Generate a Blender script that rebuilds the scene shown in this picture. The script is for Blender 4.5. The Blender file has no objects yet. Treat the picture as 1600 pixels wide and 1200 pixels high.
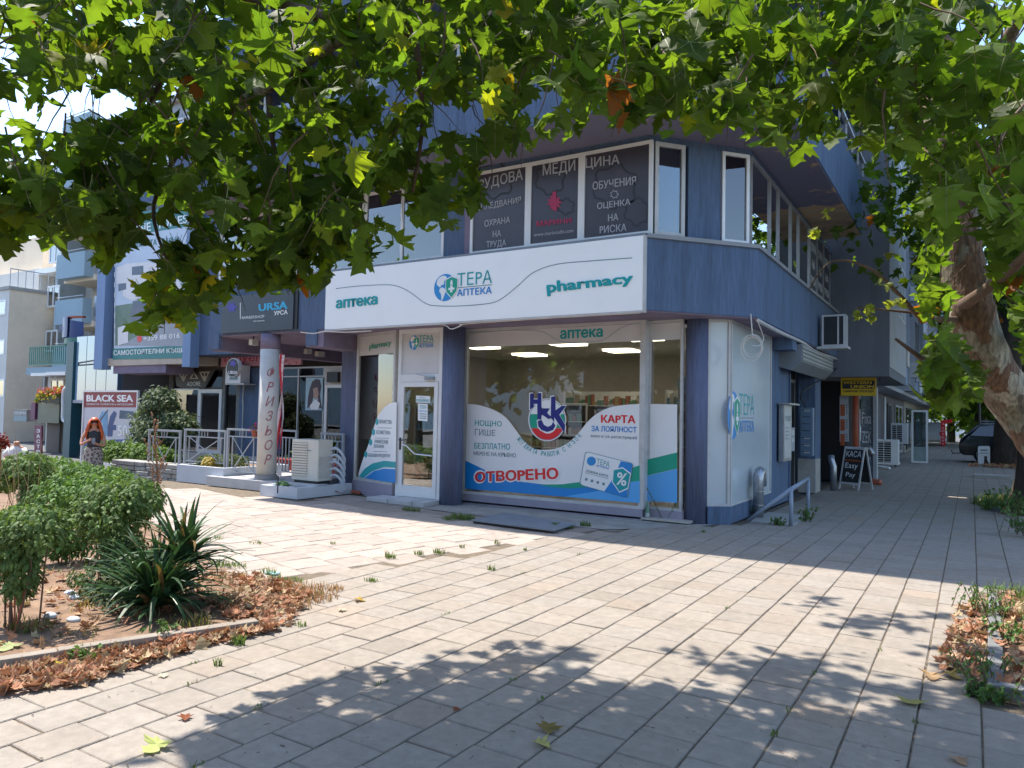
import bpy, bmesh, math, random
from mathutils import Vector, Matrix, noise
from math import sin, cos, pi, radians, atan2, sqrt
random.seed(7)
D = bpy.data
SC = bpy.context.scene
COL = SC.collection
# ------------------------------------------------------------------ camera, sky, sun, exposure
CH = 1.6
YAW, PITCH, ROLL, FPX = 0.555408, 0.04143, 0.0200713, 1157.42
_f = Vector((-sin(YAW)*cos(PITCH), cos(YAW)*cos(PITCH), sin(PITCH)))
_r0 = Vector((cos(YAW), sin(YAW), 0)); _u0 = _r0.cross(_f)
_r = cos(ROLL)*_r0 + sin(ROLL)*_u0
_u = -sin(ROLL)*_r0 + cos(ROLL)*_u0
cam_d = D.cameras.new('camera'); cam = D.objects.new('camera', cam_d); COL.objects.link(cam)
cam_d.sensor_fit = 'HORIZONTAL'; cam_d.sensor_width = 36.0; cam_d.lens = 36.0*FPX/1600.0
cam_d.clip_start = 0.05; cam_d.clip_end = 1500
M3 = Matrix((_r, _u, -_f)).transposed()
cam.matrix_world = Matrix.Translation((0, 0, CH)) @ M3.to_4x4()
SC.camera = cam

SHIFT = Vector((0.52, -0.03, -1.0)).normalized()      # direction the sunlight travels
SUN_EL = math.asin(-SHIFT.z); SUN_ROT = atan2(-SHIFT.x, -SHIFT.y)
world = D.worlds.new("World"); SC.world = world; world.use_nodes = True
wn = world.node_tree; wn.nodes.clear()
sky = wn.nodes.new('ShaderNodeTexSky'); sky.sky_type = 'NISHITA'; sky.sun_disc = False
sky.sun_elevation = SUN_EL; sky.sun_rotation = SUN_ROT; sky.dust_density = 0.7; sky.air_density = 1.0; sky.ozone_density = 1.2
bg = wn.nodes.new('ShaderNodeBackground'); bg.inputs['Strength'].default_value = 0.15
wo = wn.nodes.new('ShaderNodeOutputWorld')
wn.links.new(sky.outputs[0], bg.inputs['Color']); wn.links.new(bg.outputs[0], wo.inputs[0])
sl = D.lights.new('sun', 'SUN'); sl.energy = 3.6; sl.angle = radians(0.5); sl.color = (1, 0.93, 0.83)
so = D.objects.new('sun', sl); COL.objects.link(so)
so.rotation_euler = SHIFT.to_track_quat('-Z', 'Y').to_euler(); so.location = (-20, 0, 30)
SC.view_settings.view_transform = 'Standard'; SC.view_settings.look = 'None'
SC.view_settings.gamma = 1; SC.view_settings.use_curve_mapping = False
SC.view_settings.exposure = 1.4
SC.cycles.max_bounces = 8; SC.cycles.transparent_max_bounces = 24
SC.cycles.diffuse_bounces = 4; SC.cycles.glossy_bounces = 3; SC.cycles.transmission_bounces = 4
SC.cycles.sample_clamp_indirect = 6
SC.cycles.use_denoising = True

# ------------------------------------------------------------------ measuring helpers (photo pixel -> point of a real plane)
def ray(px, py): return _f + _r*((px-800)/FPX) - _u*((py-600)/FPX)
def at(px, py, d): return ray(px, py)*d + Vector((0, 0, CH))
def gnd(px, py, z=0.0):
    v = ray(px, py); return v*((z-CH)/v.z) + Vector((0, 0, CH))
def onY(px, py, Y):
    v = ray(px, py); return v*(Y/v.y) + Vector((0, 0, CH))
def onX(px, py, X):
    v = ray(px, py); return v*(X/v.x) + Vector((0, 0, CH))
def project(p):
    d = Vector(p)-Vector((0, 0, CH)); w = d.dot(_f)
    if w < 0.05: return (-9999, -9999, w)
    return (800+FPX*d.dot(_r)/w, 600-FPX*d.dot(_u)/w, w)

# ------------------------------------------------------------------ objects
def link(o, parent=None):
    COL.objects.link(o)
    if parent is not None: o.parent = parent
    return o
def tag(o, label=None, cat=None, group=None, kind=None):
    if label: o['label'] = label
    if cat: o['category'] = cat
    if group: o['group'] = group
    if kind: o['kind'] = kind
    return o
def thing(name, label, cat, loc=(0, 0, 0), rz=0.0, group=None):
    o = D.objects.new(name, None); o.empty_display_size = 0.2
    o.location = loc; o.rotation_euler = (0, 0, rz); COL.objects.link(o)
    return tag(o, label, cat, group)
def kids(o): return [c for c in D.objects if c.parent == o]
def copy_tree(o, parent=None):
    c = o.copy(); COL.objects.link(c); c.parent = parent
    for k in kids(o): copy_tree(k, c)
    return c

class MB:
    def __init__(s): s.v = []; s.f = []; s.col = None; s.smooth = False
    def add(s, vs, fs):
        n = len(s.v); s.v.extend([tuple(x) for x in vs]); s.f.extend([tuple(i+n for i in f) for f in fs]); return s
    def box(s, x0, x1, y0, y1, z0, z1):
        if x0 > x1: x0, x1 = x1, x0
        if y0 > y1: y0, y1 = y1, y0
        if z0 > z1: z0, z1 = z1, z0
        return s.add([(x0,y0,z0),(x1,y0,z0),(x1,y1,z0),(x0,y1,z0),(x0,y0,z1),(x1,y0,z1),(x1,y1,z1),(x0,y1,z1)],
                     [(0,3,2,1),(4,5,6,7),(0,1,5,4),(1,2,6,5),(2,3,7,6),(3,0,4,7)])
    def prism(s, pts, z0, z1):      # pts counter-clockwise seen from above
        n = len(pts)
        return s.add([(p[0],p[1],z0) for p in pts]+[(p[0],p[1],z1) for p in pts],
                     [tuple(range(n-1,-1,-1)), tuple(range(n,2*n))]+[(i,(i+1)%n,n+(i+1)%n,n+i) for i in range(n)])
    def tube(s, pts, rad, n=8, cap=True, squash=1.0):
        pts = [Vector(p) for p in pts]
        if not hasattr(rad, '__len__'): rad = [rad]*len(pts)
        base = len(s.v); prev = None
        for i, p in enumerate(pts):
            if i == 0: t = pts[1]-p
            elif i == len(pts)-1: t = p-pts[i-1]
            else: t = (pts[i+1]-pts[i-1])
            if t.length < 1e-9: t = Vector((0, 0, 1))
            t.normalize()
            if prev is None:
                a = Vector((0, 0, 1)) if abs(t.z) < 0.9 else Vector((1, 0, 0))
                b = t.cross(a).normalized()
            else:
                b = (prev-t*prev.dot(t)).normalized()
            prev = b; c = t.cross(b)
            for k in range(n):
                q = p+(b*cos(2*pi*k/n)+c*sin(2*pi*k/n)*squash)*rad[i]
                s.v.append(tuple(q))
        for i in range(len(pts)-1):
            for k in range(n):
                k2 = (k+1) % n
                s.f.append((base+i*n+k, base+i*n+k2, base+(i+1)*n+k2, base+(i+1)*n+k))
        if cap:
            s.f.append(tuple(base+k for k in range(n-1, -1, -1)))
            s.f.append(tuple(base+(len(pts)-1)*n+k for k in range(n)))
        return s
    def cyl(s, x, y, z0, z1, r, n=16, r2=None):
        return s.tube([(x,y,z0),(x,y,z1)], [r, r if r2 is None else r2], n)
    def ball(s, c, r, n=10, m=7, sc=(1,1,1)):
        base = len(s.v); c = Vector(c)
        for j in range(m+1):
            th = pi*j/m
            for k in range(n):
                ph = 2*pi*k/n
                s.v.append((c.x+r*sc[0]*sin(th)*cos(ph), c.y+r*sc[1]*sin(th)*sin(ph), c.z+r*sc[2]*cos(th)))
        for j in range(m):
            for k in range(n):
                s.f.append((base+j*n+k, base+(j+1)*n+k, base+(j+1)*n+(k+1)%n, base+j*n+(k+1)%n))
        return s
    def mesh(s, name):
        me = D.meshes.new(name); me.from_pydata(s.v, [], s.f); me.update()
        if s.smooth: me.polygons.foreach_set('use_smooth', [True]*len(me.polygons))
        return me
    def build(s, name, mat, parent=None, bevel=0.0, smooth=False):
        s.smooth = smooth or s.smooth
        me = s.mesh(name); me.materials.append(mat)
        o = D.objects.new(name, me); link(o, parent)
        if bevel > 0:
            m = o.modifiers.new('bevel', 'BEVEL'); m.width = bevel; m.segments = 2; m.limit_method = 'ANGLE'; m.angle_limit = radians(40)
        return o

class Fr:      # an upright wall plane: origin, horizontal direction u, up = Z, outward normal n
    def __init__(s, p0, p1, z=0.0):
        s.o = Vector((p0[0], p0[1], z)); d = Vector((p1[0]-p0[0], p1[1]-p0[1], 0)); s.len = d.length
        s.u = d.normalized(); s.v = Vector((0, 0, 1)); s.n = s.u.cross(s.v)
    def p(s, a, b, c=0.0): return s.o+s.u*a+s.v*b+s.n*c
    def px(s, x, y, c=0.0):
        v = ray(x, y); o = s.o+s.n*c; t = (o-Vector((0, 0, CH))).dot(s.n)/v.dot(s.n)
        q = v*t+Vector((0, 0, CH))-s.o
        return (q.dot(s.u), q.dot(s.v))
    def box(s, mb, a0, a1, b0, b1, c0, c1):
        if a0 > a1: a0, a1 = a1, a0
        if b0 > b1: b0, b1 = b1, b0
        if c0 > c1: c0, c1 = c1, c0
        mb.add([s.p(a0,b0,c1),s.p(a1,b0,c1),s.p(a1,b1,c1),s.p(a0,b1,c1),s.p(a0,b0,c0),s.p(a1,b0,c0),s.p(a1,b1,c0),s.p(a0,b1,c0)],
               [(0,1,2,3),(5,4,7,6),(4,0,3,7),(1,5,6,2),(3,2,6,7),(4,5,1,0)])
        return mb
    def poly(s, mb, pts, c0, c1):
        ar = sum(pts[i][0]*pts[(i+1)%len(pts)][1]-pts[(i+1)%len(pts)][0]*pts[i][1] for i in range(len(pts)))
        if ar < 0: pts = pts[::-1]
        n = len(pts)
        mb.add([s.p(a,b,c1) for a, b in pts]+[s.p(a,b,c0) for a, b in pts],
               [tuple(range(n)), tuple(range(2*n-1, n-1, -1))]+[(n+i, n+(i+1)%n, (i+1)%n, i) for i in range(n)])
        return mb
    def frame(s, mb, a0, a1, b0, b1, w, c0, c1):
        s.box(mb, a0, a0+w, b0, b1, c0, c1); s.box(mb, a1-w, a1, b0, b1, c0, c1)
        s.box(mb, a0+w, a1-w, b0, b0+w, c0, c1); s.box(mb, a0+w, a1-w, b1-w, b1, c0, c1)
        return mb

def smooth_pts(pts, n=6, closed=False):      # Catmull-Rom
    out = []; L = len(pts); P = [Vector(p) for p in pts]
    rng = range(L) if closed else range(L-1)
    for i in rng:
        p0 = P[(i-1) % L] if (closed or i > 0) else P[0]
        p1 = P[i]; p2 = P[(i+1) % L]
        p3 = P[(i+2) % L] if (closed or i+2 < L) else P[L-1]
        for k in range(n):
            t = k/n
            out.append(0.5*((2*p1)+(p2-p0)*t+(2*p0-5*p1+4*p2-p3)*t*t+(3*p1-p0-3*p2+p3)*t**3))
    if not closed: out.append(P[-1])
    return out

# ------------------------------------------------------------------ materials
MATS = {}
def _ramp(nt, fac, stops):
    r = nt.nodes.new('ShaderNodeValToRGB'); e = r.color_ramp.elements
    while len(e) > 1: e.remove(e[-1])
    e[0].position = stops[0][0]; e[0].color = (*stops[0][1], 1)
    for p, c in stops[1:]:
        q = e.new(p); q.color = (*c, 1)
    nt.links.new(fac, r.inputs[0]); return r.outputs[0]
def mat(name, col, rough=0.6, var=0.12, scale=3.0, bump=0.0, bscale=60.0, metal=0.0, spec=0.5, stretch=(1,1,1),
        stain=None, stain_amt=0.5, stain_scale=1.2, emit=None, estr=1.0, src=None, coat=0.0, attr_mix=1.0):
    if name in MATS: return MATS[name]
    m = D.materials.new(name); m.use_nodes = True; nt = m.node_tree; N = nt.nodes; Lk = nt.links
    b = N['Principled BSDF']
    b.inputs['Roughness'].default_value = rough; b.inputs['Metallic'].default_value = metal
    b.inputs['Specular IOR Level'].default_value = spec; b.inputs['Coat Weight'].default_value = coat
    geo = N.new('ShaderNodeNewGeometry')
    mp = N.new('ShaderNodeMapping'); mp.inputs['Scale'].default_value = stretch
    Lk.new(geo.outputs['Position'], mp.inputs['Vector'])
    nz = N.new('ShaderNodeTexNoise'); nz.inputs['Scale'].default_value = scale; nz.inputs['Detail'].default_value = 5
    nz.inputs['Roughness'].default_value = 0.6; Lk.new(mp.outputs[0], nz.inputs['Vector'])
    mr = N.new('ShaderNodeMapRange'); mr.inputs['From Min'].default_value = 0.3; mr.inputs['From Max'].default_value = 0.7
    mr.inputs['To Min'].default_value = 1-var; mr.inputs['To Max'].default_value = 1+var
    Lk.new(nz.outputs['Fac'], mr.inputs['Value'])
    vm = N.new('ShaderNodeVectorMath'); vm.operation = 'SCALE'; Lk.new(mr.outputs[0], vm.inputs['Scale'])
    if src == 'attr':
        at_ = N.new('ShaderNodeAttribute'); at_.attribute_name = 'tint'
        mu = N.new('ShaderNodeVectorMath'); mu.operation = 'MULTIPLY'; mu.inputs[1].default_value = col
        Lk.new(at_.outputs['Color'], mu.inputs[0]); Lk.new(mu.outputs[0], vm.inputs[0])
    elif src == 'obj':
        oi = N.new('ShaderNodeObjectInfo')
        mu = N.new('ShaderNodeVectorMath'); mu.operation = 'MULTIPLY'; mu.inputs[1].default_value = col
        Lk.new(oi.outputs['Color'], mu.inputs[0]); Lk.new(mu.outputs[0], vm.inputs[0])
    else:
        vm.inputs[0].default_value = col
    outc = vm.outputs[0]
    if stain:
        n2 = N.new('ShaderNodeTexNoise'); n2.inputs['Scale'].default_value = stain_scale; n2.inputs['Detail'].default_value = 7
        n2.inputs['Roughness'].default_value = 0.7; Lk.new(mp.outputs[0], n2.inputs['Vector'])
        m2 = N.new('ShaderNodeMapRange'); m2.inputs['From Min'].default_value = 0.5; m2.inputs['From Max'].default_value = 0.72
        m2.inputs['To Max'].default_value = stain_amt; Lk.new(n2.outputs['Fac'], m2.inputs['Value'])
        mx = N.new('ShaderNodeMix'); mx.data_type = 'RGBA'; mx.inputs[7].default_value = (*stain, 1)
        Lk.new(m2.outputs[0], mx.inputs[0]); Lk.new(outc, mx.inputs[6]); outc = mx.outputs[2]
    Lk.new(outc, b.inputs['Base Color'])
    if bump > 0:
        n3 = N.new('ShaderNodeTexNoise'); n3.inputs['Scale'].default_value = bscale; n3.inputs['Detail'].default_value = 4
        Lk.new(mp.outputs[0], n3.inputs['Vector'])
        bp = N.new('ShaderNodeBump'); bp.inputs['Strength'].default_value = bump; bp.inputs['Distance'].default_value = 0.03 if 'bark' in name else 0.01
        Lk.new(n3.outputs['Fac'], bp.inputs['Height']); Lk.new(bp.outputs[0], b.inputs['Normal'])
    if emit:
        b.inputs['Emission Color'].default_value = (*emit, 1); b.inputs['Emission Strength'].default_value = estr
    MATS[name] = m; return m
def glass(name, tint=(0.8,0.86,0.84), ior=1.6, rough=0.0, boost=1.0, body=0.0, body_col=(0.02,0.03,0.04)):
    if name in MATS: return MATS[name]
    m = D.materials.new(name); m.use_nodes = True; nt = m.node_tree; N = nt.nodes; Lk = nt.links; N.clear()
    tr = N.new('ShaderNodeBsdfTransparent'); tr.inputs[0].default_value = (*tint, 1)
    gl = N.new('ShaderNodeBsdfGlossy'); gl.inputs['Roughness'].default_value = rough; gl.inputs[0].default_value = (1, 1, 1, 1)
    nz = N.new('ShaderNodeTexNoise'); nz.inputs['Scale'].default_value = 1.3
    bp = N.new('ShaderNodeBump'); bp.inputs['Strength'].default_value = 0.05; bp.inputs['Distance'].default_value = 0.02
    ge = N.new('ShaderNodeNewGeometry'); Lk.new(ge.outputs['Position'], nz.inputs['Vector'])
    Lk.new(nz.outputs['Fac'], bp.inputs['Height']); Lk.new(bp.outputs[0], gl.inputs['Normal'])
    fr = N.new('ShaderNodeFresnel'); fr.inputs[0].default_value = ior
    mm = N.new('ShaderNodeMath'); mm.operation = 'MULTIPLY'; mm.inputs[1].default_value = boost; mm.use_clamp = True
    Lk.new(fr.outputs[0], mm.inputs[0])
    base = tr.outputs[0]
    if body > 0:
        df = N.new('ShaderNodeBsdfDiffuse'); df.inputs[0].default_value = (*body_col, 1)
        mb_ = N.new('ShaderNodeMixShader'); mb_.inputs[0].default_value = body
        Lk.new(tr.outputs[0], mb_.inputs[1]); Lk.new(df.outputs[0], mb_.inputs[2]); base = mb_.outputs[0]
    mx = N.new('ShaderNodeMixShader'); Lk.new(mm.outputs[0], mx.inputs[0]); Lk.new(base, mx.inputs[1]); Lk.new(gl.outputs[0], mx.inputs[2])
    o = N.new('ShaderNodeOutputMaterial'); Lk.new(mx.outputs[0], o.inputs[0])
    MATS[name] = m; return m
def leafmat(name, src, trans=0.52, tmul=(3.1, 3.1, 0.6), rough=0.6):
    if name in MATS: return MATS[name]
    m = D.materials.new(name); m.use_nodes = True; nt = m.node_tree; N = nt.nodes; Lk = nt.links; N.clear()
    if src == 'attr':
        a = N.new('ShaderNodeAttribute'); a.attribute_name = 'tint'; c = a.outputs['Color']
    else:
        a = N.new('ShaderNodeObjectInfo'); c = a.outputs['Color']
    nz = N.new('ShaderNodeTexNoise'); nz.inputs['Scale'].default_value = 22; nz.inputs['Detail'].default_value = 3
    ge = N.new('ShaderNodeNewGeometry'); Lk.new(ge.outputs['Position'], nz.inputs['Vector'])
    mr = N.new('ShaderNodeMapRange'); mr.inputs['To Min'].default_value = 0.72; mr.inputs['To Max'].default_value = 1.28
    Lk.new(nz.outputs['Fac'], mr.inputs['Value'])
    vm = N.new('ShaderNodeVectorMath'); vm.operation = 'SCALE'; Lk.new(c, vm.inputs[0]); Lk.new(mr.outputs[0], vm.inputs['Scale'])
    tm = N.new('ShaderNodeVectorMath'); tm.operation = 'MULTIPLY'; tm.inputs[1].default_value = tmul; Lk.new(vm.outputs[0], tm.inputs[0])
    b = N.new('ShaderNodeBsdfPrincipled'); b.inputs['Roughness'].default_value = rough; b.inputs['Specular IOR Level'].default_value = 0.2
    Lk.new(vm.outputs[0], b.inputs['Base Color'])
    t = N.new('ShaderNodeBsdfTranslucent'); Lk.new(tm.outputs[0], t.inputs[0])
    mx = N.new('ShaderNodeMixShader'); mx.inputs[0].default_value = trans
    Lk.new(b.outputs[0], mx.inputs[1]); Lk.new(t.outputs[0], mx.inputs[2])
    o = N.new('ShaderNodeOutputMaterial'); Lk.new(mx.outputs[0], o.inputs[0])
    MATS[name] = m; return m

BLUE = mat('blue_stucco', (0.092, 0.142, 0.235), 0.88, 0.19, 3.2, 1.0, 9, stretch=(11,11,0.9), stain=(0.035,0.045,0.07), stain_amt=0.55, stain_scale=0.35)
COLB = mat('blue_column_render', (0.125, 0.150, 0.25), 0.88, 0.24, 3.2, 1.0, 9, stretch=(11,11,0.9), stain=(0.06,0.06,0.09), stain_amt=0.5, stain_scale=0.4)
PURP = mat('purple_render', (0.21, 0.175, 0.25), 0.85, 0.15, 2.0, 0.5, 40, stain=(0.09,0.07,0.09), stain_amt=0.4)
PLINTH = mat('lilac_plinth_render', (0.31, 0.29, 0.36), 0.85, 0.14, 3.0, 0.4, 50, stain=(0.14,0.12,0.13), stain_amt=0.5, stain_scale=3)
GREYW = mat('grey_render', (0.16, 0.175, 0.205), 0.88, 0.12, 1.5, 0.4, 50, stretch=(2,2,0.6), stain=(0.08,0.09,0.11), stain_amt=0.4)
PALEGREY = mat('pale_grey_render', (0.36, 0.38, 0.41), 0.85, 0.1, 1.5, 0.3, 50, stain=(0.22,0.23,0.25), stain_amt=0.4)
PVC = mat('white_pvc', (0.72, 0.73, 0.74), 0.35, 0.04, 3, spec=0.5)
PVCG = mat('worn_white_pvc', (0.50, 0.50, 0.50), 0.45, 0.1, 5, stain=(0.3,0.28,0.26), stain_amt=0.3, stain_scale=4)
ALU = mat('aluminium_frame', (0.42, 0.42, 0.43), 0.4, 0.08, 6, metal=0.5)
SIGNW = mat('white_sign_face', (0.90, 0.92, 0.93), 0.3, 0.02, 2)
VINYLW = mat('white_vinyl', (0.78, 0.79, 0.81), 0.35, 0.03, 2)
BOXW = mat('cassette_panel', (0.60, 0.59, 0.60), 0.4, 0.05, 2, stain=(0.42,0.4,0.4), stain_amt=0.25)
TEAL = mat('teal_print', (0.0, 0.33, 0.36), 0.4, 0.03)
GREEN = mat('green_print', (0.0, 0.33, 0.22), 0.4, 0.03)
BLUEP = mat('blue_print', (0.01, 0.23, 0.62), 0.4, 0.03)
BLUEL = mat('light_blue_print', (0.10, 0.40, 0.80), 0.4, 0.03)
NAVY = mat('navy_print', (0.012, 0.02, 0.20), 0.4, 0.03)
REDP = mat('red_print', (0.72, 0.02, 0.03), 0.4, 0.03)
GREYP = mat('grey_print', (0.14, 0.24, 0.30), 0.4, 0.03)
WHITEP = mat('white_print', (0.80, 0.82, 0.83), 0.4, 0.02)
CYANP = mat('cyan_print', (0.03, 0.42, 0.68), 0.4, 0.02)
BLACKP = mat('black_print', (0.015, 0.015, 0.018), 0.5, 0.05)
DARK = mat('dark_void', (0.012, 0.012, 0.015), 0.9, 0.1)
DKFR = mat('dark_frame', (0.03, 0.032, 0.036), 0.4, 0.1, metal=0.3)
GLASS = glass('shop_glass', (0.88,0.91,0.90), 1.5, boost=2.3)
GLASSD = glass('upper_glass', (0.45,0.52,0.56), 1.7, boost=2.2)
GLASSB = glass('painted_sky_glass', (0.1,0.2,0.3), 1.8, boost=1.5, body=0.85, body_col=(0.24,0.42,0.58))  # diffuse blue body colour paints in the mirrored sky
CONC = mat('concrete', (0.36, 0.35, 0.33), 0.85, 0.15, 4, 0.4, 60, stain=(0.2,0.19,0.17), stain_amt=0.4)
CONCW = mat('whitewashed_concrete', (0.52, 0.56, 0.62), 0.8, 0.08, 3, 0.3, 60, stain=(0.33,0.34,0.36), stain_amt=0.35, stain_scale=3)
TILEG = mat('grey_step_tile', (0.45, 0.45, 0.46), 0.6, 0.1, 4, 0.1, 60, stain=(0.3,0.3,0.3), stain_amt=0.3)
GALV = mat('galvanised_steel', (0.40, 0.42, 0.45), 0.38, 0.12, 8, metal=0.8)
PAINTM = mat('blue_grey_painted_steel', (0.25, 0.30, 0.38), 0.45, 0.08, 6)
RAILM = mat('grey_painted_rail', (0.36, 0.39, 0.42), 0.4, 0.08, 6)
CREAM = mat('cream_metal', (0.62, 0.59, 0.52), 0.45, 0.05, 4)
WIRE = mat('white_cable', (0.6, 0.58, 0.54), 0.5, 0.05)
BLKC = mat('black_cable', (0.01, 0.01, 0.012), 0.5, 0.05)
RUST = mat('orange_brown_pipe', (0.36, 0.09, 0.045), 0.55, 0.12, 5)
BARK = mat('plane_bark', (0.17, 0.088, 0.05), 0.92, 0.55, 16, 1.0, 34, stretch=(1,1,0.28), stain=(0.30,0.27,0.19), stain_amt=1.0, stain_scale=3.2)
def bark_material():
    m = D.materials.new('mottled_plane_bark'); m.use_nodes = True; nt = m.node_tree; N = nt.nodes; L_ = nt.links; b = N['Principled BSDF']; b.inputs['Roughness'].default_value = 0.92
    ge = N.new('ShaderNodeNewGeometry'); mp = N.new('ShaderNodeMapping'); mp.inputs['Scale'].default_value = (1, 1, 0.55); L_.new(ge.outputs['Position'], mp.inputs[0])
    nz = N.new('ShaderNodeTexNoise'); nz.inputs['Scale'].default_value = 9; nz.inputs['Detail'].default_value = 6; L_.new(mp.outputs[0], nz.inputs[0])
    ad = N.new('ShaderNodeMixRGB'); ad.blend_type = 'ADD'; ad.inputs[0].default_value = 0.22; L_.new(mp.outputs[0], ad.inputs[1]); L_.new(nz.outputs['Color'], ad.inputs[2])
    vo = N.new('ShaderNodeTexVoronoi'); vo.inputs['Scale'].default_value = 8.5; L_.new(ad.outputs[0], vo.inputs[0])
    cr = _ramp(nt, vo.outputs['Color'], [(0.0,(0.11,0.065,0.04)),(0.34,(0.17,0.095,0.055)),(0.44,(0.14,0.085,0.055)),(0.52,(0.20,0.18,0.125)),(0.64,(0.13,0.10,0.07)),(0.74,(0.36,0.32,0.24)),(0.88,(0.12,0.10,0.075))])
    n2 = N.new('ShaderNodeTexNoise'); n2.inputs['Scale'].default_value = 45; n2.inputs['Detail'].default_value = 6; m2 = N.new('ShaderNodeMapping'); m2.inputs['Scale'].default_value = (1, 1, 0.3); L_.new(ge.outputs['Position'], m2.inputs[0]); L_.new(m2.outputs[0], n2.inputs[0])
    mr = N.new('ShaderNodeMapRange'); mr.inputs['From Min'].default_value = .3; mr.inputs['From Max'].default_value = .7; mr.inputs['To Min'].default_value = .5; mr.inputs['To Max'].default_value = 1.4; L_.new(n2.outputs['Fac'], mr.inputs['Value'])
    sc = N.new('ShaderNodeVectorMath'); sc.operation = 'SCALE'; L_.new(cr, sc.inputs[0]); L_.new(mr.outputs[0], sc.inputs['Scale']); L_.new(sc.outputs[0], b.inputs['Base Color'])
    ad2 = N.new('ShaderNodeMath'); L_.new(vo.outputs['Distance'], ad2.inputs[0]); L_.new(n2.outputs['Fac'], ad2.inputs[1])
    bp = N.new('ShaderNodeBump'); bp.inputs['Strength'].default_value = 1.0; bp.inputs['Distance'].default_value = 0.02; L_.new(ad2.outputs[0], bp.inputs['Height']); L_.new(bp.outputs[0], b.inputs['Normal'])
    MATS['plane_bark2'] = m; return m
BARK = bark_material()
BARKD = mat('dark_bark', (0.06, 0.046, 0.034), 0.95, 0.3, 9, 1.0, 26, stretch=(1,1,0.3), stain=(0.13,0.12,0.09), stain_amt=0.5, stain_scale=4)
TWIG = mat('twig_bark', (0.11, 0.068, 0.045), 0.85, 0.2, 12)
SOIL = mat('dry_soil', (0.20, 0.125, 0.08), 0.95, 0.3, 6, 1.0, 45, stain=(0.30,0.2,0.13), stain_amt=0.6, stain_scale=3)
LEAFA = leafmat('leaf_mass', 'attr'); LEAFO = leafmat('leaf_single', 'obj')
LITTER = leafmat('dead_leaf_mass', 'attr', 0.15, (1.3,1.2,0.9), 0.7); LITTERO = leafmat('dead_leaf_single', 'obj', 0.2, (1.3,1.2,0.8), 0.7)
SHRUBM = leafmat('shrub_leaf', 'attr', 0.25, (1.7,1.7,0.8), 0.6)
YUCCAM = leafmat('blade_leaf', 'obj', 0.12, (1.4,1.5,0.7), 0.38)

# ------------------------------------------------------------------ flat lettering
def text_mesh(s, bold=0.0, spacing=1.0):
    """lettering as a flat mesh; bold strokes come from a few shifted layers"""
    cu = D.curves.new('lettering', 'FONT'); cu.body = s.replace(chr(0x420), 'P').replace(chr(0x440), 'p'); cu.size = 1; cu.offset = 0.0; cu.space_character = spacing
    cu.resolution_u = 3
    ob = D.objects.new('tmp', cu)
    me = D.meshes.new_from_object(ob)
    D.objects.remove(ob); D.curves.remove(cu)
    return me
def text(fr, s, a0, a1, b0, b1, m, parent, name='lettering', bold=0.0, c=0.004, quad=None, depth=0.0, spacing=1.0, shear=0.0):
    me = text_mesh(s, bold, spacing)
    if bold > 0.008:
        vs = [v.co.copy() for v in me.vertices]; fs = [tuple(p.vertices) for p in me.polygons]; V = []; Fc = []
        r_ = bold*0.75
        for k in range(9):
            dx, dy = (0, 0) if k == 8 else (r_*cos(k*pi/4), r_*0.7*sin(k*pi/4))
            n0 = len(V); V += [(p.x+dx, p.y+dy, k*0.0002) for p in vs]; Fc += [tuple(i+n0 for i in f) for f in fs]
        D.meshes.remove(me); me = D.meshes.new(name); me.from_pydata(V, [], Fc)
    xs = [v.co.x for v in me.vertices]; ys = [v.co.y for v in me.vertices]
    x0, x1, y0, y1 = min(xs), max(xs), min(ys), max(ys)
    for v in me.vertices:
        tx = (v.co.x-x0)/(x1-x0); ty = (v.co.y-y0)/max(1e-6, y1-y0)
        if quad:       # quad: bottom-left, bottom-right, top-right, top-left in (a,b)
            q = [Vector(p) for p in quad]
            w = q[0]*(1-tx)*(1-ty)+q[1]*tx*(1-ty)+q[2]*tx*ty+q[3]*(1-tx)*ty
            v.co = fr.p(w.x, w.y, c+v.co.z)
        else:
            v.co = fr.p(a0+(a1-a0)*tx+shear*ty, b0+(b1-b0)*ty, c+v.co.z)
    me.materials.clear(); me.materials.append(m)
    o = D.objects.new(name, me); link(o, parent)
    if depth > 0:
        md = o.modifiers.new('solid', 'SOLIDIFY'); md.thickness = depth; md.offset = -1
    return o
def textpx(fr, s, pts, m, parent, **k):       # pts: pixel corners BL, BR, TR, TL on that wall plane
    c = k.get('c', 0.004)
    return text(fr, s, 0, 0, 0, 0, m, parent, quad=[fr.px(x, y, c) for x, y in pts], **k)
def shape(fr, pxpts, m, parent, name, c=0.003, th=0.002, smooth=0):
    P = [fr.px(x, y, c) for x, y in pxpts]
    if smooth: P = [(q.x, q.y) for q in smooth_pts([(p[0], p[1], 0) for p in P], smooth, True)]
    mb = MB(); fr.poly(mb, P, c-th, c); return mb.build(name, m, parent)
def ellipse(cx, cy, rx, ry, n=28, a0=0, a1=2*pi): return [(cx+rx*cos(a0+(a1-a0)*i/n), cy+ry*sin(a0+(a1-a0)*i/n)) for i in range(n)]
def panel(fr, pts, m, parent, name, c=0.003, th=0.002):
    mb = MB(); fr.poly(mb, pts, c-th, c); return mb.build(name, m, parent)
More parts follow.
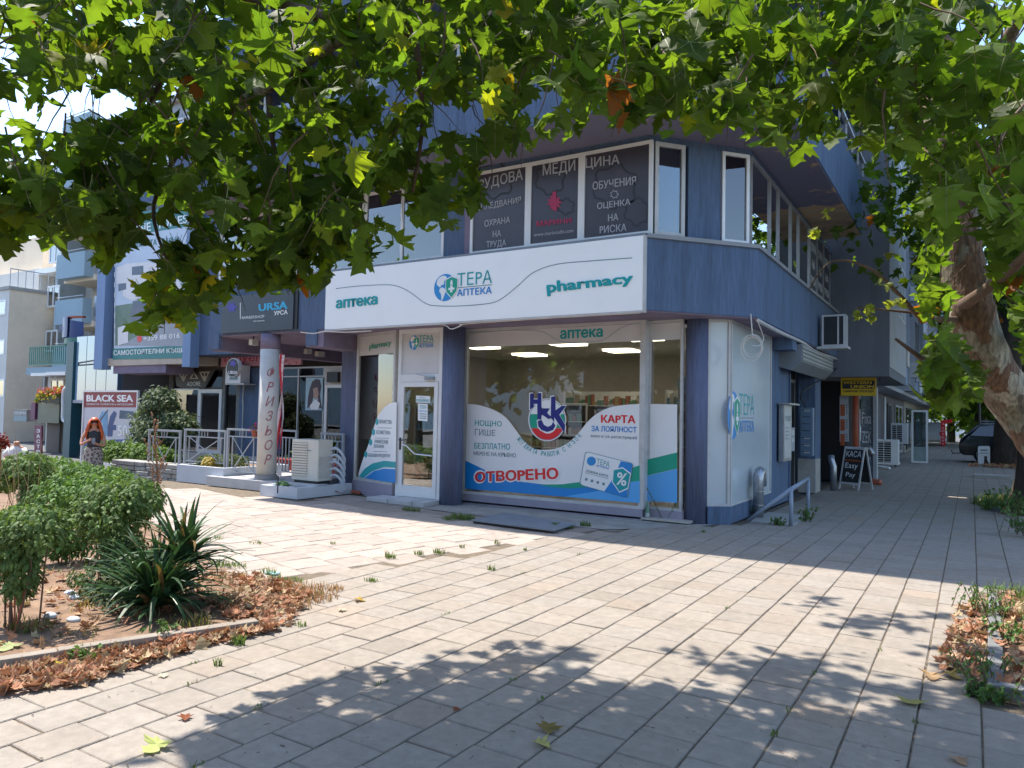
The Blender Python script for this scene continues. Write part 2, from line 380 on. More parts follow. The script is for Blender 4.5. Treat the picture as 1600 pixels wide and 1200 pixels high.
def stroke(fr, pts, w, m, parent, name, c=0.004, th=0.002):
    mb = MB(); L = []; R_ = []
    P = [Vector((p[0], p[1])) for p in pts]
    for i, p in enumerate(P):
        t = (P[min(i+1, len(P)-1)]-P[max(i-1, 0)])
        if t.length == 0: continue
        t.normalize(); nn = Vector((-t.y, t.x))*w*0.5
        L.append(p+nn); R_.append(p-nn)
    for i in range(len(L)-1):
        fr.poly(mb, [tuple(R_[i]), tuple(R_[i+1]), tuple(L[i+1]), tuple(L[i])], c-th, c)
    return mb.build(name, m, parent)

def logo(fr, a, b, h, parent, c=0.006, wide=1.0):
    """globe with shield and two lines of lettering; a,b = lower left of the globe, h = globe height"""
    r = h/2; cx = a+r*wide; cy = b+r
    W = lambda x: cx+(x)*wide*r
    H = lambda y: cy+y*r
    panel(fr, [(W(cos(t*2*pi/32)), H(sin(t*2*pi/32))) for t in range(32)], BLUEL if False else GLOBE, parent, 'globe', c)
    am = [(-.55,.75),(-.2,.88),(.1,.8),(0.15,.6),(-.05,.5),(-.1,.25),(-.3,.2),(-.45,.05),(-.6,.15),(-.75,.3),(-.7,.55)]
    sa = [(-.4,.0),(-.1,-.02),(.1,-.25),(-.0,-.5),(-.2,-.9),(-.3,-.88),(-.32,-.5),(-.5,-.25)]
    for q in (am, sa):
        P = [(p.x, p.y) for p in smooth_pts([(W(x), H(y), 0) for x, y in q], 3, True)]
        panel(fr, P, WHITEP, parent, 'continent', c+0.003)
    def shield(k, ox=0.62, oy=-0.02):
        q = [(0,.74),(.28,.64),(.5,.56),(.5,.0),(.4,-.35),(0,-.74),(-.4,-.35),(-.5,.0),(-.5,.56),(-.28,.64)]
        return [(W(ox+x*k), H(oy+y*k)) for x, y in q]
    panel(fr, shield(1.12), WHITEP, parent, 'shield_border', c+0.006)
    panel(fr, shield(1.0), GREEN, parent, 'shield', c+0.009)
    cr = [(-.1,.1),(.1,.1),(.1,-.06),(.27,-.06),(.27,-.22),(.1,-.22),(.1,-.4),(-.1,-.4),(-.1,-.22),(-.27,-.22),(-.27,-.06),(-.1,-.06)]
    panel(fr, [(W(.62+x), H(y)) for x, y in cr], WHITEP, parent, 'cross', c+0.012)
    panel(fr, [(W(.62+x), H(y)) for x, y in [(-.1,.14),(.1,.14),(.1,.32),(.04,.5),(-.04,.5),(-.1,.32)]], WHITEP, parent, 'bottle', c+0.012)
    text(fr, 'ТЕРА', W(1.1), W(4.1), H(.02), H(.95), TEAL, parent, c=c, bold=0.007)
    text(fr, 'АПТЕКА', W(1.1), W(4.1), H(-.72), H(-.22), BLUEP, parent, c=c, bold=0.03)
    stroke(fr, [(W(1.1), H(-.1)), (W(4.1), H(-.1))], 0.02*h+0.002, GREYP, parent, 'rule', c)
GLOBE = mat('globe_blue_print', (0.02, 0.26, 0.62), 0.4, 0.05)

# ------------------------------------------------------------------ windows
def window(fr, a0, a1, b0, b1, parent, fm=None, gm=None, w=0.055, mull=(), trans=(), c=0.0, dep=0.06, name='window', top=False):
    fm = fm or PVC; gm = gm or GLASSD
    mb = MB(); fr.frame(mb, a0, a1, b0, b1, w, c-dep, c)
    for x in mull: fr.box(mb, x-w*0.5, x+w*0.5, b0+w, b1-w, c-dep, c-0.002)
    xs = [a0+w]+[v for x in mull for v in (x-w*0.5, x+w*0.5)]+[a1-w]
    for z in trans:
        for i in range(0, len(xs), 2): fr.box(mb, xs[i], xs[i+1], z-w*0.4, z+w*0.4, c-dep, c-0.004)
    o = mb.build(name, fm, parent)
    zs = [b0+w]+[v for z in trans for v in (z-w*0.4, z+w*0.4)]+[b1-w]
    for i in range(0, len(xs), 2):
        for j in range(0, len(zs), 2):
            q = MB(); fr.box(q, xs[i], xs[i+1], zs[j], zs[j+1], c-dep*0.6, c-dep*0.6+0.008)
            q.build('pane', gm, o)
    return o

# ================================================================== GROUND
def hgt(x, y):      # street level falls a little beyond the planters on the left
    return -0.42*min(1.0, max(0.0, (-15.2-x)/3.0))
mb = MB(); xs = [-260,-120,-80,-50,-30,-22,-19,-18.2,-17.4,-16.6,-15.8,-15.2,-14,-8,0,8,20,60,200]; ys = [-160,-60,-20,-5,0,5,9,12,16,22,40,80,160,320]
mb.add([(x, y, hgt(x, y)-0.045) for y in ys for x in xs],
       [(j*len(xs)+i, j*len(xs)+i+1, (j+1)*len(xs)+i+1, (j+1)*len(xs)+i) for j in range(len(ys)-1) for i in range(len(xs)-1)])
ASPH = mat('asphalt', (0.10, 0.10, 0.10), 0.9, 0.2, 5, 0.6, 80)
tag(mb.build('ground', ASPH), kind='structure')
mb = MB(); mb.box(3.2, 11, -30, 140, -0.04, -0.02); tag(mb.build('road', ASPH), kind='structure')

JOINT = mat('joint_sand', (0.15, 0.115, 0.08), 0.95, 0.35, 12, 0.8, 90, stain=(0.06,0.065,0.04), stain_amt=0.6, stain_scale=9)
PV_ATT = mat('paver_mass', (1,1,1), 0.85, 0.14, 14, 0.5, 120, src='attr', stain=(0.17,0.145,0.12), stain_amt=0.38, stain_scale=2.2)
PV_OBJ = mat('paver_single', (1,1,1), 0.85, 0.14, 14, 0.5, 120, src='obj', stain=(0.17,0.145,0.12), stain_amt=0.38, stain_scale=2.2)
OS_OBJ = mat('old_slab_single', (1,1,1), 0.9, 0.16, 7, 0.7, 70, src='obj', stain=(0.36,0.30,0.25), stain_amt=0.4, stain_scale=1.6)

def bound_x(y):      # left edge of the new paving at depth y
    P = [(-3, -9), (1.6, -9), (2.1, -5.35), (3.0, -4.95), (3.7, -4.7), (4.4, -5.1), (4.86, -5.62), (5.4, -5.55), (6.8, -5.02), (8.7, -4.72), (9.6, -4.35), (10.6, -3.95), (11.3, -3.3)]
    if y >= 11.3: return -3.06
    for (y0, x0), (y1, x1) in zip(P, P[1:]):
        if y0 <= y <= y1: return x0+(x1-x0)*(y-y0)/(y1-y0)
    return -9
def bed_right(x, y):      # inside the tree pit / bed on the right
    if 5.2 < y < 8.4 and x > 0.06+0.02*(y-5.2): return True
    if 16.0 < y < 19.2 and x > 0.45: return True
    return False
mb = MB(); P = [(bound_x(y)+0.02, y) for y in [11.29, 10.6, 9.6, 8.7, 6.8, 5.4, 4.86, 4.4, 3.7, 3.0, 2.1, 1.6]]
mb.add([(x, y, -0.008) for x, y in P+[(-9, 1.5), (-9, -4), (3.0, -4), (3.0, 75), (-3.08, 75), (-3.08, 11.3)]], [tuple(range(len(P)+6))[::-1]])
pav = tag(mb.build('pavement', JOINT), kind='structure')
def paver_mesh(w, d, t=0.03, ch=0.005):
    m_ = MB(); x0, x1, y0, y1 = -w/2, w/2, -d/2, d/2
    V = [(x0,y0,-t),(x1,y0,-t),(x1,y1,-t),(x0,y1,-t),(x0,y0,-ch),(x1,y0,-ch),(x1,y1,-ch),(x0,y1,-ch),
         (x0+ch,y0+ch,0),(x1-ch,y0+ch,0),(x1-ch,y1-ch,0),(x0+ch,y1-ch,0)]
    F = [(0,1,5,4),(1,2,6,5),(2,3,7,6),(3,0,4,7),(4,5,9,8),(5,6,10,9),(6,7,11,10),(7,4,8,11),(8,9,10,11)]
    return m_.add(V, F)
def tint_mesh(me, cols):      # one colour per face
    ca = me.color_attributes.new('tint', 'FLOAT_COLOR', 'CORNER')
    buf = []
    for p, c in zip(me.polygons, cols): buf += [c[0], c[1], c[2], 1.0]*p.loop_total
    ca.data.foreach_set('color', buf)
PW, PD = 0.3, 0.31
cells = []
for i in range(-32, 11):
    xc = 0.04+PW*(i-0.5)+0.0
    off = 0.155 if i % 2 else 0.0
    j = -10
    for j in range(-10, 240):
        yc = 4.43+PD*j+off
        if xc < bound_x(yc)+0.10 or (xc > 2.9) or yc < -2 or yc > 75: continue
        if bed_right(xc-0.05, yc): continue
        cells.append((xc, yc))
rs = random.Random(3)
def pav_col(x, y):
    b = 0.236*(1+rs.uniform(-0.06, 0.06)); w = rs.uniform(-0.004, 0.008)
    if rs.random() < 0.05: b *= 0.90
    if rs.random() < 0.03: w += 0.015
    return (b+w+0.034, b, b-0.036-w*0.6)
near = []
for x, y in cells:
    q = project((x, y, 0))
    if q[2] > 0.2 and -60 < q[0] < 1660 and -50 < q[1] < 1290: near.append((q[2], x, y))
near.sort(); near_set = {(x, y) for _, x, y in near[:295]}
pm = paver_mesh(PW-0.010, PD-0.009, 0.03, 0.005); pme = pm.mesh('paver'); pme.materials.append(PV_OBJ)
big = MB(); bigc = []
for x, y in cells:
    z = rs.uniform(-0.0025, 0.0025); tx, ty = rs.gauss(0, 0.004), rs.gauss(0, 0.004); c = pav_col(x, y)
    if (x, y) in near_set:
        o = D.objects.new('paver', pme); link(o, pav); o.location = (x+rs.uniform(-.002,.002), y+rs.uniform(-.002,.002), z); o.rotation_euler = (tx, ty, rs.gauss(0, 0.004)); o.color = (*c, 1)
    else:
        big.add([(x+v[0], y+v[1], z+v[2]+v[0]*ty*-1+v[1]*tx) for v in pm.v], pm.f); bigc += [c]*len(pm.f)
o = big.build('pavers', PV_ATT, pav); o['kind'] = 'stuff'; tint_mesh(o.data, bigc)

# old slabs, laid on a slant, left of the new paving
mb = MB(); OP = [(bound_x(y)-0.0, y) for y in [4.4, 4.86, 5.4, 6.8, 8.7, 9.6, 10.6, 11.3]]
mb.add([(x, y, -0.016) for x, y in OP+[(-3.3, 14.2), (-15.2, 14.2), (-15.2, 6.0), (-9, 4.0)]], [tuple(range(len(OP)+4))])
oldp = tag(mb.build('old_pavement', JOINT), kind='structure')
th = radians(-13.5); S = 0.46; n_old = 0
def in_old(x, y):
    return 4.5 < y < 11.2 and x < bound_x(y)+0.05 and x > -13.8 and not (x < -10.2 and y > 9.25) and not (y > 10.35) and y > 4.3+(-6-x)*0.42
om_ = paver_mesh(S*1.0-0.014, S-0.014, 0.03, 0.008); ome = om_.mesh('slab'); ome.materials.append(OS_OBJ)
rowoff = {}
cand = []
for i in range(-40, 40):
    for j in range(-40, 40):
        lx = i*S+(0.5*S if j % 2 else 0); ly = j*S
        x = -8+lx*cos(th)-ly*sin(th); y = 7+lx*sin(th)+ly*cos(th)
        if in_old(x, y): cand.append((x*x+y*y, x, y))
cand.sort()
for k, (_, x, y) in enumerate(cand):
    b = 0.315*(1+rs.uniform(-.12, .12))
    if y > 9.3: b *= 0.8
    if k < 298:
        o = D.objects.new('slab', ome); link(o, oldp); o.location = (x, y, rs.uniform(-.002, .002)-0.007)
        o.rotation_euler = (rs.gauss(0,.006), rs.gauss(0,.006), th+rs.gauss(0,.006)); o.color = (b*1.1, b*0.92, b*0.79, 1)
# strip of worn concrete along the plinth of the building
mb = MB(); mb.add([(-10.15,10.85,0.001),(-9.0,10.0,0.001),(-7,9.75,0.001),(-4.42,9.7,0.001),(-3.55,10.7,0.001),(-3.2,11.4,0.001),(-10,12,0.001)], [(0,1,2,3,4,5,6)])
tag(mb.build('concrete_apron', mat('worn_apron', (0.30,0.285,0.26), 0.9, 0.25, 3, 0.7, 60, stain=(0.17,0.16,0.14), stain_amt=0.6, stain_scale=2)), kind='structure')

# soil of the flower bed on the left, slightly mounded
def bed_z(x, y): return 0.015+0.05*noise.noise(Vector((x*1.3, y*1.3, 0)))+0.012*noise.noise(Vector((x*7, y*7, 3)))
K0 = gnd(405, 986); K1 = gnd(0, 1050)
kd = (K1-K0).normalized()
def in_bed(x, y):
    if x > K0.x+0.02: return False
    # right of the kerb line is paving
    s = (Vector((x, y, 0))-K0); side = kd.x*s.y-kd.y*s.x
    if side > -0.0 and y < K0.y+0.0: return False
    if y > 4.6+(-6-x)*0.42+0.0 and x > -30: return False
    if x > -4.45-(y-3.7)*1.05 and y > 3.7: return False
    return x > -32 and y > -3
mb = MB(); idx = {}
st = 0.16
for i in range(0, 175):
    for j in range(0, 100):
        x = -4.3-i*st; y = -3+j*st
        if in_bed(x, y):
            q = []
            for dx, dy in ((0,0),(-st,0),(-st,st),(0,st)):
                key = (round(x+dx,3), round(y+dy,3))
                if key not in idx:
                    idx[key] = len(mb.v); mb.v.append((key[0], key[1], bed_z(*key)+hgt(*key)+0.0))
                q.append(idx[key])
            mb.f.append((q[3], q[2], q[1], q[0]))
tag(mb.build('flower_bed_soil', SOIL, smooth=True), kind='structure')

# ================================================================== HOUSES: the blue corner building
bld = thing('corner_building', 'blue stuccoed corner building with pharmacy on its ground floor', 'building', (-8, 12, 0))
bld.location = (0, 0, 0)
SO = 3.13
band = [(-13.85,10.0),(-4.0,10.0),(-2.75,11.45),(-2.75,19.4),(-6,19.4),(-6,15.5),(-13.85,15.5)]
MB().prism(band, SO+0.02, 4.2).build('floor_band', BLUE, bld)
sb = [(-13.83,10.02),(-4.01,10.02),(-2.77,11.46),(-2.77,19.4),(-6,19.4),(-6,15.5),(-13.83,15.5)]
MB().prism(sb, SO, SO+0.018).build('soffit', PURP, bld)
# coping under the first floor windows
mb = MB()
F0 = Fr((-13.85,10.0),(-4.0,10.0)); F1 = Fr((-4.0,10.0),(-2.75,11.45)); F2 = Fr((-2.75,11.45),(-2.75,19.4))
for F in (F0, F1, F2): F.box(mb, -0.01 if F is F0 else 0.02, F.len+(0.02), 4.2, 4.26, -0.3, 0.035)
mb.build('window_sill', mat('grey_coping', (0.25,0.26,0.28), 0.6, 0.1, 3), bld)
# first floor: piers, window strips
G0 = Fr((-13.85,10.1),(-4.0,10.1)); G1 = Fr((-4.0,10.1),(-2.85,11.45)); G2 = Fr((-2.85,11.45),(-2.85,19.4))
def a0(px): return G0.px(px, 330)[0]
W0, W1 = 4.27, 5.66
mb = MB()
G0.box(mb, 0, G0.len, W1, 5.75, -0.2, -0.03); G1.box(mb, 0.03, G1.len, W1, 5.75, -0.2, -0.03); G2.box(mb, 0.02, G2.len, W1+0.02, 5.76, -0.2, -0.03)
G0.box(mb, a0(694), a0(726), 4.26, W1, -0.2, -0.012)
G1.box(mb, 0.68, 1.24, 4.26, W1, -0.2, -0.014)
mb.build('wall', BLUE, bld)
mb = MB(); G0.box(mb, a0(726), a0(735), 4.26, W1, -0.2, -0.01); mb.build('wall', PURP, bld)
window(G0, a0(735), a0(824), W0, W1, bld, w=0.05)
window(G0, a0(824), a0(908), W0, W1, bld, w=0.06)
window(G0, a0(908), a0(1018), W0, W1, bld, w=0.05)
window(G0, a0(570), a0(694), W0, W1, bld, w=0.05, mull=(a0(628),))
window(G0, a0(440), a0(569), W0, W1, bld, w=0.05, mull=(a0(500),))
window(G0, 0.1, a0(438), W0, W1, bld, w=0.05, mull=(1.0,))
window(G1, 0.12, 0.62, W0, W1, bld, w=0.06, fm=PVCG)
window(G1, 1.26, 1.74, W0, W1, bld, w=0.05)
sx = [0.04, 1.3, 1.95, 3.0, 3.75, 4.9, 5.75, 6.6, 7.5]
for p, q in zip(sx, sx[1:]): window(G2, p, q, W0, W1, bld, w=0.026, fm=ALU)
# rooms behind the first floor glass
mb = MB()
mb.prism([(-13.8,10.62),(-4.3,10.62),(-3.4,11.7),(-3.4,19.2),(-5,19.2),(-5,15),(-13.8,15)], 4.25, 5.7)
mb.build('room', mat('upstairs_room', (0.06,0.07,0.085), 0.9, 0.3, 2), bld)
mb = MB()
for (u0, u1) in ((a0(660), a0(690)),):
    for k in range(10): G0.box(mb, u0+(u1-u0)*k/10, u0+(u1-u0)*(k+0.6)/10, W0+.06, W1-.06, -0.2, -0.16)
for k in range(9): G1.box(mb, 1.30+0.045*k, 1.33+0.045*k, W0+.06, W1-.06-0.03*(8-k)*2, -0.2, -0.15)
mb.build('curtain', mat('net_curtain', (0.55,0.57,0.6), 0.9, 0.1), bld)
# overhanging upper storeys
up = [(-13.9,9.05),(-3.45,9.05),(-2.05,10.66),(-2.05,18.0),(-6,18.0),(-6,15.5),(-13.9,15.5)]
MB().prism(up, 5.77, 7.02).build('parapet', BLUE, bld)
us = [(-13.88,9.07),(-3.46,9.07),(-2.07,10.67),(-2.07,18.0),(-6,18.0),(-6,15.5),(-13.88,15.5)]
PEEL = mat('peeling_soffit', (0.14, 0.13, 0.2), 0.9, 0.2, 2.0, 0.4, 40, stain=(0.38,0.27,0.17), stain_amt=0.0)
# peeling paint: a patchy mask towards the far end of the side soffit
pm_ = D.materials.new('peeling_paint_soffit'); pm_.use_nodes = True; nt = pm_.node_tree
b = nt.nodes['Principled BSDF']; b.inputs['Roughness'].default_value = 0.9
n1 = nt.nodes.new('ShaderNodeTexNoise'); n1.inputs['Scale'].default_value = 1.5; n1.inputs['Detail'].default_value = 9; n1.inputs['Roughness'].default_value = 0.68
ge = nt.nodes.new('ShaderNodeNewGeometry'); nt.links.new(ge.outputs['Position'], n1.inputs['Vector'])
sx_ = nt.nodes.new('ShaderNodeSeparateXYZ'); nt.links.new(ge.outputs['Position'], sx_.inputs[0])
mr = nt.nodes.new('ShaderNodeMapRange'); mr.inputs['From Min'].default_value = 13.0; mr.inputs['From Max'].default_value = 16.0; mr.inputs['To Min'].default_value = -0.12; mr.inputs['To Max'].default_value = 0.16
nt.links.new(sx_.outputs[1], mr.inputs['Value'])
ad = nt.nodes.new('ShaderNodeMath'); nt.links.new(n1.outputs['Fac'], ad.inputs[0]); nt.links.new(mr.outputs[0], ad.inputs[1])
c_ = _ramp(nt, ad.outputs[0], [(0.0,(0.13,0.135,0.21)),(0.52,(0.15,0.15,0.22)),(0.555,(0.52,0.34,0.20)),(0.66,(0.42,0.32,0.22)),(0.9,(0.2,0.15,0.12))])
nt.links.new(c_, b.inputs['Base Color'])
MB().prism(us, 5.75, 5.768).build('soffit', pm_, bld)
mb = MB(); mb.prism([(-13.8,10.0),(-3.9,10.0),(-2.95,11.1),(-2.95,17.9),(-6,17.9),(-6,15.4),(-13.8,15.4)], 7.02, 12.6)
mb.build('wall', BLUE, bld)
for zz in (8.35, 11.0):
    mb = MB(); mb.prism(up, zz, zz+0.85); mb.build('parapet', BLUE, bld)
H0 = Fr((-13.8,10.0),(-3.9,10.0)); H2 = Fr((-2.95,11.1),(-2.95,17.9))
for k in range(4):
    for zz in (7.1, 9.3): window(H0, 0.6+2.45*k, 2.4+2.45*k, zz, zz+1.2, bld, mull=(1.5+2.45*k,), c=0.03)
for k in range(3):
    for zz in (7.1, 9.3): window(H2, 0.4+2.2*k, 2.0+2.2*k, zz, zz+1.2, bld, mull=(1.2+2.2*k,), c=0.03)
mb = MB()
for i in range(9): mb.box(-2.03, -2.0, 10.9+i*0.86, 10.93+i*0.86, 7.02, 7.32)
mb.box(-2.05, -1.98, 10.7, 18.0, 7.32, 7.38); mb.build('balcony_rail', PVCG, bld)
# piers and plinths on the ground floor
mb = MB(); mb.smooth = False
MB().cyl(-7.82, 10.62, 0, SO, 0.20, 28).build('column', COLB, bld, smooth=True)
MB().cyl(-3.60, 11.28, 0, SO, 0.195, 28).build('column', COLB, bld, smooth=True)
MB().box(-10.93, -10.46, 11.0, 11.7, 0, SO).build('pillar', COLB, bld, bevel=0.01)
MB().box(-10.92, -10.45, 10.02, 11.0, 2.82, SO).build('beam', PURP, bld)
MB().box(-13.84, -13.55, 10.06, 14.0, 2.84, SO).build('beam', PURP, bld)
MB().box(-10.9, -10.6, 9.99, 10.02, 2.85, SO+0.02).build('beam_end', BLUE, bld)
MB().box(-13.86, -13.5, 9.98, 10.05, 2.86, SO+0.06).build('beam_end', BLUE, bld)
P0 = Fr((-7.64,10.92),(-4.36,10.92))
mb = MB(); mb.box(-7.80, -4.36, 10.90, 11.2, 0, 0.17); mb.box(-4.36, -3.76, 11.05, 11.3, 0, 0.17); mb.build('plinth', PLINTH, bld, bevel=0.006)
A0, A1 = Vector((-10.40,10.86)), Vector((-9.08,10.50))
LW = Fr(A0, A1)
mb = MB(); LW.box(mb, -0.02, LW.len, 0, 0.26, -0.35, 0.0); mb.build('plinth', PLINTH, bld, bevel=0.006)
# side wall of the ground floor
S1 = Fr((-3.42,11.2),(-3.14,11.42)); S2 = Fr((-3.12,11.42),(-3.12,17.7))
mb = MB(); mb.prism([(-3.40,11.16),(-3.12,11.38),(-3.12,14.3),(-3.5,14.3),(-3.5,11.5)], 0, 0.27); mb.build('plinth', BLUE, bld, bevel=0.006)
mb = MB(); mb.box(-3.5, -3.13, 14.1, 15.7, 0, SO); mb.box(-4.6, -4.5, 15.7, 17.3, 0, SO); mb.box(-4.5, -3.1, 15.62, 15.7, 0, SO)
mb.box(-3.5, -3.1, 18.3, 19.2, 0, SO); mb.box(-3.3, -2.95, 17.55, 18.1, 0.35, SO)
mb.build('wall', BLUE, bld)
MB().box(-3.31, -2.93, 17.53, 18.12, 0, 0.75).build('pier_base', CONC, bld, bevel=0.01)
MB().box(-3.12, -2.78, 14.2, 14.6, 2.9, SO).build('beam', BLUE, bld)
# inside walls that close the shop
mb = MB(); mb.box(-10.4, -3.6, 16.2, 16.3, 0, SO); mb.box(-10.5, -10.4, 11.2, 16.2, 0, SO); mb.box(-3.6, -3.5, 11.6, 16.2, 0, SO)
mb.build('inner_wall', mat('beige_inner_wall', (0.40,0.37,0.33), 0.85, 0.06), bld)
MB().box(-10.4, -3.6, 10.9, 16.2, 0.02, 0.05).build('shop_floor', mat('shop_floor_tile', (0.45,0.42,0.38), 0.4, 0.1), bld)
MB().box(-10.4, -3.6, 11.15, 16.2, 3.0, 3.06).build('shop_ceiling', mat('white_ceiling', (0.62,0.6,0.57), 0.9, 0.03), bld)
LAMP = mat('ceiling_light_panel', (0.9,0.85,0.75), 0.5, 0, emit=(1.0,0.86,0.66), estr=3.0)
for x, y in ((-6.6,12.6),(-4.9,12.2),(-6.2,14.3),(-8.6,12.6),(-8.6,14.6),(-4.4,14.4)):
    MB().box(x-0.3, x+0.3, y-0.3, y+0.3, 2.96, 2.998).build('light_panel', LAMP, bld)

# ---------------------------------------------------------------- shopfront frames and glass
def shopwin(fr, a0_, a1_, b0_, b1_, gm=GLASS, w=0.05, mull=(), fm=PVCG, trans=()):
    return window(fr, a0_, a1_, b0_, b1_, bld, fm, gm, w, mull, trans, c=0.0, dep=0.07)
pw = P0
shopwin(P0, -0.15, 3.27, 0.17, SO-0.0)
PJ = Fr((-4.34,11.08),(-3.78,11.08)); shopwin(PJ, 0.0, 0.56, 0.17, SO, w=0.04)
mb = MB(); mb.box(-4.37, -4.335, 10.92, 11.1, 0.17, SO); mb.build('window_post', PVCG, bld)
shopwin(LW, 0.02, LW.len, 0.26, SO)
# white lined side panes
GLASSS = glass('side_glass', (0.9,0.93,0.93), 1.3, boost=0.55)
shopwin(S1, 0.0, S1.len, 0.27, SO, w=0.035, gm=GLASSS)
shopwin(S2, 0.0, 2.68, 0.27, SO, w=0.04, gm=GLASSS)
mb = MB(); S1.box(mb, 0.036, S1.len-0.036, 0.306, SO-0.036, -0.032, -0.026); S2.box(mb, 0.041, 2.639, 0.311, SO-0.041, -0.032, -0.026)
mb.build('white_lining', mat('glossy_white_lining', (0.50,0.55,0.58), 0.12, 0.03, spec=0.45), bld)
# door
DF = Fr((-9.0,10.5),(-7.98,10.5))
mb = MB(); DF.frame(mb, 0, 1.02, 0.05, SO, 0.07, -0.06, 0.0); DF.box(mb, 0.07, 0.95, 2.16, 2.30, -0.06, -0.004)
drf = mb.build('door_frame', PVC, bld, bevel=0.004)
mb = MB(); DF.box(mb, 0.072, 0.948, 2.302, SO-0.072, -0.05, -0.03); mb.build('transom_panel', BOXW, bld)
mb = MB(); DF.frame(mb, 0.075, 0.945, 0.08, 2.155, 0.085, -0.045, 0.012); DF.box(mb, 0.16, 0.86, 0.16, 0.28, -0.045, 0.010)
door = mb.build('door', PVC, bld, bevel=0.004)
mb = MB(); DF.box(mb, 0.16, 0.86, 0.28, 2.07, -0.02, -0.012); mb.build('pane', GLASS, door)
mb = MB(); DF.box(mb, 0.09, 0.13, 0.92, 1.14, 0.012, 0.02); mb.tube([DF.p(0.11,1.1,0.02),DF.p(0.11,1.1,0.06),DF.p(0.22,1.1,0.06)], 0.011, 6)
mb.build('handle', BLACKP, door)
mb = MB(); mb.tube([DF.p(0.16,1.02,0.03),DF.p(0.3,1.0,0.07),DF.p(0.5,0.86,0.07),DF.p(0.86,0.84,0.03)], 0.012, 6); mb.build('push_bar', PVC, door)
mb = MB(); DF.box(mb, 0.66, 0.86, 2.19, 2.25, 0.0, 0.05); mb.tube([DF.p(0.72,2.25,0.04),DF.p(0.5,2.30,0.1)], 0.01, 6); mb.build('door_closer', GALV, bld)
stp = MB().box(-9.25, -7.95, 10.02, 10.48, 0.0, 0.07).build('doorstep', TILEG, bld, bevel=0.004)
mb = MB()
for k in (-8.75, -8.2): mb.box(k, k+0.008, 10.01, 10.48, 0.001, 0.0715)
mb.build('joint', mat('tile_joint', (0.2,0.2,0.2), 0.9), stp)

# ---------------------------------------------------------------- vinyl and signs of the pharmacy
sg = thing('pharmacy_sign', 'long white illuminated pharmacy sign box with globe logo above the shop windows', 'shop sign')
SG = Fr((-10.34,9.93),(-3.99,9.93))
mb = MB(); SG.box(mb, 0, 6.35, 3.13, 4.215, -0.07, 0.0); mb.build('sign_box', SIGNW, sg, bevel=0.006)
mb = MB(); SG.box(mb, 6.352, 6.38, 3.10, 4.22, -0.07, 0.004); SG.box(mb, 0, 6.352, 3.10, 3.128, -0.07, 0.004); mb.build('edge_trim', PVCG, sg)
textpx(SG, 'аптека', [(524.5,482.5),(589.5,475.5),(589.5,462),(524.5,469)], TEAL, sg, bold=0.045, depth=0.02, c=0.012)
textpx(SG, 'pharmacy', [(855,463),(990,446),(988,426),(853,440)], TEAL, sg, bold=0.045, depth=0.02, c=0.012)
ga = SG.px(678, 472); gb = SG.px(678, 430)
logo(SG, ga[0], ga[1]-0.0, (gb[1]-ga[1]), sg, c=0.006)
cp = [(525,451),(560,447),(600,445),(620,447),(640,456),(665,474),(685,478),(720,478),(765,474),(785,466),(810,446),(835,425),(870,413),(920,408),(988,403)]
stroke(SG, [(p.x, p.y) for p in smooth_pts([(*SG.px(x, y), 0) for x, y in cp], 5)], 0.012, GREYP, sg, 'swoosh')

gr = thing('window_graphic', 'white and blue printed film covering the big pharmacy window with round health fund emblem', 'window graphic')
GW = Fr((-7.64,10.925),(-4.36,10.925)); C = 0.004
def sp(pts, m, name, c, sm=0, par=None, fr=None): return shape(fr or GW, pts, m, par or gr, name, c, 0.0018, sm)
top = [(730,631),(748,633),(770,640),(790,652),(806,672),(820,690),(835,701),(852,703),(872,700),(890,690),(905,675),(922,655),(942,641),(965,634),(999.5,631)]
top = [(p.x, p.y) for p in smooth_pts([(x, y, 0) for x, y in top], 4)]
sp([(726.5,763.5)]+top+[(999.5,786)][::1] if False else top+[(999.5,786),(726.5,763.5)], VINYLW, 'white_film', 0.004)
sp([(727,719.5),(745,728),(765,738),(800,751),(850,757),(900,757),(930,752),(955,745),(999.5,738),(999.5,786),(726.5,763.5)], BLUEP, 'blue_wave', 0.006)
sp([(840,757.5),(880,756.5),(915,752),(955,742),(999.5,727),(999.5,752),(960,757),(930,760.5),(890,763),(860,761)], GREEN, 'green_wave', 0.008)
sp([(985,753),(999.5,751.5),(999.5,786),(880,776),(930,768)], BLUEL, 'pale_wave', 0.0095)
textpx(GW, 'НОЩНО', [(742,667),(784,668),(784,658),(742,656)], TEAL, gr, bold=0.02, c=0.006)
textpx(GW, 'ГИШЕ', [(742,680),(774,681),(774,672),(742,670)], GREYP, gr, bold=0.01, c=0.006)
textpx(GW, 'БЕЗПЛАТНО', [(741,701),(797,703),(797,693),(741,692)], TEAL, gr, bold=0.02, c=0.006)
textpx(GW, 'МЕРЕНЕ НА КРЪВНО', [(740,711),(806,715),(806,708),(740,705)], GREYP, gr, bold=0.02, c=0.006)
textpx(GW, 'ОТВОРЕНО', [(740,756),(875,750.5),(874,727),(740,735)], WHITEP, gr, bold=0.12, c=0.012, name='lettering_outline')
textpx(GW, 'ОТВОРЕНО', [(742,753.5),(873,748.5),(872,730),(742,737.5)], REDP, gr, bold=0.055, c=0.014)
textpx(GW, 'КАРТА', [(939,660.5),(993,661.5),(993,649),(939,648)], REDP, gr, bold=0.05, c=0.006)
textpx(GW, 'ЗА ЛОЯЛНОСТ', [(924,674),(995,676),(995,667),(924,665)], BLUEP, gr, bold=0.04, c=0.006)
textpx(GW, 'влез и се регистрирай', [(923,684.5),(995,688),(995,681),(923,678)], GREYP, gr, bold=0.01, c=0.006)
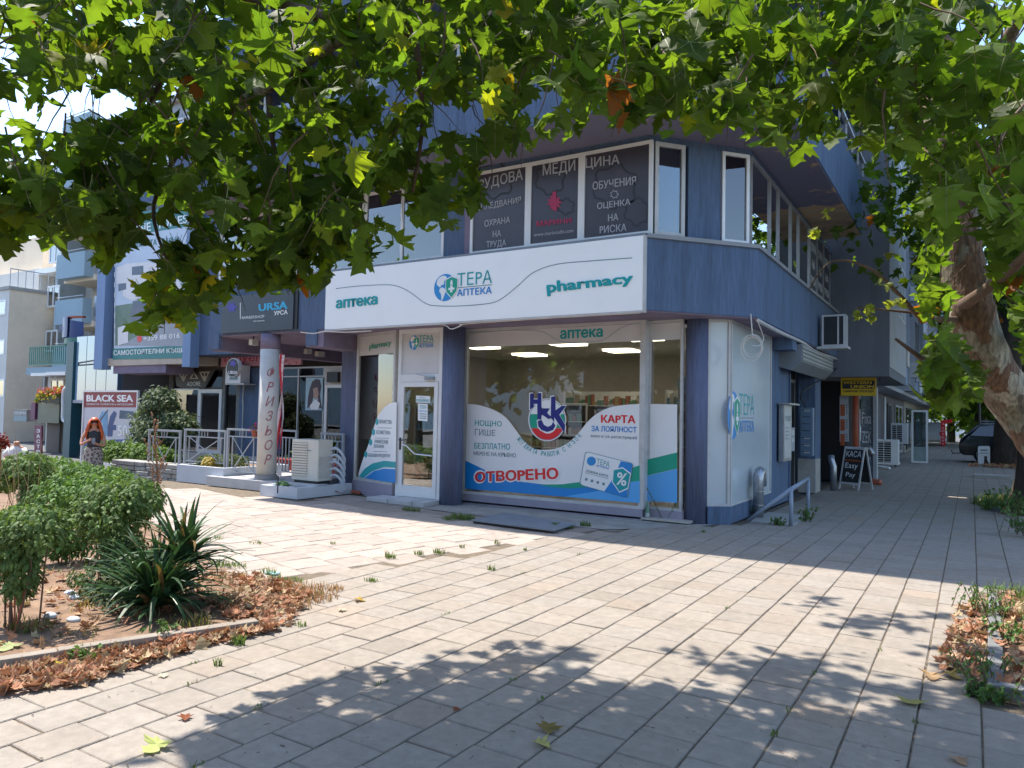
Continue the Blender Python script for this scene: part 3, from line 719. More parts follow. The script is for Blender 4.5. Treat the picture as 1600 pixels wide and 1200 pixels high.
arc = 'АПТЕКАТА РАБОТИ С НЗОК'
ap = smooth_pts([(808,688,0),(822,702,0),(838,710,0),(856,713,0),(874,710,0),(892,699,0),(909,682,0)], 12)
for i, ch in enumerate(arc):
    if ch == ' ': continue
    t = i/(len(arc)-1)*(len(ap)-2); k = int(t); p = ap[k]; q = ap[k+1]; tg = (q-p).normalized(); nm = Vector((tg.y, -tg.x, 0)); w_, h_ = 4.0, 7.5
    b0_ = p-nm*0
    textpx(GW, ch, [((b0_-tg*w_/2)[0], (b0_-tg*w_/2)[1]), ((b0_+tg*w_/2)[0], (b0_+tg*w_/2)[1]), ((b0_+tg*w_/2+nm*h_)[0], (b0_+tg*w_/2+nm*h_)[1]), ((b0_-tg*w_/2+nm*h_)[0], (b0_-tg*w_/2+nm*h_)[1])], TEAL, gr, bold=0.02, c=0.0065)
# round emblem
E0 = (855, 656); 
sp(ellipse(*E0, 29.5, 33.5, 40), WHITEP, 'emblem_edge', 0.010)
sp(ellipse(*E0, 28, 32, 40), NAVY, 'emblem_ring', 0.0115)
sp(ellipse(*E0, 27.4, 31.4, 40), WHITEP, 'emblem_disc', 0.013)
def seg(y0, y1, rx=27.2, ry=31.2, n=14):
    L = []; R_ = []
    for i in range(n+1):
        y = y0+(y1-y0)*i/n; k = max(0, 1-((y-E0[1])/ry)**2); L.append((E0[0]-rx*sqrt(k), y)); R_.append((E0[0]+rx*sqrt(k), y))
    return L+R_[::-1]
sp(seg(647, 669), GREEN, 'emblem_band', 0.0145); sp(seg(669.2, 687), REDP, 'emblem_band', 0.0145)
sp(ellipse(856, 659, 15, 18.5, 30), WHITEP, 'emblem_centre', 0.016)
for pts in ([(828,615),(834,614.5),(834,624),(840,624),(840,614),(846,614),(846,655),(839.5,655),(839.5,631),(834,631),(834,636),(828,640)],
            [(861,620),(867.5,619),(868,641),(878,634),(884.5,634),(874,648),(883,664),(882,677),(866,652),(866,660),(860.5,652)],
            [(847,638),(859,638),(855,645),(861,652),(857,655),(846,647)],
            [(840,658),(846,656),(850,664),(856,667),(862,664),(864,659),(868,665),(864,672),(855,675),(846,672),(841,666)]):
    cxm = sum(p[0] for p in pts)/len(pts); cym = sum(p[1] for p in pts)/len(pts)
    sp([(cxm+(x-cxm)*1.0+(1.3 if x > cxm else -1.3), cym+(y-cym)+(1.3 if y > cym else -1.3)) for x, y in pts], WHITEP, 'emblem_letter_edge', 0.0175)
    sp(pts, NAVY, 'emblem_letter', 0.019)
# loyalty card
cd = [(915.5,706),(988.5,724.5),(979.5,777.5),(906.5,757)]
def inb(q, k=0.06):
    c0 = Vector((sum(p[0] for p in q)/4, sum(p[1] for p in q)/4)); return [tuple(c0+(Vector(p)-c0)*(1-k)) for p in q]
def rnd(q, r=0.08):
    out = []
    for i in range(4):
        p = Vector(q[i]); a_ = Vector(q[i-1]); b_ = Vector(q[(i+1) % 4])
        for t in (0, .25, .5, .75, 1):
            s_ = p+(a_-p)*r*(1-t)**2+(b_-p)*r*t**2; out.append(tuple(s_))
    return out
sp(rnd(inb(cd, -0.03)), GREYP, 'card_edge', 0.0155); sp(rnd(cd), WHITEP, 'card', 0.017)
sp([(970,720.5),(986.5,724),(988,727),(979.5,775.5),(976.5,777),(944,768),(955,752),(966,730)], BLUEP, 'card_corner', 0.0185)
sp([(957.5,733),(973,730),(986,739.5),(981.5,764),(968,770),(956,753)], WHITEP, 'card_badge_edge', 0.020)
sp([(959,734.5),(973,732),(984.5,741),(980.5,762),(968,768),(957.5,752.5)], TEAL, 'card_badge', 0.0215)
textpx(GW, '%', [(962,757),(978,760),(981,740),(965,737)], WHITEP, gr, bold=0.03, c=0.023)
textpx(GW, 'ТЕРА', [(932,725),(952,730),(953,721.5),(933,716)], TEAL, gr, c=0.019)
textpx(GW, 'АПТЕКА', [(931,728.5),(951,733.5),(952,730.5),(932,726)], BLUEP, gr, bold=0.03, c=0.019)
textpx(GW, 'ЛОЯЛНА КАРТА', [(915,737.5),(950,746),(951,742),(916,733.5)], GREYP, gr, bold=0.01, c=0.019)
sp(ellipse(924,720.5,7,7.2,20), GLOBE, 'globe', 0.0195)
for k in range(4): sp(ellipse(916+9*k, 749+2.4*k, 2.2, 2.4, 10), GREYP, 'card_icon', 0.019)
stroke(GW, [GW.px(915,738.6), GW.px(951,748)], 0.006, GREYP, gr, 'rule', c=0.019)

# continuation of the film on the set-back pane
g2 = thing('window_graphic', 'narrow strip of white film with green wave beside the blue corner column', 'window graphic')
GJ = Fr((-4.34,11.085),(-3.78,11.085))
sp([(1007,631),(1058,632),(1058,786),(1007,782)], VINYLW, 'white_film', 0.004, par=g2, fr=GJ)
sp([(1007,719),(1058,707),(1058,732),(1007,744)], GREEN, 'green_wave', 0.0075, par=g2, fr=GJ)
sp([(1007,744.4),(1058,732.4),(1058,786),(1007,782)], BLUEL, 'pale_wave', 0.0075, par=g2, fr=GJ)
# white roller cassette panels behind the top of the glass
cs = thing('roller_blind', 'pale half lowered roller blind lettered in teal inside the big pharmacy window', 'roller blind')
CB = Fr((-7.6,10.948),(-4.4,10.948))
mb = MB(); CB.box(mb, -0.13, 3.18, CB.px(730,543)[1], SO-0.055, -0.012, 0.0); mb.build('blind', BOXW, cs)
textpx(CB, 'аптека', [(875,530),(942,526.5),(942,512.5),(875,516)], TEAL, cs, bold=0.045)
stroke(CB, [(p.x, p.y) for p in smooth_pts([(*CB.px(x, y), 0) for x, y in ((735,521),(780,517),(830,516),(852,520),(870,531),(890,535),(935,533),(950,527),(975,510),(1003,505))], 5)], 0.007, GREYP, cs, 'swoosh')
mb = MB(); CB.box(mb, 3.29, 3.78, CB.px(730,543)[1]+0.02, SO-0.045, -0.168, -0.158); mb.build('blind', BOXW, cs)
c2 = thing('roller_blind', 'pale roller blind lettered in English inside the narrow window left of the door', 'roller blind')
LB = Fr(A0+Vector((0,0.03)), A1+Vector((0,0.03)))
mb = MB(); LB.box(mb, 0.075, LB.len-0.055, LB.px(600,553)[1], SO-0.055, -0.01, 0.0); mb.build('blind', BOXW, c2)
textpx(LB, 'pharmacy', [(577,549),(611,542),(611,531),(577,537)], GREEN, c2, bold=0.035)
# film on the left window
g3 = thing('window_graphic', 'white curved film listing medicines and cosmetics left of the pharmacy door', 'window graphic')
GL = Fr(A0+Vector((0,-0.004)), A1+Vector((0,-0.004)))
tp = [(560.5,738),(568,715),(578,688),(585,665),(592,648),(602,635),(612,629.5),(620,628.5)]
tp = [(p.x, p.y) for p in smooth_pts([(x, y, 0) for x, y in tp], 4)]
sp(tp+[(617.5,755),(560,746)], VINYLW, 'white_film', 0.004, par=g3, fr=GL)
sp([(560.2,745),(570,732),(582,724),(600,720),(618,721.5),(618,731),(600,730),(582,736),(568,747)], TEAL, 'teal_wave', 0.006, par=g3, fr=GL)
sp([(569,747.2),(584,736),(600,732),(617.8,733),(617.5,755)], BLUEP, 'blue_wave', 0.006, par=g3, fr=GL)
for s_, x0_, x1_, yy in (('ЛЕКАРСТВА',592,612,661.5),('КОЗМЕТИКА',588,610,678),('ХРАНИТЕЛНИ',585,606,692.5),('ДОБАВКИ',584,600,700),('БЕБЕШКИ ПРОДУКТИ',575,609,714.5)):
    textpx(GL, s_, [(x0_,yy),(x1_,yy+1.2),(x1_,yy-5),(x0_,yy-6)], GREYP, g3, bold=0.03, c=0.006)
for x_, y_ in ((589,659),(583.5,675),(579,691),(571.5,710)): sp(ellipse(x_, y_, 2.5, 5.2, 14), TEAL, 'icon', 0.006, par=g3, fr=GL)
for x_, y_ in ((600,668),(596,684),(593,705)): sp([(x_-10,y_),(x_+12,y_+0.6),(x_+12,y_+1.3),(x_-10,y_+0.8)], GREYP, 'rule', 0.006, par=g3, fr=GL)
# emblem above the door
g4 = thing('door_logo', 'small globe logo printed on the pale panel over the pharmacy door', 'logo')
DL = Fr((-9.0,10.526),(-7.98,10.526)); q0 = DL.px(639.5,547); q1 = DL.px(639.5,524.5)
logo(DL, q0[0], q0[1], q1[1]-q0[1], g4, c=0.004, wide=0.82)
# door notices
for lab, pts, txt in (('small white open notice taped high on the pharmacy door', [(650,629),(672,629.5),(672,619),(650,618)], 'ОТВОРЕНО'),
                      ('taller opening hours notice below the open notice on the pharmacy door', [(653,657),(668,658.5),(668,631),(653,630.5)], '09-18')):
    nt_ = thing('door_notice', lab, 'notice', group='paper notices on the door'); DN = Fr((-9.0,10.508),(-7.98,10.508))
    shape(DN, pts, WHITEP, nt_, 'paper', 0.004)
    if txt == 'ОТВОРЕНО':
        textpx(DN, txt, [(651,627.5),(671,628),(671,624),(651,623.5)], TEAL, nt_, bold=0.04, c=0.006)
        textpx(DN, 'Вход', [(656,622.5),(664,622.7),(664,620),(656,619.8)], GREYP, nt_, c=0.006)
    else:
        textpx(DN, 'ТЕРА', [(656,638.5),(666,639),(666,633.5),(656,633)], TEAL, nt_, c=0.006)
        shape(DN, [(655,641.5),(667,642),(667,643),(655,642.5)], BLUEP, nt_, 'rule', 0.006)
        for k in range(3): shape(DN, [(656,646+3.4*k),(666,646.4+3.4*k),(666,647.6+3.4*k),(656,647.2+3.4*k)], GREYP, nt_, 'line_of_print', 0.006)
# logo on the side pane
g5 = thing('side_logo', 'large globe logo stuck on the white lined pane facing the side street', 'logo')
SL = Fr((-3.105,11.42),(-3.105,17.7)); q0 = SL.px(1140,687); q1 = SL.px(1140,604)
logo(SL, q0[0]+0.02, q0[1], (q1[1]-q0[1])*0.93, g5, c=-0.0385, wide=0.85)
# print on the first floor windows
g6 = thing('window_print', 'dark purple occupational medicine print filling three first floor windows', 'window graphic')
WP = Fr((-16.2,10.094),(-4.0,10.094)); DKP = mat('dark_plum_film', (0.055,0.05,0.068), 0.3, 0.1, 2, stain=(0.085,0.075,0.10), stain_amt=0.5, stain_scale=1.2)
for x0_, x1_ in ((735,824),(824,908),(908,1018)):
    mb = MB(); WP.box(mb, WP.px(x0_,330)[0]+0.055, WP.px(x1_,330)[0]-0.055, W0+0.05, W1-0.05, -0.034, -0.030); mb.build('film', DKP, g6)
PRW = mat('pale_grey_print', (0.42,0.42,0.46), 0.5, 0.03); CT = -0.022
for s_, q, bd in (('ТРУДОВА',[(738,302),(817,284),(817,263),(738,283)],.02),('МЕДИ',[(848,278),(899,270),(899,249),(848,257)],.02),('ЦИНА',[(915,266),(968,259),(968,241),(915,247)],.02),
    ('ОБСЛЕДВАНИЯ',[(738,334),(814,318),(814,307),(738,321)],.02),('ОХРАНА',[(757,355),(797,348),(797,338),(757,344)],.02),('НА',[(770,371),(783,369),(783,359),(770,361)],.02),('ТРУДА',[(760,389),(791,386),(791,374),(760,377)],.02),
    ('ОБУЧЕНИЯ',[(926,297),(994,288),(994,275),(926,284)],.02),('ОЦЕНКА',[(933,329),(985,322),(985,310),(933,317)],.02),('НА',[(950,346),(966,344),(966,333),(950,335)],.02),('РИСКА',[(937,365),(979,361),(979,349),(937,353)],.02),
    ('www.mariniodit.com',[(834,370),(896,363),(896,357),(834,364)],.01)):
    textpx(WP, s_, q, PRW, g6, bold=bd, c=CT)
MAG = mat('magenta_print', (0.42,0.03,0.10), 0.5, 0.03)
textpx(WP, 'МАРИНИ', [(838,354),(893,348),(893,340),(838,345)], MAG, g6, bold=0.03, c=CT)
def star(cx, cy, r0, r1, n, sy=1.0, ph=0): return [(cx+(r0 if i % 2 else r1)*cos(pi*i/n+ph), cy+sy*(r0 if i % 2 else r1)*sin(pi*i/n+ph)) for i in range(2*n)]
shape(WP, star(866,316,7,13,9), MAG, g6, 'emblem', CT)
shape(WP, [(863,300),(869,299),(870,330),(863,328)], MAG, g6, 'emblem', CT+0.003)
GEAR = mat('dark_gear_print', (0.03,0.03,0.04), 0.5, 0.03)
def gear(cx, cy, r):
    P = []
    for i in range(24):
        rr = r*(1.0 if (i//2) % 2 else 0.82); P.append((cx+rr*cos(2*pi*i/24), cy+rr*sin(2*pi*i/24)*1.0))
    return P+[P[0]]
for cx_, cy_, r_ in ((858,280,24),(883,322,13),(960,290,36),(772,280,30),(995,330,22)):
    pts = [WP.px(min(max(x, 737), 1010), min(max(y, 225), 380)) for x, y in gear(cx_, cy_, r_)]
    stroke(WP, pts, 0.03, GEAR, g6, 'gear_outline', c=-0.027)
stroke(WP, [WP.px(x, y) for x, y in star(959,303,4.5,6.5,7)+[star(959,303,4.5,6.5,7)[0]]], 0.012, PRW, g6, 'small_gear', c=CT)
g7 = thing('window_print', 'small dark lettered print in the side street windows of the first floor', 'window graphic')
SP_ = Fr((-2.844,11.45),(-2.844,19.4))
for p, q in zip(sx[5:], sx[6:]):
    mb = MB(); SP_.box(mb, p+0.04, q-0.04, W0+0.04, W1-0.04, -0.034, -0.030); mb.build('film', DKP, g7)
    for k, s_ in enumerate(('ОХРАНА','НА','ТРУДА')): text(SP_, s_, p+0.15+0.12*(k == 1), q-0.12-0.12*(k == 1), 5.2-0.36*k, 5.40-0.36*k, WHITEP, g7, c=-0.022, bold=0.04)

# ================================================================== INSIDE THE SHOP
PRODC = [(0.42,0.42,0.40),(0.10,0.22,0.36),(0.32,0.12,0.08),(0.14,0.25,0.17),(0.34,0.25,0.13),(0.25,0.27,0.29),(0.42,0.39,0.35),(0.16,0.30,0.36)]
PRODM = [mat('carton_%s' % n, c, 0.5, 0.1) for n, c in zip(('white','blue','red','green','ochre','grey','cream','aqua'), PRODC)]
SHELFM = mat('white_shelf', (0.55,0.55,0.54), 0.5, 0.05)
rp = random.Random(11)
def shelf_unit(x, y, w, d, h, rows, label, rz=0.0, dens=0.07, mats=None):
    t = thing('display_shelf', label, 'shelf', (x, y, 0.05), rz)
    mb = MB(); mb.box(-w/2, -w/2+0.03, 0, d, 0, h); mb.box(w/2-0.03, w/2, 0, d, 0, h); mb.box(-w/2, w/2, d-0.02, d-0.002, 0, h); mb.build('side_panel', SHELFM, t)
    for k in range(rows):
        z = 0.12+k*(h-0.12)/rows
        MB().box(-w/2+0.031, w/2-0.031, 0.0, d-0.021, z, z+0.02).build('shelf', SHELFM, t)
        groups = {}
        xx = -w/2+0.05
        while xx < w/2-0.09:
            ww = rp.uniform(0.04, 0.1); hh = rp.uniform(0.08, min(0.24, (h-0.12)/rows-0.05)); mi = rp.randrange(len(PRODM)) if mats is None else rp.choice(mats)
            y0 = rp.uniform(0.005, 0.03)
            groups.setdefault(mi, MB()).box(xx, xx+ww, y0, y0+0.1, z+0.021, z+0.021+hh); xx += ww+rp.uniform(0.004, 0.02)
        for mi, g_ in groups.items():
            o_ = g_.build('packages', PRODM[mi], t); o_['kind'] = 'stuff'
    return t
shelf_unit(-8.25, 11.5, 0.95, 0.4, 1.55, 5, 'white shop shelf full of packets seen through the pharmacy door')
shelf_unit(-9.6, 12.4, 0.9, 0.35, 1.9, 5, 'white shelf of packets behind the narrow left window', 0.3)
shelf_unit(-6.75, 14.6, 1.9, 0.4, 2.1, 6, 'wide dark framed shelf of green and orange boxes left of the emblem inside the shop', 0, mats=[2,3,4,2])
shelf_unit(-4.35, 13.9, 1.5, 0.4, 2.1, 6, 'tall shelf of blue and white tins right of the emblem inside the shop', 0, mats=[1,0,7,1,5])
shelf_unit(-3.95, 12.1, 0.5, 0.3, 2.3, 7, 'narrow shelf of packets by the corner column inside the shop', 0)
ct = thing('shop_counter', 'long pale counter inside the pharmacy behind the window film', 'counter', (-5.6, 13.2, 0.05))
MB().box(-1.3, 1.3, 0, 0.6, 0, 0.95).build('front_panel', SHELFM, ct); MB().box(-1.33, 1.33, -0.03, 0.63, 0.951, 0.99).build('counter_top', PVC, ct)
dk = thing('display_stand', 'dark display stand with a light frame left inside the big pharmacy window', 'display stand', (-6.9, 12.9, 0.05))
MB().box(-0.6, 0.6, 0, 0.35, 0, 1.75).build('body', mat('dark_shelf', (0.05,0.045,0.04), 0.6, 0.1), dk)
mb = MB(); F_ = Fr((-0.62,-0.004),(0.62,-0.004)); F_.frame(mb, 0, 1.24, 0, 1.8, 0.03, -0.002, 0.02); mb.build('light_frame', PVC, dk)
for k in range(6):
    g_ = {}
    for i in range(12): g_.setdefault(rp.choice([2,4,3,6,2]), MB()).box(-0.55+i*0.09, -0.48+i*0.09, -0.10, -0.01, 0.15+k*0.26, 0.15+k*0.26+rp.uniform(0.1,0.18))
    MB().box(-0.57, 0.57, -0.12, -0.001, 0.13+k*0.26, 0.148+k*0.26).build('shelf', SHELFM, dk)
    for mi, q in g_.items(): q.build('packages', PRODM[mi], dk)['kind'] = 'stuff'
for k in range(5):
    o = tag(MB().cyl(-4.75+0.16*k, 13.83-0.001*k, 2.171, 2.36+0.02*(k > 2), 0.07, 12).build('tin', PRODM[1], None), ('leftmost','second','middle','fourth','rightmost')[k]+' of five blue tins on top of the tall shop shelf', 'tin', 'blue tins on the shop shelf')

# ================================================================== THE LEFT PART: barber, salon, nail studio
lb = thing('shop_building', 'blue building with billboard behind the planters, left of the pharmacy', 'building')
LH = 10.6; YL = 13.0; XL = onY(160, 575, YL).x
MB().box(XL, -13.95, YL, 18, 3.1, LH-2.2).build('upper_wall', BLUE, lb)
MB().box(XL, -13.95, YL+0.003, 18, LH-2.2, LH).build('top_storey', PALEGREY, lb)
MB().box(XL-0.15, -13.9, YL-0.15, 18.1, LH, LH+0.15).build('roof_slab', CONC, lb)
UF = Fr((XL, YL), (-13.95, YL))
for k in range(4): window(UF, 0.7+2.3*k, 2.2+2.3*k, LH-1.9, LH-0.5, lb, mull=(1.45+2.3*k,), c=0.03)
def up(px_): return onY(px_, 575, YL).x
LBLUE = mat('light_blue_pilaster', (0.20, 0.31, 0.50), 0.8, 0.08, 2, 0.3, 40, stretch=(2,2,0.5))
for p, q in ((160,173),(298,310)): MB().box(up(p), up(q), YL-0.28, YL+0.01, 2.75, 7.4).build('pilaster', LBLUE, lb)
MB().box(up(173), up(298), YL-0.10, YL+0.9, 2.86, 3.09).build('soffit', mat('cream_soffit', (0.5,0.44,0.36), 0.8, 0.1, 3, stain=(0.3,0.22,0.15), stain_amt=0.4), lb)
MB().box(up(180), up(262), YL-0.06, YL+0.85, 2.62, 2.858).build('beam', PURP, lb)
GY = 14.0
GF = Fr((-26, GY), (-10.95, GY))
def gx(px_, py_=650): return GF.px(px_, py_)[0]
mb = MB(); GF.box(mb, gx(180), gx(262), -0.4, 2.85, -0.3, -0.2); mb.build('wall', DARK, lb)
MB().box(-25, -10.95, 15.8, 15.9, -0.3, 3.1).build('wall', mat('dim_inner_wall', (0.16,0.15,0.14), 0.9, 0.2, 1.5), lb)
MB().box(-20.5, -10.95, GY-0.15, 15.8, -0.4, 0.28).build('floor', TILEG, lb)
MB().box(-25, -13.95, GY-0.2, 15.8, 3.095, 3.12).build('ceiling', PURP, lb)
mb = MB(); GF.box(mb, gx(262), gx(269), 0.2, 3.08, -0.2, 0.0); GF.box(mb, gx(262), gx(430), 2.78, 3.09, -0.2, -0.003); mb.build('wall', mat('brown_fascia', (0.09,0.075,0.075), 0.8, 0.2, 4), lb)
mb = MB(); GF.box(mb, gx(374), gx(406), 0.2, 2.78, -0.5, 0.02); mb.build('wall', BLUE, lb)
mb = MB(); GF.box(mb, gx(368), gx(374), 0.2, 2.78, -0.5, 0.0); GF.box(mb, gx(346), gx(350), 0.2, 2.78, -0.2, 0.0); mb.build('wall', mat('weathered_grey_panel', (0.17,0.18,0.18), 0.8, 0.2, 5), lb)
window(GF, gx(269), gx(308), 0.3, 2.2, lb, ALU, GLASS, w=0.04, c=-0.02, name='shop_window')
window(GF, gx(350), gx(367.5), 0.3, 2.35, lb, DKFR, GLASS, w=0.04, c=-0.04, name='shop_window')
dd = window(GF, gx(309), gx(345), 0.28, 2.18, lb, PVC, GLASS, w=0.11, c=0.0, name='door')
mb = MB(); mb.tube([GF.p(gx(311.5), 1.35, 0.01), GF.p(gx(311.5), 1.35, 0.05), GF.p(gx(314), 1.35, 0.05)], 0.012, 6); mb.build('handle', BLACKP, dd)
window(GF, gx(309), gx(345), 2.2, 2.76, lb, DKFR, GLASS, w=0.04, c=-0.03, name='shop_window')
window(GF, gx(428), gx(505), 0.28, 2.78, lb, ALU, GLASS, w=0.04, mull=(gx(464),), trans=(2.52,), c=0.0, name='shop_window')
dd = window(GF, gx(506), gx(537), 0.28, 2.3, lb, PVC, GLASS, w=0.09, c=0.0, name='door')
mb = MB(); GF.box(mb, gx(505), gx(545), 2.31, 2.78, -0.05, 0.0); mb.build('transom_panel', PVCG, lb)
mb = MB(); GF.box(mb, gx(513), gx(530), 2.35, 2.62, 0.004, 0.10); mb.build('vent_box', DKFR, lb)

u = thing('barber_sign', 'dark slate barber shop sign with cyan and white lettering', 'shop sign')
UG = Fr((-13.5, 9.95), (-11.15, 9.95))
def ug(x, y): return UG.px(x, y)
l_, b_ = ug(345, 521); r_, t_ = ug(459, 453)
mb = MB(); UG.box(mb, l_, r_, b_, t_, -0.055, 0.0); mb.build('panel', mat('slate_panel', (0.045,0.06,0.08), 0.45, 0.08, 2), u)
mb = MB(); UG.box(mb, r_+0.001, r_+0.10, b_, t_, -0.055, -0.02); mb.build('side_strip', BLACKP, u)
textpx(UG, 'URSA', [(404,486.5),(449.5,482.5),(449.5,470),(404,475)], CYANP, u, bold=0.05)
textpx(UG, 'УРСА', [(428,493),(449.5,491),(449.5,483.5),(428,486)], WHITEP, u, bold=0.04)
textpx(UG, 'BARBERSHOP', [(378,498.5),(413,496.5),(413,492),(378,494.5)], WHITEP, u, bold=0.005)
textpx(UG, 'бръснарница', [(396,503.5),(413,502.5),(413,499.5),(396,500.5)], WHITEP, u, bold=0.02)
shape(UG, [(375,473),(376,473),(376,498),(375,498.4)], WHITEP, u, 'rule', 0.004)
VIOL = mat('violet_print', (0.05,0.03,0.35), 0.4, 0.03)
shape(UG, star(362,480,5,9,6), VIOL, u, 'emblem', 0.004)

u = thing('round_hanging_sign', 'round black barber sign with a pale rim hanging beside the air conditioner', 'shop sign')
c0 = onY(363.5, 574, 12.7); RS = Fr((c0.x-0.3, 12.7), (c0.x+0.3, 12.7))
def disc(name, m, r, c_, th_, cx=363.5, cy=574.5):
    a, b2 = RS.px(cx, cy); mb = MB(); RS.poly(mb, [(a+r*cos(t*2*pi/32), b2+r*sin(t*2*pi/32)) for t in range(32)], c_-th_, c_); return mb.build(name, m, u)
disc('casing', PVCG, 0.255, 0.0, 0.10); disc('face', BLACKP, 0.235, 0.006, 0.005)
shape(RS, star(364,568,3,6,5), VIOL, u, 'emblem', 0.009)
textpx(RS, 'URSA', [(357,584.5),(371,584.5),(371,579.5),(357,579.5)], WHITEP, u, bold=0.03, c=0.009)
mb = MB(); mb.tube([(c0.x, 12.72, c0.z+0.25), (c0.x, 12.72, 3.1)], 0.012, 6); mb.build('hanger', DKFR, u)

u = thing('salon_sign', 'pink salon sign board with red script lettering', 'shop sign')
PG = Fr((-26, 13.9), (-10.95, 13.9)); PINK = mat('pink_panel', (0.62,0.30,0.38), 0.4, 0.05)
def pgx(x, y): return PG.px(x, y)
mb = MB(); a_, b_ = pgx(345, 573); c_, d_ = pgx(470, 571); PG.box(mb, a_, c_, b_, b_+0.42, -0.06, 0.0); mb.build('board', PINK, u)
textpx(PG, 'Nuyen', [(350,570),(408,568),(410,552),(352,552)], MAG, u, bold=0.0)
for x_, y_ in ((447,564),(456,560),(463,567),(440,559),(432,566),(452,569)): shape(PG, star(x_, y_, 0.9, 1.9, 5), MAG, u, 'petal', 0.004)
u = thing('hair_poster', 'tall pale blue poster of a hairstyle in the salon window', 'poster')
HP = Fr((-26, 14.03), (-10.95, 14.03))
shape(HP, [(477,641),(506,641),(507,590),(478,590)], mat('pale_blue_poster', (0.34,0.50,0.58), 0.5, 0.05), u, 'sheet', 0.03, 0.01)
shape(HP, [(480,638),(481,622),(484,607),(488,596),(494,592),(500,594),(502,604),(500,617),(502,632),(503,639),(497,636),(497,622),(492,612),(489,622),(486,634)], mat('dark_hair_print', (0.06,0.04,0.06), 0.5, 0.1), u, 'hair_shape', 0.035)
shape(HP, [(489,607),(496,605),(498,616),(495,624),(490,622)], mat('skin_print', (0.42,0.27,0.22), 0.5, 0.1), u, 'face_shape', 0.039)
shape(HP, [(484,634),(492,624),(500,630),(497,640),(486,640)], WHITEP, u, 'collar_shape', 0.042)

u = thing('nail_studio_sign', 'black sign with three pale ornaments and white lettering over the glass door', 'shop sign')
NG = Fr((-26, 13.95), (-10.95, 13.95)); GOLD = mat('pale_gold_print', (0.45,0.42,0.35), 0.5, 0.05)
shape(NG, [(276,604),(272,578),(336,577),(320,606),(306,606)], mat('charcoal_sign', (0.035,0.035,0.036), 0.5, 0.08), u, 'board', 0.0, 0.05)
for cx_ in (286.5, 319.5):
    shape(NG, [(cx_-8.5,581),(cx_+8.5,580.5),(cx_+5,587),(cx_+1,596),(cx_-1,596),(cx_-5,588)], GOLD, u, 'ornament', 0.004)
    shape(NG, [(cx_-5,583),(cx_-1,583),(cx_-1,588),(cx_-3,588)], BLACKP, u, 'ornament_gap', 0.007); shape(NG, [(cx_+5,583),(cx_+1,583),(cx_+1,588),(cx_+3,588)], BLACKP, u, 'ornament_gap', 0.007)
shape(NG, [(303,580),(310,592),(296,592)], GOLD, u, 'ornament', 0.004); shape(NG, [(303,584),(306.5,590.5),(299.5,590.5)], BLACKP, u, 'ornament_gap', 0.007)
textpx(NG, 'ADORE', [(292,603.5),(313,602.5),(313,596),(292,597)], WHITEP, u, bold=0.0)

# billboard
bb = thing('billboard', 'tall real estate billboard showing white houses with a green caption strip', 'billboard')
BG = Fr((XL-1, YL-0.10), (-13.95, YL-0.10))
mb = MB(); q0 = BG.px(176, 562); q1 = BG.px(297, 330)
BG.box(mb, q0[0], q1[0], q0[1], q1[1]+0.55, -0.10, 0.0); mb.build('board', DKFR, bb)
def bs(pts, m, n, c=0.006): return shape(BG, pts, m, bb, n, c)
SKYP = mat('poster_sky', (0.50,0.60,0.72), 0.5, 0.06, 1.5); TEALB = mat('poster_teal', (0.02,0.20,0.20), 0.5, 0.04)
bs([(178,545),(295,541),(297,352),(180,372)], SKYP, 'poster_ground', 0.004)
bs([(176,562),(295,559.5),(295,539),(176,545)], TEALB, 'caption_strip', 0.008)
bs([(180,372),(297,353),(297,318),(180,338)], TEALB, 'header_strip', 0.008)
textpx(BG, 'САМОСТОЯТЕЛНИ КЪЩИ', [(177.5,557),(289,551.5),(289,543),(177.5,547.5)], WHITEP, bb, bold=0.03, c=0.012)
textpx(BG, 'ВИНЕЯКАТА - ВАРНА', [(196,388),(281,379),(281,369),(196,379)], TEALB, bb, bold=0.03, c=0.010)
textpx(BG, 'ONE HOMES', [(205,367),(293,348),(292,335),(205,353)], WHITEP, bb, bold=0.02, c=0.012)
HW = mat('poster_house_white', (0.72,0.72,0.73), 0.5, 0.04); HGl = mat('poster_window_blue', (0.10,0.14,0.2), 0.5, 0.1); HGr = mat('poster_lawn', (0.12,0.20,0.15), 0.5, 0.2, 4); HRd = mat('poster_road', (0.30,0.33,0.38), 0.5, 0.08)
bs([(180,540),(180,478),(206,474),(225,500),(255,488),(295,490),(295,540)], HGr, 'lawn', 0.0075)
bs([(190,540),(216,524),(250,505),(295,484),(295,541)], HRd, 'road', 0.009)
bs([(205,510),(230,494),(260,482),(295,476),(295,470),(230,474),(205,480)], mat('poster_drive', (0.13,0.15,0.2), 0.5, 0.1), 'drive', 0.010)
bs([(182,428),(182,418),(198,412),(232,409),(240,412),(262,404),(280,402),(280,440),(285,450),(240,458),(206,470),(192,462),(192,442),(182,444)], HW, 'house', 0.0115)
for pts in ([(206,430),(224,429),(224,415),(206,417)],[(259,418),(271,417),(271,408),(259,410)],[(210,453),(227,451),(227,443),(210,445)],[(185,455),(197,452),(197,442),(185,444)],[(248,440),(255,439),(255,427),(248,429)],[(207,480),(250,472),(250,463),(207,471)]):
    bs(pts, HGl, 'house_window', 0.0125)
bs([(184,540),(200,535),(200,512),(196,508),(184,512)], HW, 'garden_wall', 0.0125)
bs(ellipse(218,529,4,5.5,18), REDP, 'phone_dot', 0.0135); 
textpx(BG, '+359 88 016', [(224,533),(281,528),(281,520),(224,525)], WHITEP, bb, bold=0.02, c=0.0135)
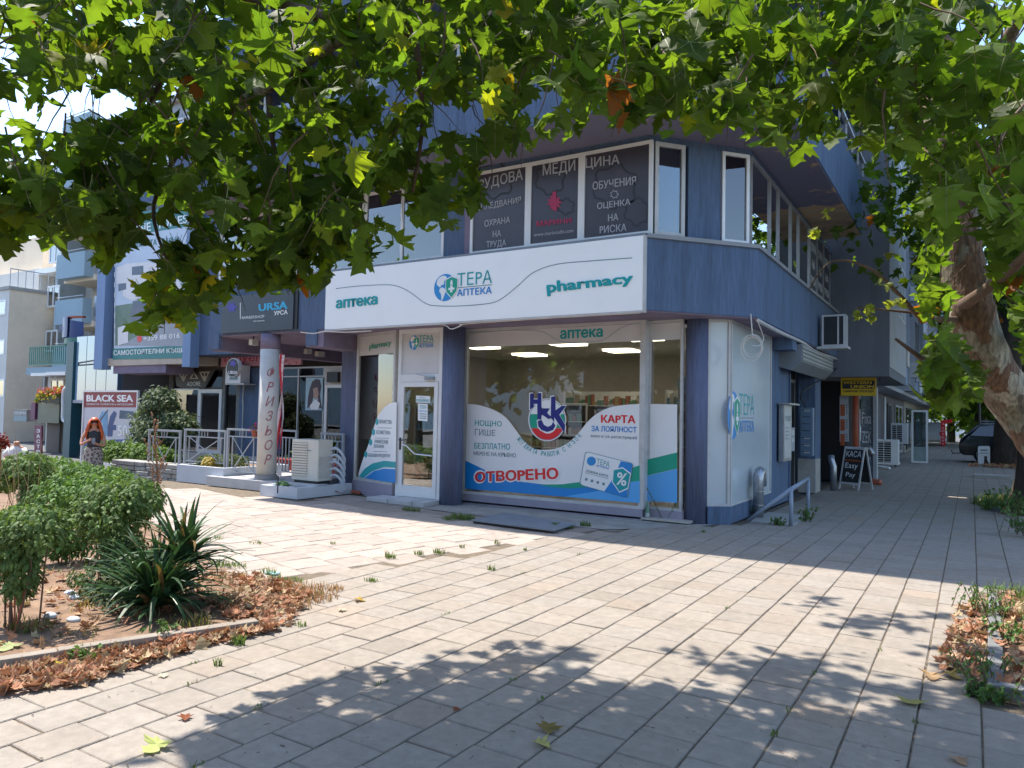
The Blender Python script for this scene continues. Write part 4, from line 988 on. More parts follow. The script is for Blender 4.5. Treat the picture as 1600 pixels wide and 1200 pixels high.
for k in range(12):
    y_ = 345+k*16; bs([(178.5,y_),(179.8,y_),(179.8,y_+8),(178.5,y_+8)], WHITEP, 'lacing', 0.0135)

# platform, box, air conditioner, flag, column in front of the barber
tag(MB().box(-13.58, -10.32, 9.86, 10.3, 0, 0.2).add([], []).build('entrance_platform', TILEG, None, bevel=0.006), kind='structure')
tag(MB().box(-13.58, -11.3, 10.3, 14.0, 0, 0.2).build('entrance_platform', TILEG, None), kind='structure')
cl = thing('lettered_column', 'round white column with vertical red lettering in front of the hairdresser', 'column', (-12.07, 10.14, 0.2))
MB().cyl(0, 0, 0.0, 0.10, 0.225, 26).build('base', mat('grey_base', (0.25,0.25,0.26), 0.7), cl)
MB().cyl(0, 0, 0.101, 2.62, 0.195, 30).build('shaft', mat('whitewashed_column', (0.64,0.62,0.59), 0.8, 0.08, 3, 0.3, 60, stain=(0.38,0.35,0.33), stain_amt=0.4), cl, smooth=True)
MB().cyl(0, 0, 2.621, 2.93, 0.195, 30).build('capital', PURP, cl, smooth=True)
DRED = mat('dull_red_letter', (0.34,0.12,0.14), 0.6, 0.1)
for k, ch in enumerate('ФРИЗЬОР'):
    me = text_mesh(ch, 0.0); ys_ = [v.co.y for v in me.vertices]; xs_ = [v.co.x for v in me.vertices]; cx_ = (min(xs_)+max(xs_))/2; hh_ = max(ys_)-min(ys_)
    for v in me.vertices:
        lx = (v.co.x-cx_)/hh_*0.21*0.8+0.05*(v.co.y-min(ys_))/hh_; lz = (v.co.y-min(ys_))/hh_*0.2
        an = lx/0.2-0.62+pi*0.0; an0 = atan2(-10.14, 12.07)
        v.co = Vector((0.2*cos(an0+lx/0.2), 0.2*sin(an0+lx/0.2), 2.05-0.29*k+lz))
    me.materials.append(DRED); link(D.objects.new('lettering', me), cl)

pb = thing('plinth_box', 'low whitewashed concrete box filled with pebbles under the heat pump', 'planter box')
mb = MB(); mb.box(-11.3, -10.31, 9.36, 9.46, 0, 0.2); mb.box(-10.41, -10.31, 9.46, 10.75, 0, 0.2); mb.box(-11.3, -11.2, 9.46, 9.86, 0, 0.2)
mb.box(-11.2, -10.41, 9.46, 10.75, 0, 0.13); mb.build('wall', CONCW, pb)
rb = random.Random(5); g_ = MB()
for k in range(260):
    x, y = rb.uniform(-11.18, -10.43), rb.uniform(9.48, 10.1); g_.ball((x, y, 0.145+rb.uniform(0,.01)), rb.uniform(0.012, 0.026), 6, 4, (1, 1.2, .6))
g_.build('pebbles', mat('pale_pebbles', (0.45,0.45,0.44), 0.7, 0.4, 30), pb)['kind'] = 'stuff'

def grille(fr, a0_, a1_, b0_, b1_, n, m, parent, name='grille_slat', c=0.01, h=0.012):
    for k in range(n):
        z = b0_+(b1_-b0_)*(k+0.5)/n; q = MB(); fr.box(q, a0_, a1_, z-h/2, z+h/2, 0.0, c); q.build(name, m, parent)
ac = thing('heat_pump', 'large cream heat pump unit standing on the pebble box', 'air conditioner')
AX0, AX1, AY0, AY1 = -11.32, -10.60, 10.12, 10.50
MB().box(AX0, AX1, AY0, AY1, 0.25, 1.04).build('body', CREAM, ac, bevel=0.012)
MB().box(AX0+0.05, AX1-0.03, AY0+0.03, AY1-0.03, 0.14, 0.248).build('feet', DKFR, ac)
AF = Fr((AX0, AY0), (AX1, AY0))
mb = MB(); AF.box(mb, 0.03, 0.42, 0.33, 0.98, 0.001, 0.004); mb.build('fan_recess', mat('shadow_grey', (0.28,0.26,0.22), 0.6), ac)
grille(AF, 0.02, 0.43, 0.33, 0.98, 13, CREAM, ac, c=0.018, h=0.032)
AS = Fr((AX1, AY0), (AX1, AY1))
mb = MB(); AS.box(mb, 0.02, 0.36, 0.30, 0.72, 0.001, 0.004); mb.build('side_panel', mat('pale_side_panel', (0.52,0.50,0.46), 0.5), ac)
shape(AF, [(480,703),(486,703.5),(486,705),(480,704.6)], GREYP, ac, 'badge', 0.005)
for k in range(5):
    z = 0.85-0.13*k; mb = MB()
    mb.tube(smooth_pts([(AX1+0.0, AY1-0.06, z), (AX1+0.10, AY1-0.03, z+0.03), (AX1+0.2, AY1+0.03, z-0.06), (AX1+0.22, AY1+0.1, z-0.22), (AX1+0.12, AY1+0.1, z-0.4 if z > 0.5 else 0.16)], 5), 0.028, 8)
    mb.build('insulated_pipe', CONCW, ac, smooth=True)
fl = thing('feather_flag', 'thin furled red and white advertising flag on a pole beside the heat pump', 'flag')
fb = gnd(434, 762, 0.2); mb = MB(); mb.tube([(fb.x, fb.y, 0.1), (fb.x, fb.y, 1.6), (fb.x+0.0, fb.y, 2.65)], 0.012, 6); mb.build('pole', BLACKP, fl)
def ribbon(z0, z1, m, ph, w, parent, name='cloth', n=24):
    mb = MB()
    for i in range(n+1):
        z = z0+(z1-z0)*i/n; a_ = ph+z*2.6; ww = w*(0.7+0.3*sin(z*5+ph)); x0_ = fb.x+0.035+0.02*sin(z*4+ph)
        mb.v += [(x0_-ww*0.5*cos(a_), fb.y-0.02-ww*0.5*sin(a_), z), (x0_+ww*0.5*cos(a_), fb.y-0.02+ww*0.5*sin(a_), z)]
    for i in range(n): mb.f.append((2*i, 2*i+1, 2*i+3, 2*i+2))
    return mb.build(name, m, parent, smooth=True)
FLR = mat('flag_red', (0.5,0.02,0.03), 0.7, 0.2, 14); FLW = mat('flag_white', (0.62,0.60,0.62), 0.7, 0.1, 14, stain=(0.5,0.03,0.04), stain_amt=1.0, stain_scale=9); FLD = mat('flag_dark', (0.04,0.04,0.12), 0.7, 0.2)
ribbon(0.42, 2.6, FLW, 0.3, 0.11, fl); ribbon(0.9, 2.62, FLR, 1.3, 0.10, fl); ribbon(0.8, 1.7, FLD, 2.4, 0.10, fl)

# planter with plants
pl = thing('planter', 'long whitewashed concrete planter with low plants in front of the nail studio', 'planter')
px0 = onY(276, 740, 9.98).x; mb = MB(); mb.box(px0, -13.2, 9.98, 10.06, 0, 0.37); mb.box(px0, px0+0.08, 10.06, 11.6, 0, 0.37); mb.box(-13.28, -13.2, 10.06, 11.6, 0.0, 0.37); mb.box(px0, -13.2, 11.6, 11.7, 0, 0.37); mb.build('wall', CONCW, pl)
MB().box(px0+0.08, -13.28, 10.06, 11.6, 0.05, 0.33).build('earth', SOIL, pl)

def rail_panel(fr, a0_, a1_, z0, z1, label, cross=True, bars=0, group='grey steel railings by the shops'):
    t = thing('railing', label, 'railing', group=None)
    w = 0.045
    for a_ in (a0_, a1_):
        q = MB(); fr.box(q, a_-w/2, a_+w/2, z0, z1, -w/2, w/2); q.build('post', RAILM, t)
    q = MB(); fr.box(q, a0_-w/2, a1_+w/2, z1+0.001, z1+0.04, -0.03, 0.03); q.build('handrail', RAILM, t)
    q = MB(); fr.box(q, a0_+w/2, a1_-w/2, z1-0.14, z1-0.115, -0.012, 0.012); fr.box(q, a0_+w/2, a1_-w/2, z0+0.08, z0+0.105, -0.012, 0.012); q.build('crossbar', RAILM, t)['kind'] = 'thing'
    if cross:
        i0, i1, j0, j1 = a0_+0.14, a1_-0.14, z0+0.107, z1-0.142
        q = MB(); fr.box(q, i0, i0+0.02, j0, j1, -0.011, 0.011); fr.box(q, i1-0.02, i1, j0, j1, -0.011, 0.011)
        q.tube([fr.p(i0+0.02, j0, 0), fr.p(i1-0.02, j1, 0)], 0.011, 6); q.tube([fr.p(i0+0.02, j1, 0.003), fr.p(i1-0.02, j0, 0.003)], 0.011, 6)
        for k in range(3): fr.box(q, (a0_+a1_)/2-0.12+0.1*k, (a0_+a1_)/2-0.105+0.1*k, z1-0.114, z1-0.0005, -0.008, 0.008)
        q.build('crossed_bars', RAILM, t)
    for k in range(bars):
        a_ = a0_+(a1_-a0_)*(k+1)/(bars+1); q = MB(); fr.box(q, a_-0.011, a_+0.011, z0+0.107, z1-0.142, -0.011, 0.011); q.build('bar', RAILM, t)
    return t
R1 = Fr((-18, 10.3), (-10, 10.3))
def rx(p): return R1.px(p, 700)[0]
rail_panel(R1, rx(233), rx(281), -0.15, R1.px(233,673)[1], 'grey railing panel with crossed bars right of the big leafy bush')
rail_panel(R1, rx(289), rx(352), 0.34, R1.px(300,673)[1], 'grey railing panel with crossed bars behind the white planter')
rail_panel(R1, rx(356), rx(404), 0.2, R1.px(356,672)[1], 'grey railing panel with crossed bars left of the lettered column')
R2 = Fr((-15, 10.9), (-10, 10.9))
rail_panel(R2, R2.px(431,700)[0], R2.px(463,700)[0], 0.2, R2.px(440,674)[1], 'grey vertical bar railing between the column and the heat pump', False, 5)
rail_panel(R2, R2.px(503,700)[0], R2.px(536,700)[0], 0.2, R2.px(510,679)[1], 'grey railing piece right of the heat pump', True)
# small air conditioner over the blue wall
ac = thing('air_conditioner', 'small white wall air conditioner below the pink salon sign', 'air conditioner')
q0 = GF.px(371, 600); q1 = GF.px(392, 572)
mb = MB(); GF.box(mb, q0[0], q1[0]+0.1, q0[1], q1[1], 0.1, 0.42); mb.build('body', PVC, ac, bevel=0.01)
mb = MB(); GF.box(mb, q0[0]+0.2, q1[0]-0.02, q0[1]+0.1, q0[1]+0.3, 0.421, 0.426); mb.build('label', GREYP, ac)
mb = MB(); GF.box(mb, q0[0], q1[0]+0.25, q0[1]-0.04, q0[1]-0.001, 0.02, 0.42); mb.build('bracket', PVCG, ac)
mb = MB(); mb.tube(smooth_pts([GF.p(q1[0]-0.15, q0[1]-0.02, 0.1), GF.p(q1[0]-0.2, q0[1]-0.5, 0.08), GF.p(q1[0]-0.15, q0[1]-0.6, 0.1), GF.p(q1[0]-0.2, 0.35, 0.06)], 5), 0.02, 6); mb.build('pipe', PVCG, ac)
# lamps and cables under the overhang
for k, (x_, y_, lab) in enumerate(((394,535,'small metal flood lamp under the edge of the barber sign'),(479,549,'small beige lamp box on the dark beam, first of the pair'),(496,553,'wider beige lamp box on the dark beam, second of the pair'))):
    q = onX(x_, y_, -13.5) if k else onY(x_, y_, 10.3); t = thing('flood_lamp', lab, 'lamp', q)
    MB().box(-0.02, 0.09, -0.07, 0.09 if k < 2 else 0.16, -0.06, 0.06).build('housing', CREAM, t); MB().box(0.02, 0.05, -0.01, 0.01, 0.061, 0.16).build('bracket', DKFR, t)
def cable(pts, r, m, label, name='cable', sm=6, group=None):
    mb = MB(); mb.tube(smooth_pts(pts, sm), r, 6); return tag(mb.build(name, m, None, smooth=True), label, 'cable', group)
cable([onY(470, 519, 9.9), onY(490, 521, 9.9), onY(508, 518, 9.9), onY(540, 519, 9.95), onY(580, 517, 9.97)], 0.012, WIRE, 'loose pale cable running under the left end of the pharmacy sign')
cable([onY(640, 509, 9.97), onY(690, 507, 9.96), onY(705, 514, 9.96), onY(722, 508, 9.96), onY(728, 506, 9.96), onY(860, 497, 9.96), onY(1000, 489, 9.96)], 0.010, WIRE, 'thin cable sagging under the pharmacy sign over the round column')

# BLACK SEA banner
bk = thing('phone_shop_banner', 'red and white phone repair banner in a white metal frame behind the woman', 'banner')
KG = Fr((-26, 12.3), (-18, 12.3))
def ks(pts, m, n, c=0.006): return shape(KG, pts, m, bk, n, c)
mb = MB(); k0 = KG.px(127, 707); k1 = KG.px(217, 610)
KG.frame(mb, k0[0], k1[0], k0[1]-0.3, k1[1], 0.05, -0.03, 0.03); mb.build('frame', PVC, bk)
ks([(130.5,704),(213,704),(214,612.5),(131,612.5)], mat('banner_pale', (0.55,0.57,0.62), 0.6, 0.04, 5), 'sheet', 0.0)
MAR = mat('banner_maroon', (0.25,0.02,0.03), 0.5, 0.08, 1)
ks([(131,636.5),(213,636.5),(214,612.5),(131,612.5)], MAR, 'heading', 0.004)
textpx(KG, 'BLACK SEA', [(135,627.5),(208,628),(208,617),(135,617)], WHITEP, bk, bold=0.06, c=0.008)
textpx(KG, 'СЕРВИЗ ЗА ТЕЛЕФОНИ и АКСЕСОАРИ', [(135,632.8),(208,633.6),(208,630.4),(135,630)], WHITEP, bk, bold=0.02, c=0.008)
ks([(131,704),(213,704),(213,686),(131,688)], mat('banner_blue', (0.02,0.07,0.28), 0.5), 'lower_band', 0.004)
ks([(153,657),(159,643),(168,643),(168,681),(160,683),(160,662)], mat('banner_sky', (0.12,0.3,0.5), 0.5, 0.3, 3), 'big_numeral', 0.006)
ks([(168,682),(168,668),(172,650),(178,642),(182,646),(176,664),(181,664),(181,672),(176,672),(175,682)], mat('banner_dark_blue', (0.02,0.06,0.2), 0.5, 0.3, 3), 'big_numeral', 0.0085)
textpx(KG, '50', [(184,681),(199,681),(199,665),(184,665)], WHITEP, bk, bold=0.02, c=0.006)
ks([(186,654),(207,655),(209,643),(187,641)], mat('banner_slate', (0.05,0.09,0.15), 0.5, 0.3, 4), 'small_picture', 0.006)
for cx_ in (177, 195): ks(ellipse(cx_, 692, 5, 4.5, 18), WHITEP, 'round_icon', 0.008)
ks([(150,664),(168,640),(169,641),(152,665)], BLACKP, 'fine_line', 0.008)

# stone retaining wall
sw = thing('stone_wall', 'low wall of flat grey stones below the clipped bush', 'wall')
rw = random.Random(9)
for r in range(6):
    x = -17.6+rw.uniform(0,.2)
    while x < -14.75:
        w_ = rw.uniform(0.2, 0.42); st_ = MB().box(x, min(x+w_, -14.72), 10.05+rw.uniform(-.03,.03), 10.45, -0.28+r*0.105, -0.28+r*0.105+0.095)
        st_.build('stone', mat('flat_stone', (0.30,0.29,0.27), 0.9, 0.3, 5, 0.6, 30), sw, bevel=0.012); x += w_+0.015

# ================================================================== FAR LEFT BUILDINGS
BEIGE = mat('beige_render', (0.80,0.66,0.50), 0.9, 0.08, 0.5, 0.2, 20, stain=(0.58,0.50,0.40), stain_amt=0.7, stain_scale=0.35)
PALE = mat('pale_render', (0.64,0.62,0.58), 0.9, 0.08, 0.5)
GBLUE = mat('grey_blue_render', (0.30,0.40,0.46), 0.9, 0.08, 0.5)
YB = 20.0; XB = onY(16, 450, YB).x
Y2 = onX(72, 500, XB).y
bz = lambda x, y, Y: onY(x, y, Y).z
tB = thing('beige_house', 'beige rendered apartment house with a blank side wall, at the left edge', 'building')
zt = bz(16, 452, YB)
MB().box(XB-14, XB, YB, Y2+6, -3, zt).build('wall', BEIGE, tB)
MB().box(XB-14, XB-0.0, YB-0.02, YB-0.001, -3, zt).build('front_face', PALE, tB)
MB().box(XB-14, XB+0.08, YB-0.1, Y2+6, zt, zt+0.18).build('roof_slab', CONC, tB)
BFr = Fr((XB-14, YB-0.02), (XB, YB-0.02))
for (x0_, x1_, y0_, y1_) in ((-30,10,496,468),(-30,8,556,530),(-30,8,620,592),(-75,-50,496,468)):
    a_, b_ = BFr.px(x0_, y0_); c_, d_ = BFr.px(x1_, y1_)
    window(BFr, a_, c_, b_, d_, tB, w=0.09, mull=((a_+c_)/2,), c=0.03)
MB().box(XB-14, XB-2.2, YB+2.5, Y2+6, zt+0.18, bz(16, 402, YB)).build('penthouse', PALE, tB)
for k in range(4): 
    q = MB(); f_ = Fr((XB-2.18, YB+3), (XB-2.18, Y2+2)); window(f_, 0.3+1.7*k, 1.8+1.7*k, zt+0.4, zt+2.2, tB, w=0.08, c=0.03)
mb = MB(); mb.box(XB-2.25, XB+0.05, YB+2.3, Y2+6, bz(16, 416, YB)+0.1, bz(16, 408, YB)+0.1); mb.build('canopy', PVC, tB)
rl = Fr((XB-0.1, YB), (XB-0.1, Y2+3))
for k in range(30):
    q = MB(); rl.box(q, 0.4*k, 0.4*k+0.03, zt+0.18, zt+1.15, 0, 0.03); q.build('baluster', RAILM, tB)
q = MB(); rl.box(q, 0, rl.len, zt+1.15, zt+1.2, -0.01, 0.04); q.build('handrail', RAILM, tB)
MB().box(XB-14, XB-5, YB+4, Y2+8, bz(16,402,YB), bz(16,330,YB)).build('tower_wall', BEIGE, tB)

tG = thing('balcony_house', 'pale blue and beige apartment block with boxy grey blue balconies', 'building')
YG = Y2; gpx = lambda x, y: onY(x, y, YG)
GFr = Fr((XB+0.02, YG), (gpx(240, 500).x, YG)); gp = lambda x, y: GFr.px(x, y)
def gbox(x0_, y0_, x1_, y1_, c0_, c1_, name, m):
    a_, b_ = gp(x0_, y0_); c_, d_ = gp(x1_, y1_); q = MB(); GFr.box(q, a_, c_, b_, d_, c0_, c1_); return q.build(name, m, tG)
top_z = gp(120, 215)[1]
q = MB(); GFr.box(q, 0, GFr.len, -3, top_z, -9, -1.6); q.build('rear_wall', PALE, tG)
gbox(72, 760, 100, 215, -1.6, 0, 'wall', mat('light_blue_render', (0.40,0.45,0.48), 0.9, 0.06)); gbox(149, 760, 240, 215, -1.6, 0, 'wall', BEIGE)
fh = gp(100, 440)[1]-gp(100, 510)[1]
for k in range(-2, 4):
    dz = k*fh; a_, b_ = gp(89, 441); c_, d_ = gp(147, 404)
    q = MB(); GFr.box(q, a_+0.9, c_, b_+dz, b_+dz+1.35, 0.003, 0.5); q.build('balcony', GBLUE, tG)
    q = MB(); GFr.box(q, gp(100,440)[0], gp(149,440)[0], b_+dz-0.15, b_+dz+0.15, -1.6, 0.002); q.build('floor_slab', BEIGE, tG)
    q = MB(); GFr.box(q, gp(131,440)[0], gp(148,440)[0], b_+dz-2.0, b_+dz-0.9, -0.7, -0.6); q.build('panel', PVC, tG)
    q = MB(); q.tube([GFr.p(a_+1.0, b_+dz+1.5, 0.45), GFr.p(c_-0.1, b_+dz+1.5, 0.45)], 0.03, 6); q.build('handrail', RAILM, tG)
    a_, b_ = gp(74, 481); c_, d_ = gp(94, 445); window(GFr, a_, c_, b_+dz, d_+dz, tG, w=0.1, mull=((a_+c_)/2,), c=0.04)
    a_, b_ = gp(157, 476); c_, d_ = gp(173, 440); window(GFr, a_, c_, b_+dz, d_+dz, tG, w=0.1, mull=((a_+c_)/2,), c=0.04)
    a_, b_ = gp(101, 476); c_, d_ = gp(128, 446); q = MB(); GFr.box(q, a_, c_, b_+dz, d_+dz, -1.59, -1.5); q.build('loggia_back', BEIGE, tG)

# low shops at street level, nearer than the houses
YS = 17.0; SFr = Fr((onY(-60, 600, YS).x, YS), (onY(112, 600, YS).x, YS)); sp_ = lambda x, y: SFr.px(x, y)
tS = thing('street_shops', 'low row of shops with a flower balcony and dark fascia, left of the glass building', 'building')
def sbox(x0_, y0_, x1_, y1_, c0_, c1_, name, m, par=None):
    a_, b_ = sp_(x0_, y0_); c_, d_ = sp_(x1_, y1_); q = MB(); SFr.box(q, a_, c_, b_, d_, c0_, c1_); return q.build(name, m, par or tS)
sbox(46, 740, 112, 588, -1.2, -0.6, 'wall', PALE); sbox(48, 586, 112, 573, -1.3, 0.2, 'balcony_slab', GBLUE)
for x0_, x1_ in ((57,79),(82,95),(97,108)):
    a_, b_ = sp_(x0_, 620); c_, d_ = sp_(x1_, 592); window(SFr, a_, c_, b_, d_, tS, w=0.05, mull=((a_+c_)/2,), c=-0.55)
sbox(56, 588, 80, 583, -0.6, 0.22, 'awning_box', PVC); sbox(80, 587, 110, 581, -0.6, 0.22, 'awning_box', PVC)
sbox(62, 660, 97, 628, -0.5, 0.1, 'fascia', mat('dark_green_fascia', (0.05,0.08,0.07), 0.35, 0.2, 2)); sbox(97, 655, 128, 626, -0.5, 0.0, 'fascia', mat('brown_fascia_low', (0.10,0.10,0.09), 0.6, 0.2, 2))
sbox(53, 655, 61, 628, -0.4, 0.15, 'purple_sign', mat('purple_sign', (0.14,0.03,0.09), 0.5)); sbox(21, 658, 42, 640, -0.5, 0.0, 'shop_board', mat('grey_board', (0.2,0.2,0.2), 0.5))
sbox(62.5, 740, 86, 661, -0.3, -0.2, 'shopfront', mat('taupe_panel', (0.16,0.13,0.11), 0.8, 0.1)); sbox(86.5, 740, 97, 661, -0.35, -0.25, 'doorway', DARK); sbox(98, 740, 106, 656, -0.3, -0.2, 'pier', mat('grey_pier', (0.2,0.2,0.2), 0.8)); sbox(107, 740, 126, 656, -0.4, -0.3, 'doorway', DARK)
a_, b_ = sp_(51, 570); c_, d_ = sp_(108, 541)
GRM = mat('green_rail_paint', (0.06,0.20,0.16), 0.5)
for k in range(19):
    q = MB(); x_ = a_+(c_-a_)*k/18; SFr.box(q, x_-0.02, x_+0.02, b_, d_, 0.12, 0.16); q.build('baluster', GRM, tS)
q = MB(); SFr.box(q, a_, c_, d_, d_+0.05, 0.10, 0.18); SFr.box(q, a_, c_, b_-0.05, b_, 0.10, 0.18); q.build('handrail', GRM, tS)
sg2 = thing('vertical_sign', 'narrow maroon sign with white vertical lettering at the left', 'sign')
VS = Fr((SFr.o.x, YS-0.6), (SFr.o.x+10, YS-0.6)); shape(VS, [(53,735),(64,735),(65,665),(54,665)], mat('maroon_sign', (0.16,0.015,0.06), 0.5), sg2, 'board', 0.0, 0.06)
for k, ch in enumerate('ЗАСТРАХОВ'):
    y_ = 676+k*8.2; textpx(VS, ch, [(57,y_),(62.5,y_),(62.5,y_-5.6),(57,y_-5.6)], WHITEP, sg2, bold=0.03)
s3 = thing('small_sign', 'small white and navy square sign on the brown fascia', 'sign')
shape(VS, [(103,646),(111,646),(111,631),(103,631)], WHITEP, s3, 'board', 0.3, 0.05); shape(VS, [(111.2,646),(116,646),(116,631),(111.2,631)], NAVY, s3, 'board', 0.3, 0.05); textpx(VS, 'SM', [(104,642),(110,642),(110,635),(104,635)], NAVY, s3, bold=0.03, c=0.304)
s4 = thing('shop_board', 'small grey shop name board over a doorway at the far left', 'sign')
textpx(SFr, 'КУКЛИЧКА', [(22,648),(41,648),(41,643),(22,643)], WHITEP, s4, bold=0.02, c=0.01); shape(SFr, [(21.5,658),(41.5,658),(41.5,650),(21.5,650)], GREYP, s4, 'plate', 0.008)
pp = thing('drainpipe', 'white bent drainpipe on the fascia between the shops and the banner', 'pipe')
mb = MB(); mb.tube(smooth_pts([onY(105,604,16.3), onY(99,612,16.3), onY(98,640,16.3), onY(98,655,16.3), onY(104,660,16.3), onY(114,664,16.3)], 4), 0.06, 8); mb.build('tube', PVC, pp, smooth=True)

# glass building
tg = thing('glass_building', 'building corner clad in glass coloured like the mirrored sky with a teal steel column', 'building')
YQ = 16.0; QF = Fr((onY(106, 600, YQ).x, YQ), (onY(186, 600, YQ).x, YQ)); qp = lambda x, y: QF.px(x, y)
q = MB(); a_, b_ = qp(118, 625); c_, d_ = qp(184, 522); QF.box(q, a_, c_, b_, d_, -3, -0.02); q.build('core', mat('deep_blue_core', (0.03,0.05,0.08), 0.8), tg)
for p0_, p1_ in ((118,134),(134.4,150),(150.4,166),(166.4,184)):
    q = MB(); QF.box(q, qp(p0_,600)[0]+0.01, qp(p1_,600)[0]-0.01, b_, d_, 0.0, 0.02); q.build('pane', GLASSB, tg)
q = MB(); QF.box(q, qp(107,600)[0], qp(117.5,600)[0], -0.5, qp(110,535)[1], -0.3, 0.12); q.build('column', mat('teal_column', (0.015,0.08,0.11), 0.4, 0.1), tg)
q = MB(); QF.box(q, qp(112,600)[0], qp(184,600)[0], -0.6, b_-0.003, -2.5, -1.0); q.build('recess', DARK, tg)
q = MB(); QF.box(q, qp(118,600)[0], qp(186,600)[0], b_-0.12, b_-0.001, -0.6, 0.08); q.build('ledge', PALEGREY, tg)
# round canopy with curved blue sign
tc = thing('round_canopy', 'curved blue canopy sign with green rim and beige underside', 'canopy')
CC = onY(150, 520, 17.0); Rz = 1.2
def arcwall(r0, r1, z0, z1, a_0, a_1, m, name, z0b=None, n=18):
    q = MB()
    for i in range(n):
        t0, t1 = a_0+(a_1-a_0)*i/n, a_0+(a_1-a_0)*(i+1)/n
        P_ = [(CC.x+r*cos(t), CC.y+r*sin(t)) for r, t in ((r0,t0),(r1,t0),(r1,t1),(r0,t1))]
        n0 = len(q.v); q.v += [(x, y, z0) for x, y in P_]+[(x, y, z1) for x, y in P_]
        q.f += [(n0+a, n0+b, n0+c, n0+d) for a, b, c, d in ((3,2,1,0),(4,5,6,7),(1,2,6,5),(3,0,4,7))]
    return q.build(name, m, tc, smooth=False)
zc = lambda y: onY(120, y, 15.2).z
arcwall(Rz-0.1, Rz, zc(521), zc(488), pi*0.98, pi*1.52, mat('canopy_blue', (0.04,0.075,0.22), 0.4, 0.1, 1), 'fascia')
arcwall(Rz-0.3, Rz-0.08, zc(531), zc(522), pi*0.98, pi*1.7, GRM, 'rim')
arcwall(0.3, Rz-0.2, zc(538), zc(532), pi*0.98, pi*1.7, mat('canopy_underside', (0.42,0.38,0.26), 0.8, 0.1), 'underside')
arcwall(0.9, Rz-0.12, zc(489), zc(486), pi*1.3, pi*1.7, RUST, 'rusty_beam')
KF = Fr((CC.x-1.25, CC.y-0.55), (CC.x-0.6, CC.y-1.15)); text(KF, 'зоне', 0.0, 0.8, zc(511), zc(499), WHITEP, tc, bold=0.04, c=0.05)
br = thing('iron_bracket', 'black iron bracket sticking out beside the blue glass', 'bracket')
mb = MB(); a_ = onY(123, 567, 14.5); b_ = onY(160, 561, 14.5); mb.tube([a_, b_], 0.03, 6); mb.tube([a_+Vector((0,0,-0.09)), b_+Vector((0,0,-0.16))], 0.03, 6); mb.tube([a_, a_+Vector((0,0,-0.1))], 0.03, 6); mb.build('bar', DKFR, br)

# ================================================================== SIDE STREET (right)
rt = thing('grey_block', 'tall grey rendered block stepping out over the side street pavement', 'building')
YR = 19.42; XR = -1.62
MB().box(-8, XR-0.012, YR+0.01, 24.6, 2.68, 15).build('front_wall', GREYW, rt)
MB().box(XR-0.011, XR, YR, 24.6, 2.9, 15).build('side_wall', PALEGREY, rt)
RF = Fr((-8, YR+0.01), (XR, YR+0.01))
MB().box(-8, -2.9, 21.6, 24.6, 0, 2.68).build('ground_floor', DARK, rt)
RS_ = Fr((XR, YR), (XR, 24.6))
for z in (4.4, 7.2, 10): window(RS_, 2.6, 4.6, z, z+1.5, rt, w=0.07, mull=(3.6,), c=0.01)
BK = [('blue_white_block', 'blue and white apartment block with rows of balconies beyond the grey block', 24.61, 44, -1.95, (0.22,0.30,0.45)),
      ('pale_block', 'pale apartment block further down the side street', 44.01, 70, -2.0, (0.34,0.36,0.38))]
rq = random.Random(21)
for nm, lab, y0_, y1_, xf, colr in BK:
    t = thing(nm, lab, 'building'); Mw = mat(nm+'_wall', colr, 0.85, 0.1, 0.7); Mp = mat('balcony_panel_white', (0.42,0.46,0.52), 0.8, 0.1, 1)
    MB().box(-9, xf-1.1, y0_, y1_, 2.9, 19).build('wall', Mw, t)
    f_ = Fr((xf-1.1, y0_), (xf-1.1, y1_)); n = int((y1_-y0_)/3.2)
    for k in range(n):
        ya = 0.15+k*3.2
        MB().box(xf-1.09, xf, y0_+ya-0.12, y0_+ya-0.001, 2.9, 19).build('fin', PALEGREY, t)
        for fl_ in range(5):
            z = 3.1+fl_*2.9
            if (k+fl_) % 3 != 2:
                MB().box(xf-1.08, xf-0.02, y0_+ya+0.003, y0_+ya+2.5, z-0.15, z+0.9).build('balcony', Mw if (k+fl_) % 2 else Mp, t)
            window(f_, ya+0.2, ya+2.6, z+1.0, z+2.5, t, w=0.09, mull=(ya+1.0, ya+1.8), c=0.03)
            if rq.random() < 0.4:
                MB().box(xf+0.005, xf+0.33, y0_+ya+0.4, y0_+ya+1.2, z+0.2, z+0.75).build('condenser', PVCG, t)
    MB().box(-9, -3.0, y0_, y1_, 0, 2.9).build('ground_floor', mat(nm+'_ground_floor', (0.12,0.11,0.12) if y0_ < 30 else (0.30,0.28,0.22), 0.8, 0.2, 2), t)
    MB().box(-9, xf-0.4, y0_, y1_, 2.75, 2.899).build('canopy_slab', PALEGREY, t)
